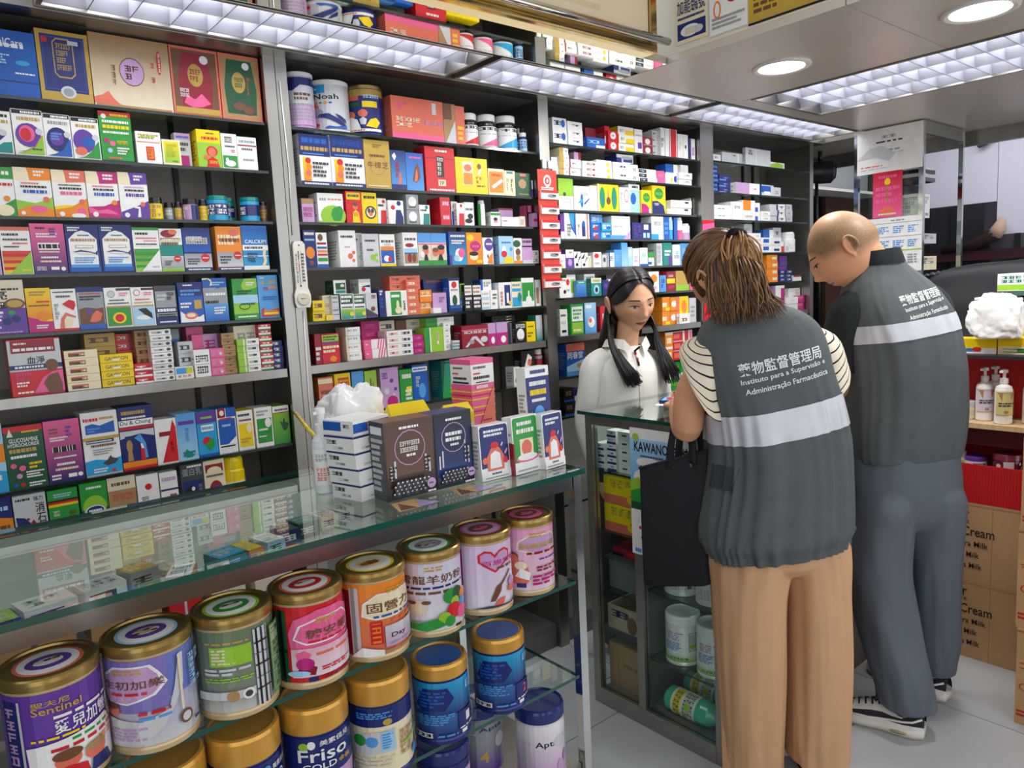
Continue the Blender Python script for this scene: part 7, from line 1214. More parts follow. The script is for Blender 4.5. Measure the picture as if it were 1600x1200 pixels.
def sphere_dirs(nu, nv):
    V = [(0, 0, 1)]
    for j in range(1, nv):
        a = math.pi*j/nv
        for i in range(nu): b = 2*math.pi*i/nu; V.append((math.sin(a)*math.cos(b), math.sin(a)*math.sin(b), math.cos(a)))
    V.append((0, 0, -1)); F = []
    for i in range(nu): F.append((0, 1+i, 1+(i+1) % nu))
    for j in range(nv-2):
        for i in range(nu): a = 1+j*nu; F.append((a+i, a+nu+i, a+nu+(i+1) % nu, a+(i+1) % nu))
    a = 1+(nv-2)*nu
    for i in range(nu): F.append((a+i, len(V)-1, a+(i+1) % nu))
    return V, F
SD = sphere_dirs(150, 100)
def add_ears(mb, M, s):
    for sx in (-1, 1):
        c = Vector((sx*.079, -.012, -.008))*s
        rim = []
        for i in range(15):
            a = R_(-70)+R_(275)*i/14; q = Vector((sx*.010+sx*.004*math.sin(a), -.004-.0165*math.cos(a)*-1-.004, .029*math.sin(a)))
            rim.append(M @ (c+q*s))
        mb.tube(rim, [.0035*s]+[.0052*s]*12+[.0045*s, .003*s], 8)
        disc = []
        for j, (k, ox) in enumerate(((.2, -.006), (.9, -.004), (1, .002), (.8, .006), (.3, .004))):
            disc.append([M @ (c+Vector((sx*(ox+.004), -.006+.0155*k*math.cos(2*math.pi*i/14), .027*k*math.sin(2*math.pi*i/14)))*s) for i in range(14)])
        mb.loft(disc)
        mb.loft([[M @ (c+Vector((sx*(.004+.005*math.sin(q)*0+o), .002+.006*k*math.cos(2*math.pi*i/8), -.027+.008*k*math.sin(2*math.pi*i/8)))*s) for i in range(8)] for q, k, o in ((0, .4, -.004), (0, 1, .0), (0, .4, .006))])
def add_hand(mb, wrist, fwd, palm, side, curl=.5, s=1.0):
    """palm and five separate fingers; fwd along the hand, palm = palm normal, side = +1 thumb towards fwd x palm"""
    f = Vector(fwd).normalized(); n = (Vector(palm)-f*Vector(palm).dot(f)).normalized(); l = f.cross(n)*side; w = Vector(wrist)
    P = lambda a, b, c: w+(f*a+l*b+n*c)*s
    mb.loft([[P(a, b*math.cos(2*math.pi*i/14), c*math.sin(2*math.pi*i/14)) for i in range(14)] for a, b, c in ((-.02, .022, .018), (.0, .027, .017), (.03, .036, .0165), (.06, .041, .015), (.085, .042, .0125), (.095, .036, .009))])
    for b, L, r, sp in ((.031, .064, .0082, .08), (.0105, .073, .0085, .02), (-.0105, .068, .0082, -.04), (-.031, .053, .0074, -.12)):
        pts = []; a0 = 0; pos = P(.082, b, 0); pts.append(P(.06, b*.95, 0)); pts.append(pos)
        for seg in (.45, .3, .25):
            a0 += curl*(.55 if seg == .45 else .75); dirv = (f*math.cos(a0)+n*math.sin(a0)+l*sp).normalized(); pos = pos+dirv*(L*seg*s); pts.append(pos)
        mb.tube(pts, [r*s, r*s, r*.97*s, r*.9*s, r*.72*s], 8)
    pts = [P(.02, .026, .002), P(.045, .047, .008), P(.068, .056, .018), P(.088, .056, .03)]
    mb.tube(pts, [.012*s, .0105*s, .0095*s, .0075*s], 8)
def build_body(label, origin, az, mb, voxel=.0038, skin='d9a07c'):
    me = mb.data('body_raw'); ob = bpy.data.objects.new('body_raw', me); COL.objects.link(ob)
    r = ob.modifiers.new('r', 'REMESH'); r.mode = 'VOXEL'; r.voxel_size = voxel
    s = ob.modifiers.new('s', 'SMOOTH'); s.factor = .5; s.iterations = 3
    dg = bpy.context.evaluated_depsgraph_get(); m2 = bpy.data.meshes.new_from_object(ob.evaluated_get(dg)); bpy.data.objects.remove(ob)
    m2.name = 'person'; m2.materials.clear(); m2.materials.append(SKINM)
    for a in list(m2.color_attributes): m2.color_attributes.remove(a)
    a = m2.color_attributes.new('Col', 'FLOAT_COLOR', 'POINT'); c = (*lin(skin), 1); a.data.foreach_set('color', list(c)*len(m2.vertices))
    m2.polygons.foreach_set('use_smooth', [True]*len(m2.polygons)); m2.update()
    o = bpy.data.objects.new('person', m2); COL.objects.link(o); o.location = (*origin, 0); o.rotation_euler.z = -R_(az)
    tag(o, label, 'person', None); return o
def blend(mb, name, parent, m, c, voxel=.0055, it=7):
    """one smooth cloth surface out of overlapping lofts"""
    ob = bpy.data.objects.new(name, mb.data(name)); COL.objects.link(ob)
    r = ob.modifiers.new('r', 'REMESH'); r.mode = 'VOXEL'; r.voxel_size = voxel
    s = ob.modifiers.new('s', 'SMOOTH'); s.factor = .6; s.iterations = it
    m2 = bpy.data.meshes.new_from_object(ob.evaluated_get(bpy.context.evaluated_depsgraph_get())); bpy.data.objects.remove(ob)
    m2.name = name; m2.materials.clear(); m2.materials.append(m)
    for a in list(m2.color_attributes): m2.color_attributes.remove(a)
    a = m2.color_attributes.new('Col', 'FLOAT_COLOR', 'POINT'); a.data.foreach_set('color', [*c, 1]*len(m2.vertices))
    m2.polygons.foreach_set('use_smooth', [True]*len(m2.polygons)); m2.update()
    o = bpy.data.objects.new(name, m2); COL.objects.link(o); o.parent = parent; return o
def bvh_of(me): return BVHTree.FromPolygons([v.co.copy() for v in me.vertices], [tuple(p.vertices) for p in me.polygons])
def tint(me, fn):
    """colour the skin by place: lips, cheeks, shaved chin"""
    a = me.color_attributes['Col']
    for i, v in enumerate(me.vertices):
        c = fn(v.co)
        if c: a.data[i].color = (*c, 1)
def face_parts(body, M, s, skin, eyes='down', brow='2a2220', lip='b4605a'):
    bv = bvh_of(body.data); Mi = M.inverted()
    def cast(u, w, o):
        a = M @ Vector((u*s, .3, w*s)); d = (M.to_3x3() @ Vector((0, -1, 0))).normalized(); h = bv.ray_cast(a, d)
        return (h[0]-d*o) if h[0] else M @ Vector((u*s, .1*s, w*s))
    def patch(name, outline, c, o=.0007, rings=3, m=SKINM):
        cu = sum(p[0] for p in outline)/len(outline); cw = sum(p[1] for p in outline)/len(outline); b = MB(); n = len(outline); vs = [cast(cu, cw, o)]
        for k in range(1, rings+1):
            for u, w in outline: vs.append(cast(cu+(u-cu)*k/rings, cw+(w-cw)*k/rings, o))
        fs = [(0, 1+i, 1+(i+1) % n) for i in range(n)]
        for k in range(rings-1):
            for i in range(n): fs.append((1+k*n+i, 1+(k+1)*n+i, 1+(k+1)*n+(i+1) % n, 1+k*n+(i+1) % n))
        b.mesh(vs, fs, lin(c), m, True); return b.obj(name, body)
    arc = lambda cu, cw, ru, up, dn, n=10: [(cu-ru+2*ru*i/n, cw+up*math.sin(math.pi*i/n)) for i in range(n)]+[(cu+ru-2*ru*i/n, cw-dn*math.sin(math.pi*i/n)) for i in range(n)]
    for sx in (-1, 1):
        cu = sx*.031; cw = .004
        e = patch('eye', arc(cu, cw-.001, .0132, .0034, .0034), 'd9d0c8', .0006)
        patch('iris', [(cu+.0056*math.cos(q*.6283), cw-.0014+.0042*math.sin(q*.6283)) for q in range(10)], '2a1a14', .0009, 2, GLOSSP).parent = e
        patch('eyelash', [(cu-.015+.03*i/10, cw+.0036*math.sin(math.pi*i/10)+.0022) for i in range(11)]+[(cu+.015-.03*i/10, cw+.0036*math.sin(math.pi*i/10)-.0002) for i in range(11)], '1b1412', .0011, 2).parent = e
        patch('eyebrow', [(cu+sx*(-.017+.036*i/8), .0255+.004*math.sin(math.pi*(.15+.75*i/8))+.0022*(1-i/8)) for i in range(9)]+[(cu+sx*(.019-.036*i/8), .0225+.004*math.sin(math.pi*(.9-.75*i/8))) for i in range(9)], brow, .0008, 2)
    l = patch('lips', [(-.022+.044*i/12, -.0615+.0075*math.sin(math.pi*i/12)*(1-.22*math.exp(-((i-6)/1.5)**2))) for i in range(13)]+[(.022-.044*i/12, -.0615-.0095*math.sin(math.pi*i/12)) for i in range(1, 12)], lip, .0006)
    patch('mouth_line', [(-.021+.042*i/10, -.0612+.0008) for i in range(11)]+[(.021-.042*i/10, -.0622-.0006*math.sin(math.pi*i/10)) for i in range(11)], '6e3330', .001, 2).parent = l
def hair_cap(M, s, mask, off, jaw, c1, c2, m):
    V, F = SD; keep = {}; b = MB(); vs = []; fs = []
    for f in F:
        if all(mask(V[i]) for i in f):
            q = []
            for i in f:
                if i not in keep:
                    d = Vector(V[i]); keep[i] = len(vs); o = off(V[i]); vs.append(M @ (headpt(V[i], s, jaw)+Vector((d.x, d.y, d.z*.9))*o))
                q.append(keep[i])
            fs.append(tuple(q))
    b.mesh(vs, fs, c1, m, True); return b
def locks(b, paths, rnd, c1, c2, w=.007, th=.003, m=None, seg=12, jit=.006):
    for P in paths:
        P = [Vector(p) for p in P]; j = [Vector((rnd.gauss(0, jit), rnd.gauss(0, jit), rnd.gauss(0, jit*.5))) for _ in P]; j[0] *= .4
        pts = catmull([tuple(p+q) for p, q in zip(P, j)], seg); t = rnd.random(); c = tuple(a+(e-a)*t for a, e in zip(c1, c2))
        n = len(pts); b.tube(pts, [w*(1-.75*(i/(n-1))**2.2)*(.75+.5*rnd.random()*0+.25) for i in range(n)], 5, c, m)
HAIRM = mat('hair', attr=True, rough=.34, spec=.5, noise=.3, nscale=55, stretch=(1, 1, .12))
def vest_text(bv, parent, lines, name='lettering', c='eceef0', back=True):
    b = MB()
    for t, x0, z0, x1, z1, h in lines:
        dx, dz = x1-x0, z1-z0; L = math.hypot(dx, dz); ux, uz = dx/L, dz/L
        def mp(u, v, k):
            x = x0+ux*u*L-uz*v*h*.6; z = z0+uz*u*L+v*h
            hit = bv.ray_cast(Vector((x, -1, z)), Vector((0, 1, 0)))
            y = hit[0].y if hit[0] else 0
            return (x, y-.0014, z)
        p = Print(b, mp, h/L, FABRIC); p.text(0, 0, 1, 1, lin(c), t)
    return b.obj(name, parent)
def band_of(rings, lo, hi, off, c, m, name, parent):
    R = [[tuple(Vector(p)+((Vector(p)-ctr)*Vector((1, 1, 0))).normalized()*off) for p in r] for r in rings[lo:hi] for ctr in [sum((Vector(p) for p in r), Vector())/len(r)]]
    b = MB(); b.loft(R, lin(c), m, False); return b.obj(name, parent)
def foldn(amp, fx=2.2, fz=3.0, seed=0, zfn=None):
    def f(t, a):
        v = NZ.noise(Vector((math.cos(a)*fx+seed, math.sin(a)*fx, t*fz)))*.7+(.5-abs(NZ.noise(Vector((math.cos(a)*fx*1.9, math.sin(a)*fx*1.9+seed, t*fz*.7))))*1.6)*.5
        return amp*v*(zfn(t) if zfn else 1)
    return f
VESTC = '585e60'
REFL = mat('reflective_tape', 'c9ccd3', rough=.35, metal=.15, spec=.6, noise=.07, nscale=20)
# ---------------- the woman in the vest and tan trousers, seen from behind
def head_matrix(c, daz, pitch, roll):
    return Matrix.Translation(Vector(c)) @ Matrix.Rotation(-R_(daz), 4, 'Z') @ Matrix.Rotation(-R_(pitch), 4, 'X') @ Matrix.Rotation(R_(roll), 4, 'Y')
def add_head(mb, M, s, jaw):
    V, F = SD; mb.mesh([M @ headpt(d, s, jaw) for d in V], F); add_ears(mb, M, s)
def woman_in_vest():
    O, AZ = (1.915, 1.115), 36
    HM = head_matrix((-.155, .055, 1.512), -22, 26, -8); S = .98; mb = MB()
    add_head(mb, HM, S, .42)
    mb.loft(hoops([(-.03, 0, .755, .14, .10), (-.03, 0, .86, .155, .11), (-.03, 0, 1.0, .14, .10), (-.045, 0, 1.15, .145, .10), (-.065, .015, 1.28, .14, .09), (-.08, .03, 1.36, .09, .065), (-.09, .035, 1.40, .05, .05)], 24, 28))
    mb.loft(limb([(-.088, .03, 1.36, .052), (-.11, .035, 1.42, .046), (-.14, .04, 1.47, .05)], 8, 16))
    # left arm reaches to the counter, right arm writes
    mb.loft(limb([(-.17, .02, 1.285, .042), (-.222, .022, 1.25, .046), (-.256, .035, 1.17, .047), (-.264, .045, 1.085, .043), (-.258, .10, 1.096, .041), (-.24, .19, 1.124, .035), (-.222, .275, 1.108, .026, .022)], 26, 18))
    add_hand(mb, (-.218, .29, 1.106), (.15, 1, -.02), (.15, .1, -1), -1, .35, .92)
    mb.loft(limb([(.05, .02, 1.32, .05), (.115, .03, 1.28, .05), (.15, .06, 1.17, .045), (.155, .10, 1.10, .042), (.12, .2, 1.115, .036), (.07, .30, 1.112, .026, .022)], 26, 18))
    add_hand(mb, (.065, .315, 1.11), (-.2, 1, 0), (-.6, .1, -1), 1, .7, .92)
    for sx, fx, fy in ((-1, -.095, .03), (1, .105, -.005)):
        cx = -.012+sx*.095
        mb.loft(limb([(cx, 0, .82, .075), (cx, 0, .62, .058), ((cx+fx)/2, 0, .44, .055), (fx, fy, .26, .05), (fx, fy, .09, .034), (fx, fy, .05, .036)], 26, 16))
        # bare foot
        mb.loft([[(fx-sx*0+a*math.cos(2*math.pi*i/14)+ox, fy+y, max(.014, z+h*math.sin(2*math.pi*i/14))) for i in range(14)] for y, a, z, h, ox in ((-.058, .02, .03, .016, 0), (-.045, .03, .036, .024, 0), (-.01, .033, .046, .034, 0), (.04, .035, .042, .028, 0), (.09, .041, .032, .018, 0), (.125, .044, .026, .012, 0), (.145, .038, .023, .009, 0))])
        for q in range(5): mb.tube([(fx+(-.033+.0165*q), fy+.13, .022), (fx+(-.035+.0172*q), fy+.155-.004*abs(q-(1 if sx > 0 else 3)), .021)], [.0095, .007], 8)
    body = build_body('woman seen from behind with half-tied brown hair, dark vest and wide tan trousers', O, AZ, mb, skin='dda27c')
    # hair
    c1, c2 = lin('3a2519'), lin('9a6c3f'); rnd = random.Random(3)
    hb = hair_cap(HM, S, lambda d: (d[1] < .25 and d[2] > -.35-.25*(d[1] < -.3)) or d[2] > .5 or (abs(d[0]) > .5 and d[2] > .12 and d[1] < .6), lambda d: .012+.006*NZ.noise(Vector((d[0]*3, d[1]*3, d[2]*3))), .42, lin('5a3b27'), None, HAIRM)
    _d = Vector((.05, -.85, .5)).normalized(); tie = HM @ (headpt(_d, S, .42)+_d*.024)
    # strands swept over the cap to the tie
    P = []
    for i in range(420):
        a = R_(rnd.uniform(-115, 115)); e = rnd.uniform(-.12, 1.15)
        d0 = Vector((math.sin(a)*math.cos(e), math.cos(a)*math.cos(e)*.75-.1, math.sin(e))).normalized()
        if d0.y > .45 and d0.z < .5: d0.z = .55; d0.normalize()
        if d0.z < .0: d0.z = .0; d0.normalize()
        dt = Vector((.05, -.85, .5)).normalized(); pts = []
        for t in (0, .25, .5, .75, 1):
            d = d0.lerp(dt, t).normalized(); pts.append(HM @ (headpt(d, S, .42)+d*(.0145+.005*math.sin(t*3)+.003*t)))
        P.append(pts)
    locks(hb, P, rnd, lin('3f291b'), lin('94683f'), .003, .003, HAIRM, 10, .0012)
    # lower hair: a soft volume under loose strands
    hb.loft(hoops([(-.13, .02, 1.53, .04, .05), (-.128, .015, 1.50, .056, .062), (-.122, .005, 1.46, .064, .062), (-.115, -.005, 1.43, .064, .055), (-.11, -.01, 1.405, .056, .042)], 18, 40, 2.1, foldn(.006, 3, 2, 5)), lin('3a271b'), HAIRM)
    P = []
    for i in range(980):
        a = R_(rnd.uniform(-122, 116)+180); d0 = Vector((math.sin(a), math.cos(a), rnd.uniform(-.15, .5))).normalized()
        if d0.x < -.72 and d0.y > -.42: continue
        st = HM @ (headpt(d0, S, .42)+d0*.014); q = -d0.y
        x1 = -.15+(st.x+.155)*1.12; dep = max(.0, 1-abs(d0.x))
        bk = Vector((x1+rnd.uniform(-.012, .012), min(st.y, .03)-.045*dep-.012-rnd.random()*.014, 1.462+rnd.uniform(-.015, .015)))
        flip = max(0, x1+.12)
        en = Vector((x1*.96-.004+rnd.uniform(-.02, .02)+flip*.45, bk.y-.006-rnd.random()*.02-.15*flip, 1.402+rnd.uniform(-.022, .022)+.25*flip-.1*max(0, -.2-x1)))
        P.append([st, st.lerp(bk, .5)+Vector((0, -.012*dep, 0)), bk, en])
    locks(hb, P, rnd, lin('38251a'), lin('946a3f'), .003, .003, HAIRM, 12, .004)
    hb.obj('hair', body)
    tb = MB(); P = []
    for i in range(300):
        o = Vector((rnd.gauss(0, .009), rnd.gauss(0, .005), rnd.gauss(0, .006))); sp = rnd.uniform(-1, 1)
        en = tie+Vector((.012+.058*sp+rnd.uniform(-.008, .008), -.024-rnd.random()*.012, -.14-rnd.random()*.03+.012*abs(sp)))
        P.append([tie+o, tie+Vector((.006+.03*sp, -.03, -.035))+o, tie+Vector((.01+.05*sp, -.038, -.09)), en])
    locks(tb, P, rnd, lin('5a3c22'), lin('c4935a'), .003, .003, HAIRM, 12, .003)
    po = tb.obj('ponytail', body)
    b = MB(); n = 16
    b.tube([tie+Vector((.02*math.cos(2*math.pi*i/n), -.012+.004*math.sin(2*math.pi*i/n*2), .013*math.sin(2*math.pi*i/n)-.004)) for i in range(n+1)], .011, 8, lin('131316'), FABRIC); o = b.obj('hair_tie', po)
    # face mask loop and earring on the visible side
    # vest
    ro = .13
    K = [(-.03, -.012, .732, .196, .138, .09), (-.032, -.012, .754, .201, .143, .09), (-.034, -.012, .783, .212, .153, .09), (-.032, -.01, .84, .21, .153, .09), (-.022, 0, .92, .202, .155, .09), (-.02, 0, 1.02, .192, .146, .12), (-.03, 0, 1.12, .185, .138, .15), (-.045, .005, 1.21, .178, .130, .16), (-.06, .012, 1.29, .178, .12, .15), (-.068, .02, 1.345, .168, .108, .12), (-.078, .028, 1.388, .138, .094, .1), (-.086, .032, 1.415, .092, .078, .1), (-.09, .034, 1.44, .066, .066, .1)]
    zf = lambda t: 1.0 if t < .42 else max(.1, 1-(t-.42)*5)
    fo = foldn(.03, 2.3, 1.2, 2, zf)
    gath = lambda t, a: fo(t, a)+(.0042*math.sin(a*44+3*math.sin(a*5)) if t < .17 else 0)
    R = hoops(K, 84, 176, 2.5, gath); vb = MB(); vb.loft(R, lin(VESTC), FABRIC); vest = vb.obj('vest', body)
    bv = bvh_of(vest.data)
    band_of(R, 38, 45, .0022, 'c9ccd3', REFL, 'reflective_band', vest)
    b = MB(); b.loft([[tuple(Vector(p)+Vector((0, 0, dz))) for p in r] for r, dz in ((R[11], 0), (R[12], .001))], lin('2c3033'), FABRIC, False); b.obj('hem_seam', vest)
    vest_text(bv, vest, (('藥物監督管理局', -.165, 1.240, .066, 1.281, .034), ('Instituto para a Supervisão e', -.160, 1.214, .075, 1.262, .017), ('Administração Farmacêutica', -.150, 1.188, .080, 1.234, .018)))
    # pocket flap on the left side
    b = MB()
    def side(u, v, k, c=(-.235, .0), z0=.925):
        y = -.095+u*.075; hit = bv.ray_cast(Vector((-1, y, z0+v*.065-.12*u*0)), Vector((1, 0, 0))); x = hit[0].x if hit[0] else -.2
        return (x-.003-.003*(1-v), y, z0+v*.065)
    Print(b, side, 1, FABRIC).rect(0, 0, 1, 1, lin('3c4144'))
    b.f.pop(); b.c.pop(); b.m.pop(); b.sm.pop()
    for i in range(6):
        for j in range(4): b.poly([side(i/6, j/4, 0), side((i+1)/6, j/4, 0), side((i+1)/6, (j+1)/4, 0), side(i/6, (j+1)/4, 0)][::-1], lin('3a3f42'), FABRIC, True)
    b.obj('pocket_flap', vest)
    # striped sleeves
    for nm, keys in (('left', [(-.18, .01, 1.345, .05, .055, .3, .2), (-.218, .012, 1.31, .058, .064, .0, .5), (-.236, .004, 1.255, .056, .066, -.5, .9), (-.232, -.006, 1.22, .056, .072, -.9, 1.25)]), ('right', [(.06, .015, 1.35, .05, .052, .1, .2), (.102, .02, 1.315, .06, .066, .2, .4), (.125, .025, 1.25, .062, .072, .5, .5), (.14, .03, 1.20, .062, .074, .6, .6)])):
        R2 = hoops(keys, 49, 36, 2.0, foldn(.004, 1.5, 2, 4)); b = MB()
        for i in range(48): b.loft(R2[i:i+2], lin('1a1a1e' if i % 6 == 5 else 'efe3cb'), FABRIC, False)
        b.obj('striped_sleeve', body)
    # wide trousers, slit at the outer left hem
    tb_ = MB(); cl = lin('d2a57c')
    for sx, keys, sd in ((-1, [(-.075, 0, .80, .125, .125), (-.1, 0, .70, .112, .125), (-.109, 0, .58, .096, .116), (-.106, .005, .35, .09, .108), (-.099, .015, .15, .083, .103), (-.095, .02, .018, .081, .102)], 1), (1, [(.04, 0, .80, .125, .125), (.078, 0, .70, .096, .12), (.091, 0, .58, .085, .112), (.098, 0, .35, .086, .106), (.0985, -.003, .15, .085, .102), (.099, -.004, .072, .085, .101)], 5)):
        tb_.loft(hoops(keys, 48, 56, 2.5, foldn(.016, 1.7, 2.0, sd, lambda t: .5+.5*abs(math.cos(t*4)))), cl, mat('tan_cloth', attr=True, rough=.7, spec=.3, noise=.04, nscale=12))
    tb_.loft(hoops([(-.012, 0, .665, .10, .09), (-.022, 0, .70, .17, .125), (-.03, 0, .745, .186, .13), (-.03, 0, .85, .18, .13), (-.03, 0, 1.0, .15, .11)], 10, 40), cl, MATS['tan_cloth'])
    tr = blend(tb_, 'trousers', body, MATS['tan_cloth'], cl, .0045, 4)
    b = MB(); b.mesh([(-.176, .03, .36), (-.188, .015, .2), (-.193, -.005, .04), (-.176, -.03, .03), (-.173, .0, .2)], [(0, 1, 4), (1, 2, 3, 4)], cl, MATS['tan_cloth']); b.obj('slit_flap', tr)
    for sx, fx, fy in ((-1, -.095, .03), (1, .105, -.005)):
        b = MB(); out = [(fx+.044*math.cos(a)*(1 if math.sin(a) > 0 else .85), fy+.045+.115*math.sin(a)) for a in [2*math.pi*i/24 for i in range(24)]]
        b.loft([[(x, y, z) for x, y in out] for z in (.001, .015)], lin('26211f'), FABRIC)
        for y, h in ((.085, .052), (.0, .088)): b.tube([(fx-.044, fy+y, .014), (fx-.036, fy+y-.004, h*.75), (fx, fy+y-.008, h), (fx+.036, fy+y-.004, h*.75), (fx+.044, fy+y, .014)], .0045, 6, lin('1c1a1a'), FABRIC)
        b.obj('sandal', body)
    return body
W2 = woman_in_vest()
# ---------------- black tote hanging from her left forearm
def tote():
    t = tag(empty('tote_bag', (1.768, 1.39, .575)), 'black cloth tote bag hanging from the arm of the woman with tied hair', 'bag')
    b = MB(); R = []
    for z, a, w in ((0, .12, .02), (.004, .123, .027), (.12, .122, .03), (.25, .124, .028), (.36, .126, .024), (.4, .127, .022)):
        ring = []
        for i in range(40):
            q = 2*math.pi*i/40; c, s_ = math.cos(q), math.sin(q)
            y = a*math.copysign(abs(c)**.45, c); x = w*math.copysign(abs(s_)**.6, s_)
            dz = .01*(-y/.13)*(z/.4)+.036*(-y/.13)
            ring.append((x+.007*NZ.noise(Vector((y*9, z*7, s_))), y, z+dz))
        R.append(ring)
    b.loft(R, lin('2b2c31'), FABRIC, False); b.poly([p for p in R[0]][::-1], lin('1e1f22'), FABRIC)
    b.obj('bag_body', t)
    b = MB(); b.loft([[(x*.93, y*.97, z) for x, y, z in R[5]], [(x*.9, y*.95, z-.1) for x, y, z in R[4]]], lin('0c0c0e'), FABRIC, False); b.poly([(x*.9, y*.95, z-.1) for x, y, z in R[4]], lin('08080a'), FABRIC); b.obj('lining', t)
    b = MB(); b.tube([(p[0]*1.01, p[1]*1.005, p[2]-.004) for p in R[5]]+[R[5][0]], .0035, 6, lin('2c2d31'), FABRIC); b.obj('top_seam', t)
    for sx, nm in ((-1, 0), (1, 1)):
        x = sx*.03; b = MB()
        x = sx*.022; pts = [(x, .0, .37), (x*.95, -.005, .43), (x*.7, -.018, .5), (x*.5-.004, -.035, .552), (-.003, -.05, .565), (x*.5-.004, -.065, .56), (x*.7, -.078, .51), (x*.95, -.085, .46), (x, -.088, .40)]
        P = catmull(pts, 30); RR = []
        for i, p in enumerate(P): RR.append([(p[0]+dx, p[1]+dy, p[2]) for dx, dy in ((-.003, -.011), (.003, -.011), (.003, .011), (-.003, .011))])
        b.loft(RR, lin('26272b'), FABRIC); b.obj('handle', t)
    b = MB(); b.lathe([(.006, 0), (.006, .003), (.001, .004)], 12, lin('b9bcc2'), CHROME); o = b.obj('snap', t, (-.028, -.085, .395)); o.rotation_euler.y = R_(-90)
tote()
# ---------------- sneakers
def sneaker(parent, x, y, rz, s=1.0):
    M = Matrix.Translation((x, y, 0)) @ Matrix.Rotation(R_(rz), 4, 'Z')
    T = lambda p: tuple(M @ (Vector(p)*s))
    def outline(y): # half widths along the length, heel at 0
        return float(np.interp(y, [0, .02, .06, .12, .19, .24, .275, .29], [.022, .034, .036, .034, .044, .042, .028, .008]))
    ys = [0, .008, .03, .06, .09, .12, .15, .18, .21, .24, .265, .282, .29]
    b = MB(); rings = []
    for yy in ys:
        w = outline(yy); tz = .034 if yy < .12 else .034-.006*(yy-.12)/.17; lo = .0015+max(0, yy-.24)*.25+max(0, .02-yy)*.3
        rings.append([T(p) for p in ((-w*.9, yy, lo), (w*.9, yy, lo), (w*1.08, yy, tz*.55), (w*1.0, yy, tz), (-w*1.0, yy, tz), (-w*1.08, yy, tz*.55))])
    b.loft(rings, lin('ece9e0'), GLOSSP); sole = b.obj('sole', parent)
    b = MB(); n = 18; up = []
    for yy in ys:
        w = outline(yy)*.97; h = float(np.interp(yy, [0, .02, .06, .1, .13, .17, .22, .27, .29], [.088, .098, .082, .082, .094, .082, .062, .045, .032])); z0 = .03
        up.append([T((w*math.cos(math.pi*i/(n-1))*(1 if i not in (0, n-1) else 1), yy, z0+(h-z0)*abs(math.sin(math.pi*i/(n-1)))**.8)) for i in range(n)])
    for j in range(len(ys)-1):
        for i in range(n-1):
            a = (i+.5)/(n-1); low = min(a, 1-a); yy = (ys[j]+ys[j+1])/2
            c = 'e4e1d8' if low > .3 and yy > .1 else ('2f3136' if (low < .17 and .05 < yy < .26) or yy < .075 and low > .06 else 'd9d7d0')
            if low < .06: c = 'efeee9'
            b.poly([up[j][i], up[j+1][i], up[j+1][i+1], up[j][i+1]], lin(c), FABRIC, True)
    b.obj('upper', parent)
    b = MB()
    for k in range(6):
        yy = .135+k*.02; h = float(np.interp(yy, [.13, .17, .22, .27], [.094, .082, .062, .045]))+.003
        b.tube([T((-.022, yy-.006, h-.008)), T((0, yy, h+.002)), T((.022, yy-.006, h-.008))], .0032*s, 6, lin('26272b'), FABRIC)
    for sx in (-1, 1): b.tube([T((0, .128, .098)), T((sx*.02, .135, .118)), T((sx*.034, .142, .108)), T((sx*.02, .14, .094)), T((0, .13, .098))], .0028*s, 6, lin('26272b'), FABRIC)
    b.obj('laces', parent)
    b = MB()
    for sx in (-1, 1): b.tube([T((sx*outline(q)*1.04, q, z)) for q, z in ((.005, .075), (.03, .062), (.06, .055), (.1, .05), (.16, .042), (.23, .04))], .0035*s, 6, lin('f4f3ee'), GLOSSP)
    b.tube([T((.03, .03, .088)), T((.02, .008, .1)), T((0, .0, .102)), T((-.02, .008, .1)), T((-.03, .03, .088)), T((-.034, .07, .08)), T((-.03, .11, .092)), T((0, .125, .098)), T((.03, .11, .092)), T((.034, .07, .08)), T((.03, .03, .088))], .004*s, 6, lin('f4f3ee'), GLOSSP)
    b.obj('white_trim', parent)
    b = MB()
    for sx in (-1, 1): b.loft([[T((sx*(outline(.06)*1.075+o), .045+.05*k, .018+.0055*math.sin(q))) for q in np.linspace(0, 2*math.pi, 8, endpoint=False) for k in [.5+.5*math.cos(q)]] for o in (-.002, .0015)], lin('b8a77e'), GLOSSP)
    b.obj('air_window', sole)
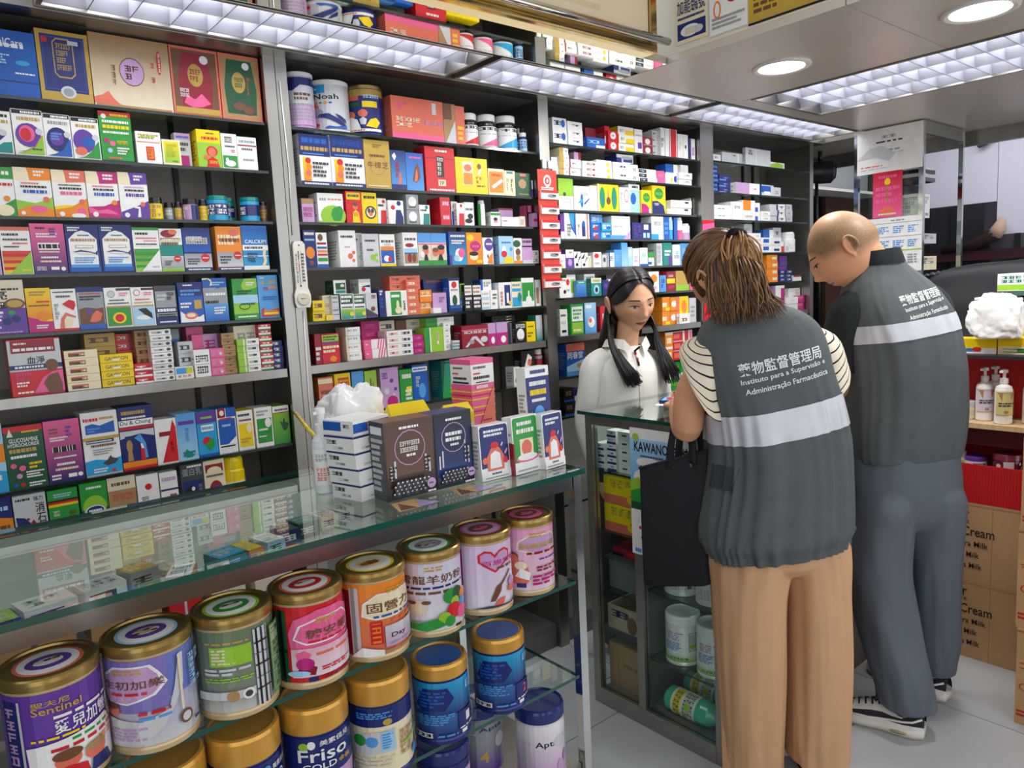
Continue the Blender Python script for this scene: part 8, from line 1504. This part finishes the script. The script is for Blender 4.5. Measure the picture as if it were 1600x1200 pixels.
# ---------------- the man with the shaved head
def man_in_vest():
    O, AZ = (2.55, 1.03), 36
    HM = head_matrix((-.19, .066, 1.578), -62, 34, 4); S = 1.13; mb = MB()
    add_head(mb, HM, S, .26)
    mb.loft(hoops([(-.02, 0, .80, .155, .115), (-.02, 0, .95, .165, .13), (-.02, 0, 1.1, .165, .13), (-.04, 0, 1.27, .17, .12), (-.06, .02, 1.38, .16, .10), (-.08, .035, 1.46, .10, .075), (-.09, .045, 1.51, .06, .06)], 26, 30))
    mb.loft(limb([(-.085, .04, 1.46, .07), (-.105, .045, 1.51, .063), (-.145, .045, 1.56, .066), (-.165, .05, 1.585, .06)], 10, 18))
    mb.loft(limb([(-.14, .02, 1.39, .06), (-.19, .03, 1.36, .06), (-.203, .04, 1.24, .055), (-.20, .06, 1.13, .049), (-.19, .12, 1.095, .046), (-.17, .22, 1.10, .039), (-.14, .31, 1.105, .029, .025)], 26, 18))
    add_hand(mb, (-.135, .325, 1.107), (.2, 1, 0), (.3, .1, -1), -1, .5)
    mb.loft(limb([(.03, .02, 1.39, .06), (.085, .035, 1.36, .056), (.127, .07, 1.24, .052), (.14, .10, 1.13, .047), (.14, .19, 1.10, .042), (.07, .30, 1.105, .029, .025)], 26, 18))
    add_hand(mb, (.062, .315, 1.107), (-.25, 1, 0), (-.5, .1, -1), 1, .6)
    legs = ((-1, (-.105, 0), (-.108, -.035), (-.088, -.142)), (1, (.075, 0), (.095, .02), (.133, .052)))
    for sx, h, k, a in legs:
        mb.loft(limb([(h[0], h[1], .86, .09), (h[0], h[1], .72, .085), (k[0], k[1], .48, .056), ((k[0]+a[0])/2, (k[1]+a[1])/2, .28, .055), (a[0], a[1], .10, .034), (a[0], a[1], .05, .026)], 26, 16))
        mb.loft([[(a[0]+w*math.cos(2*math.pi*i/12)-y*(1.1 if sx < 0 else .577), a[1]+y, .045+h_*math.sin(2*math.pi*i/12)) for i in range(12)] for y, w, h_ in ((-.02, .012, .008), (0, .02, .014), (.06, .022, .012), (.1, .018, .008))])
    body = build_body('man with a shaved head in a dark vest and grey trousers, looking down', O, AZ, mb, skin='d69c74')
    Mi = HM.inverted(); sc, sk = lin('5f5338'), lin('d69c74')
    def tone(co):
        if co.z < 1.40: return None
        q = Mi @ co; q = q/S
        d = Vector((q.x/.077, q.y/.098, q.z/.118))
        if d.length > 1.35: return None
        h = min(1, max(0, (d.z+.12-.1*max(0, d.y)-(.42 if d.y > .55 else 0)*(d.y-.55)*2.2)*4)) if abs(q.x) < .085 and d.y < .86 else 0
        if d.y < -.2: h = min(1, max(0, (d.z+.42)*4))
        n_ = .5+.5*NZ.noise(Vector(co)*260)
        fr = .95*h*(.6+.4*n_); fr *= 1-.35*min(1, max(0, (d.z-.55)*3))
        r = .35*math.exp(-((q.x+.0)/.03)**2-((q.z+.03)/.02)**2) if q.y > .08 else 0
        c = tuple(a+(b_-a)*fr for a, b_ in zip(sk, sc)); 
        if -.115 < q.z < -.075 and q.y > .02: c = tuple(a*(.84+.08*n_) for a in c)
        return (min(1, c[0]*(1+.08*r)), c[1]*(1-.22*r), c[2]*(1-.2*r))
    tint(body.data, tone)
    face_parts(body, HM, S, None, brow='2b211b', lip='b5726a')
    # stubbly hair: a very thin shell over the back and sides
    # vest
    K = [(-.026, 0, .898, .168, .135, .05), (-.026, 0, .925, .173, .142, .05), (-.024, 0, 1.0, .178, .15, .06), (-.022, 0, 1.09, .177, .15, .08), (-.024, 0, 1.18, .176, .148, .1), (-.034, .005, 1.27, .172, .142, .12), (-.048, .012, 1.35, .166, .13, .12), (-.062, .022, 1.41, .154, .115, .1), (-.072, .03, 1.455, .134, .098, .08), (-.082, .038, 1.49, .108, .085, .06), (-.09, .042, 1.52, .082, .078, .05), (-.094, .044, 1.545, .074, .074, .05)]
    R = hoops(K, 80, 120, 2.5, foldn(.02, 1.9, 2.2, 7, lambda t: 1.0 if t < .5 else max(.15, 1-(t-.5)*2.6))); vb = MB(); vb.loft(R, lin(VESTC), FABRIC); vest = vb.obj('vest', body); bv = bvh_of(vest.data)
    band_of(R, 38, 44, .0022, 'c9ccd3', REFL, 'reflective_band', vest)
    vest_text(bv, vest, (('藥物監督管理局', -.097, 1.392, .051, 1.418, .031), ('Instituto para a Supervisão e', -.087, 1.369, .058, 1.402, .016), ('Administração Farmacêutica', -.079, 1.345, .064, 1.374, .017)))
    b = MB(); b.loft(hoops([(-.092, .043, 1.525, .081, .081, .05), (-.1, .045, 1.552, .0795, .08, .05), (-.106, .046, 1.572, .078, .077, .08)], 6, 40), lin('202528'), FABRIC, False); b.obj('shirt_collar', body)
    for nm, keys in (('l', [(-.14, .015, 1.40, .072, .068), (-.185, .025, 1.37, .074, .07), (-.205, .035, 1.28, .072, .07), (-.203, .045, 1.19, .071, .069)]), ('r', [(.03, .02, 1.40, .07, .068), (.085, .035, 1.37, .07, .068), (.12, .06, 1.28, .066, .066), (.135, .08, 1.19, .064, .064)])):
        R2 = limb(keys, 26, 30, 2.0, foldn(.006, 1.4, 2.4, 9)); b = MB(); b.loft(R2, lin('23292b'), FABRIC, False)
        b.loft([[tuple(Vector(p)*.985+Vector(sum((Vector(q) for q in R2[-1]), Vector())/len(R2[-1]))*.015) for p in R2[-1]], [tuple(Vector(p)+Vector((0, 0, .03))) for p in R2[-1]]], lin('14181a'), FABRIC, False); s_ = b.obj('sleeve', body)
        b = MB(); b.tube([tuple(p) for p in R2[-1]]+[tuple(R2[-1][0])], .0028, 6, lin('1c2123'), FABRIC); b.obj('sleeve_hem', s_)
    GT = mat('grey_cloth', attr=True, rough=.65, spec=.35, noise=.05, nscale=10); g = lin('5f6872'); b = MB()
    b.loft(hoops([(-.018, 0, .655, .10, .085), (-.02, 0, .70, .158, .122), (-.02, 0, .78, .174, .138), (-.02, 0, .88, .17, .135), (-.02, 0, .95, .165, .13)], 14, 60, 2.4, foldn(.006, 1.8, 2, 3)), g, GT)
    b.loft(hoops([(-.08, 0, .86, .06, .09), (-.10, 0, .77, .092, .136), (-.112, -.004, .66, .102, .128), (-.112, -.02, .50, .096, .108), (-.095, -.06, .32, .092, .103), (-.08, -.115, .16, .086, .096), (-.076, -.13, .09, .080, .086)], 60, 60, 2.3, foldn(.014, 1.2, 5.5, 3, lambda t: .5+.5*t)), g, GT)
    b.loft(hoops([(.04, 0, .86, .06, .09), (.062, 0, .77, .092, .136), (.076, .004, .66, .094, .126), (.092, .012, .50, .082, .104), (.11, .028, .32, .076, .096), (.124, .042, .18, .072, .088), (.130, .05, .105, .068, .082)], 60, 60, 2.3, foldn(.012, 1.2, 5.0, 8, lambda t: .5+.5*t)), g, GT)
    blend(b, 'trousers', body, GT, g)
    for a in ((-.084, -.14), (.135, .052)):
        b = MB(); b.loft(limb([(a[0], a[1], .19, .046), (a[0], a[1], .12, .044), (a[0], a[1]+.01, .07, .043), (a[0]-.012, a[1]+.02, .045, .036)], 10, 18), lin('33353a'), FABRIC); b.obj('sock', body)
    for x, y, rz in ((-.045, -.185, 48), (.16, .0, 30)):
        e = empty('sneaker'); e.parent = body; sneaker(e, x, y, rz, 1.02)
    return body
MAN = man_in_vest()
# ---------------- the woman in the white shirt behind the cabinet
def staff():
    O, AZ = (2.19, 1.985), 198
    HM = head_matrix((-.05, .035, 1.437), 4, 15, 5); S = 1.05; mb = MB()
    add_head(mb, HM, S, .41)
    mb.loft(hoops([(-.03, 0, .80, .14, .10), (-.03, 0, .95, .13, .095), (-.033, 0, 1.08, .135, .098), (-.035, 0, 1.17, .135, .085), (-.035, 0, 1.225, .10, .065), (-.035, .0, 1.26, .05, .05)], 22, 28))
    mb.loft(limb([(-.035, .0, 1.24, .05), (-.04, .012, 1.30, .044), (-.048, .018, 1.37, .046)], 8, 16))
    for sx, sh, el, wr in ((1, (.085, 0, 1.20), (.125, -.03, .97), (.108, .02, .77)), (-1, (-.15, 0, 1.185), (-.195, -.03, .96), (-.172, .02, .76))):
        mb.loft(limb([(sh[0]-sx*.04, sh[1], sh[2], .045), (*sh, .045), ((sh[0]+el[0])/2+sx*.01, -.01, (sh[2]+el[2])/2, .041), (*el, .037), ((el[0]+wr[0])/2, .0, (el[2]+wr[2])/2, .032), (*wr, .024, .02)], 24, 16))
        add_hand(mb, (wr[0], wr[1]+.004, wr[2]-.012), (-.05*sx, .15, -1), (-sx, .2, 0), -sx, .35, .9)
    for sx in (-1, 1):
        cx = -.03+sx*.075; mb.loft(limb([(cx, 0, .86, .085), (cx, 0, .6, .07), (cx, 0, .42, .05), (cx, 0, .25, .048), (cx, 0, .08, .034), (cx, .0, .03, .034)], 20, 14))
        mb.loft([[(cx+w*math.cos(2*math.pi*i/12), y, .03+h*math.sin(2*math.pi*i/12)) for i in range(12)] for y, w, h in ((-.04, .024, .02), (.0, .032, .026), (.06, .036, .02), (.1, .03, .013))])
    body = build_body('young woman with long straight black hair in a white shirt behind the cabinet', O, AZ, mb, skin='e0ad88')
    Mi = HM.inverted(); sk = lin('e0ad88')
    def tone(co):
        if co.z < 1.29: return None
        q = (Mi @ co)/S
        if q.y < .03: return None
        r = .5*(math.exp(-((abs(q.x)-.04)/.018)**2-((q.z+.025)/.016)**2))+.4*math.exp(-(q.x/.02)**2-((q.z+.03)/.012)**2)
        dk = .3*math.exp(-((abs(q.x)-.007)/.0035)**2-((q.z+.0405)/.003)**2) if q.y > .1 else 0
        return (sk[0]*(1+.03*r)*(1-dk), sk[1]*(1-.14*r)*(1-dk*1.3), sk[2]*(1-.12*r)*(1-dk*1.3))
    tint(body.data, tone)
    face_parts(body, HM, S, None, brow='231a17', lip='b8605c')
    rnd = random.Random(8); hc = lin('0f0e11')
    def mask(d):
        if d[1] > .12: return d[2] > .68-.82*max(0, abs(d[0])-.1)**1.25 and d[2] > .12-1.0*max(0, abs(d[0])-.62)
        return d[2] > -.55
    hb = hair_cap(HM, S, mask, lambda d: .0075+.004*(d[1] < 0)-.0045*math.exp(-(d[0]/.045)**2)*(d[2] > .3), .41, hc, None, HAIRM)
    P = []
    for sx in (-1, 1):
        for i in range(240):      # strands combed from the parting over the head and down past the ears
            y0 = rnd.uniform(-.75, .62); d = Vector((sx*.02, y0, math.sqrt(max(.05, 1-y0*y0)))).normalized(); pts = []
            e = Vector((sx*1.0, -.30+.25*y0-.1*rnd.random(), .05)).normalized()
            for t in (0, .3, .6, 1):
                q = d.lerp(e, t).normalized(); pts.append(HM @ (headpt(q, S, .41)+q*(.006 if t == 0 else .0125)))
            P.append(pts)
    locks(hb, P, rnd, hc, lin('26242a'), .003, .003, HAIRM, 10, .001)
    P = []
    for i in range(420):        # falling hair: the bundle by her visible ear and the one on the far side
        sx = 1 if i % 2 else -1; u = rnd.random()
        st = HM @ Vector((sx*(.074-.02*u), -.02-.06*u, .045-.02*u))
        m1 = HM @ Vector((sx*(.086-.018*u), -.022-.055*u, -.055))
        if sx > 0: m2 = Vector((.078-.055*u, .082-.05*u, 1.27)); en = Vector((.044-.075*u, .132-.012*u, 1.125+rnd.uniform(-.012, .03)))
        else: m2 = Vector((-.128-.062*u, .075-.06*u, 1.27)); en = Vector((-.135-.085*u, .122-.02*u, 1.12+rnd.uniform(-.015, .05)))
        P.append([st, m1, (m1+m2)/2+Vector((sx*.006, .012, 0)), m2, en])
    locks(hb, P, rnd, hc, lin('221f24'), .0042, .003, HAIRM, 16, .0025)
    hb.loft(hoops([(-.05, -.03, 1.44, .075, .05), (-.05, -.045, 1.36, .085, .04), (-.048, -.06, 1.28, .095, .035), (-.045, -.075, 1.2, .09, .03), (-.045, -.08, 1.13, .075, .02)], 20, 36, 2.2, foldn(.006, 3, 1, 5)), hc, HAIRM)
    hb.obj('hair', body)
    b = MB(); wsh = lin('f1f1ea'); SH = mat('white_shirt', attr=True, rough=.7, spec=.25, noise=.03, nscale=12)
    fo = foldn(.008, 1.7, 2.2, 5, lambda t: 1 if t < .7 else .3)
    b.loft(hoops([(-.03, 0, .80, .158, .12), (-.03, 0, .95, .152, .115), (-.032, 0, 1.07, .15, .115, .03), (-.034, 0, 1.15, .149, .108, .05), (-.035, -.002, 1.20, .136, .094, .05), (-.035, -.004, 1.235, .1, .077, .05), (-.035, -.004, 1.262, .068, .064, .03)], 46, 64, 2.4, fo), wsh, SH); sh_ = b.obj('shirt', body); bv = bvh_of(sh_.data)
    for sx, keys in ((1, [(.05, 0, 1.205, .055), (.092, -.004, 1.185, .058), (.118, -.012, 1.09, .055), (.13, -.03, .98, .053), (.12, -.01, .88, .047), (.11, .015, .80, .042)]), (-1, [(-.12, 0, 1.19, .055), (-.16, -.004, 1.17, .058), (-.185, -.012, 1.08, .056), (-.198, -.03, .97, .054), (-.185, -.01, .87, .047), (-.175, .015, .79, .042)])):
        s2 = MB(); s2.loft(limb(keys, 34, 26, 2.0, foldn(.008, 1.4, 5, 3+sx)), wsh, SH); s2.obj('sleeve', sh_)
    # open collar wings and the placket
    for sx in (-1, 1):
        c = MB(); ctr = Vector((-.038, .004, 1.262)); g = []
        for i in range(9):
            a = R_(90-sx*(20+16*i)); rr = .066+.004*(i/8); g.append((ctr+Vector((rr*math.cos(a), rr*math.sin(a)*.95, -.006+.004*i*.5)), ctr+Vector(((rr+.012)*math.cos(a), (rr+.014)*math.sin(a)*.95, .034-.002*abs(i-3)-(.022 if i == 0 else 0)))))
        for i in range(8): q = [g[i][0], g[i+1][0], g[i+1][1], g[i][1]]; c.poly(q if sx < 0 else q[::-1], wsh, SH, True)
        for i in range(8):
            lo = lambda k: g[k][1]+Vector(((g[k][1]-ctr).x*.18, (g[k][1]-ctr).y*.2, -.03-.012*max(0, 3-k)*.4)); q = [g[i][1], g[i+1][1], lo(i+1), lo(i)]; c.poly(q if sx < 0 else q[::-1], wsh, SH, True)
        c.obj('collar', sh_)
    c = MB()
    def pl_(x, z):
        h = bv.ray_cast(Vector((x, 1, z)), Vector((0, -1, 0))); return Vector((x, (h[0].y if h[0] else .1)+.0025, z))
    for i in range(14): z0 = 1.235-.03*i; z1 = z0-.03; q = [pl_(-.044, z0), pl_(-.024, z0), pl_(-.024, z1), pl_(-.044, z1)]; c.poly(q, lin('e9e9e1'), SH, True)
    c.obj('placket', sh_)
    c = MB()
    for z in (1.13, 1.06, .99): p = pl_(-.034, z); c.lathe([(.005, 0), (.005, .002), (.001, .0025)], 10, lin('6b6a66'), GLOSSP); 
    for k in range(len(c.v)):
        z = (1.13, 1.06, .99)[k*3//len(c.v)]; p = pl_(-.034, z); x_, y_, z_ = c.v[k]; c.v[k] = (p.x+x_, p.y+z_, p.z+y_)
    c.obj('button', sh_)
    c = MB(); 
    for z0, z1, q in ((1.262, 1.245, '1a1a1c'), (1.245, 1.23, 'a8322e'), (1.23, 1.218, 'e9dcd0'), (1.218, 1.204, 'a8322e'), (1.204, 1.19, '2a2224')): c.tube([pl_(-.036, z0)+Vector((0, .003, 0)), pl_(-.034, z1)+Vector((0, .003, 0))], .0042, 8, lin(q), FABRIC)
    c.obj('beaded_pendant', body)
    b = MB(); k_ = lin('25262b'); b.loft(hoops([(-.03, 0, .74, .16, .12), (-.03, 0, .84, .155, .115)], 4, 30), k_, FABRIC)
    for sx in (-1, 1): cx = -.03+sx*.078; b.loft(limb([(cx, 0, .84, .085), (cx, 0, .5, .07), (cx, 0, .1, .06), (cx, 0, .06, .058)], 12, 20), k_, FABRIC)
    b.obj('trousers', body)
    for sx in (-1, 1):
        cx = -.03+sx*.075; b = MB(); b.loft([[(cx+w*math.cos(2*math.pi*i/14), y, max(.001, z+h*math.sin(2*math.pi*i/14))) for i in range(14)] for y, w, z, h in ((-.055, .02, .03, .025), (-.03, .036, .035, .034), (.03, .04, .035, .034), (.09, .042, .028, .027), (.125, .03, .02, .018))], lin('1d1d20'), GLOSSP); b.obj('shoe', body)
    return body
staff()
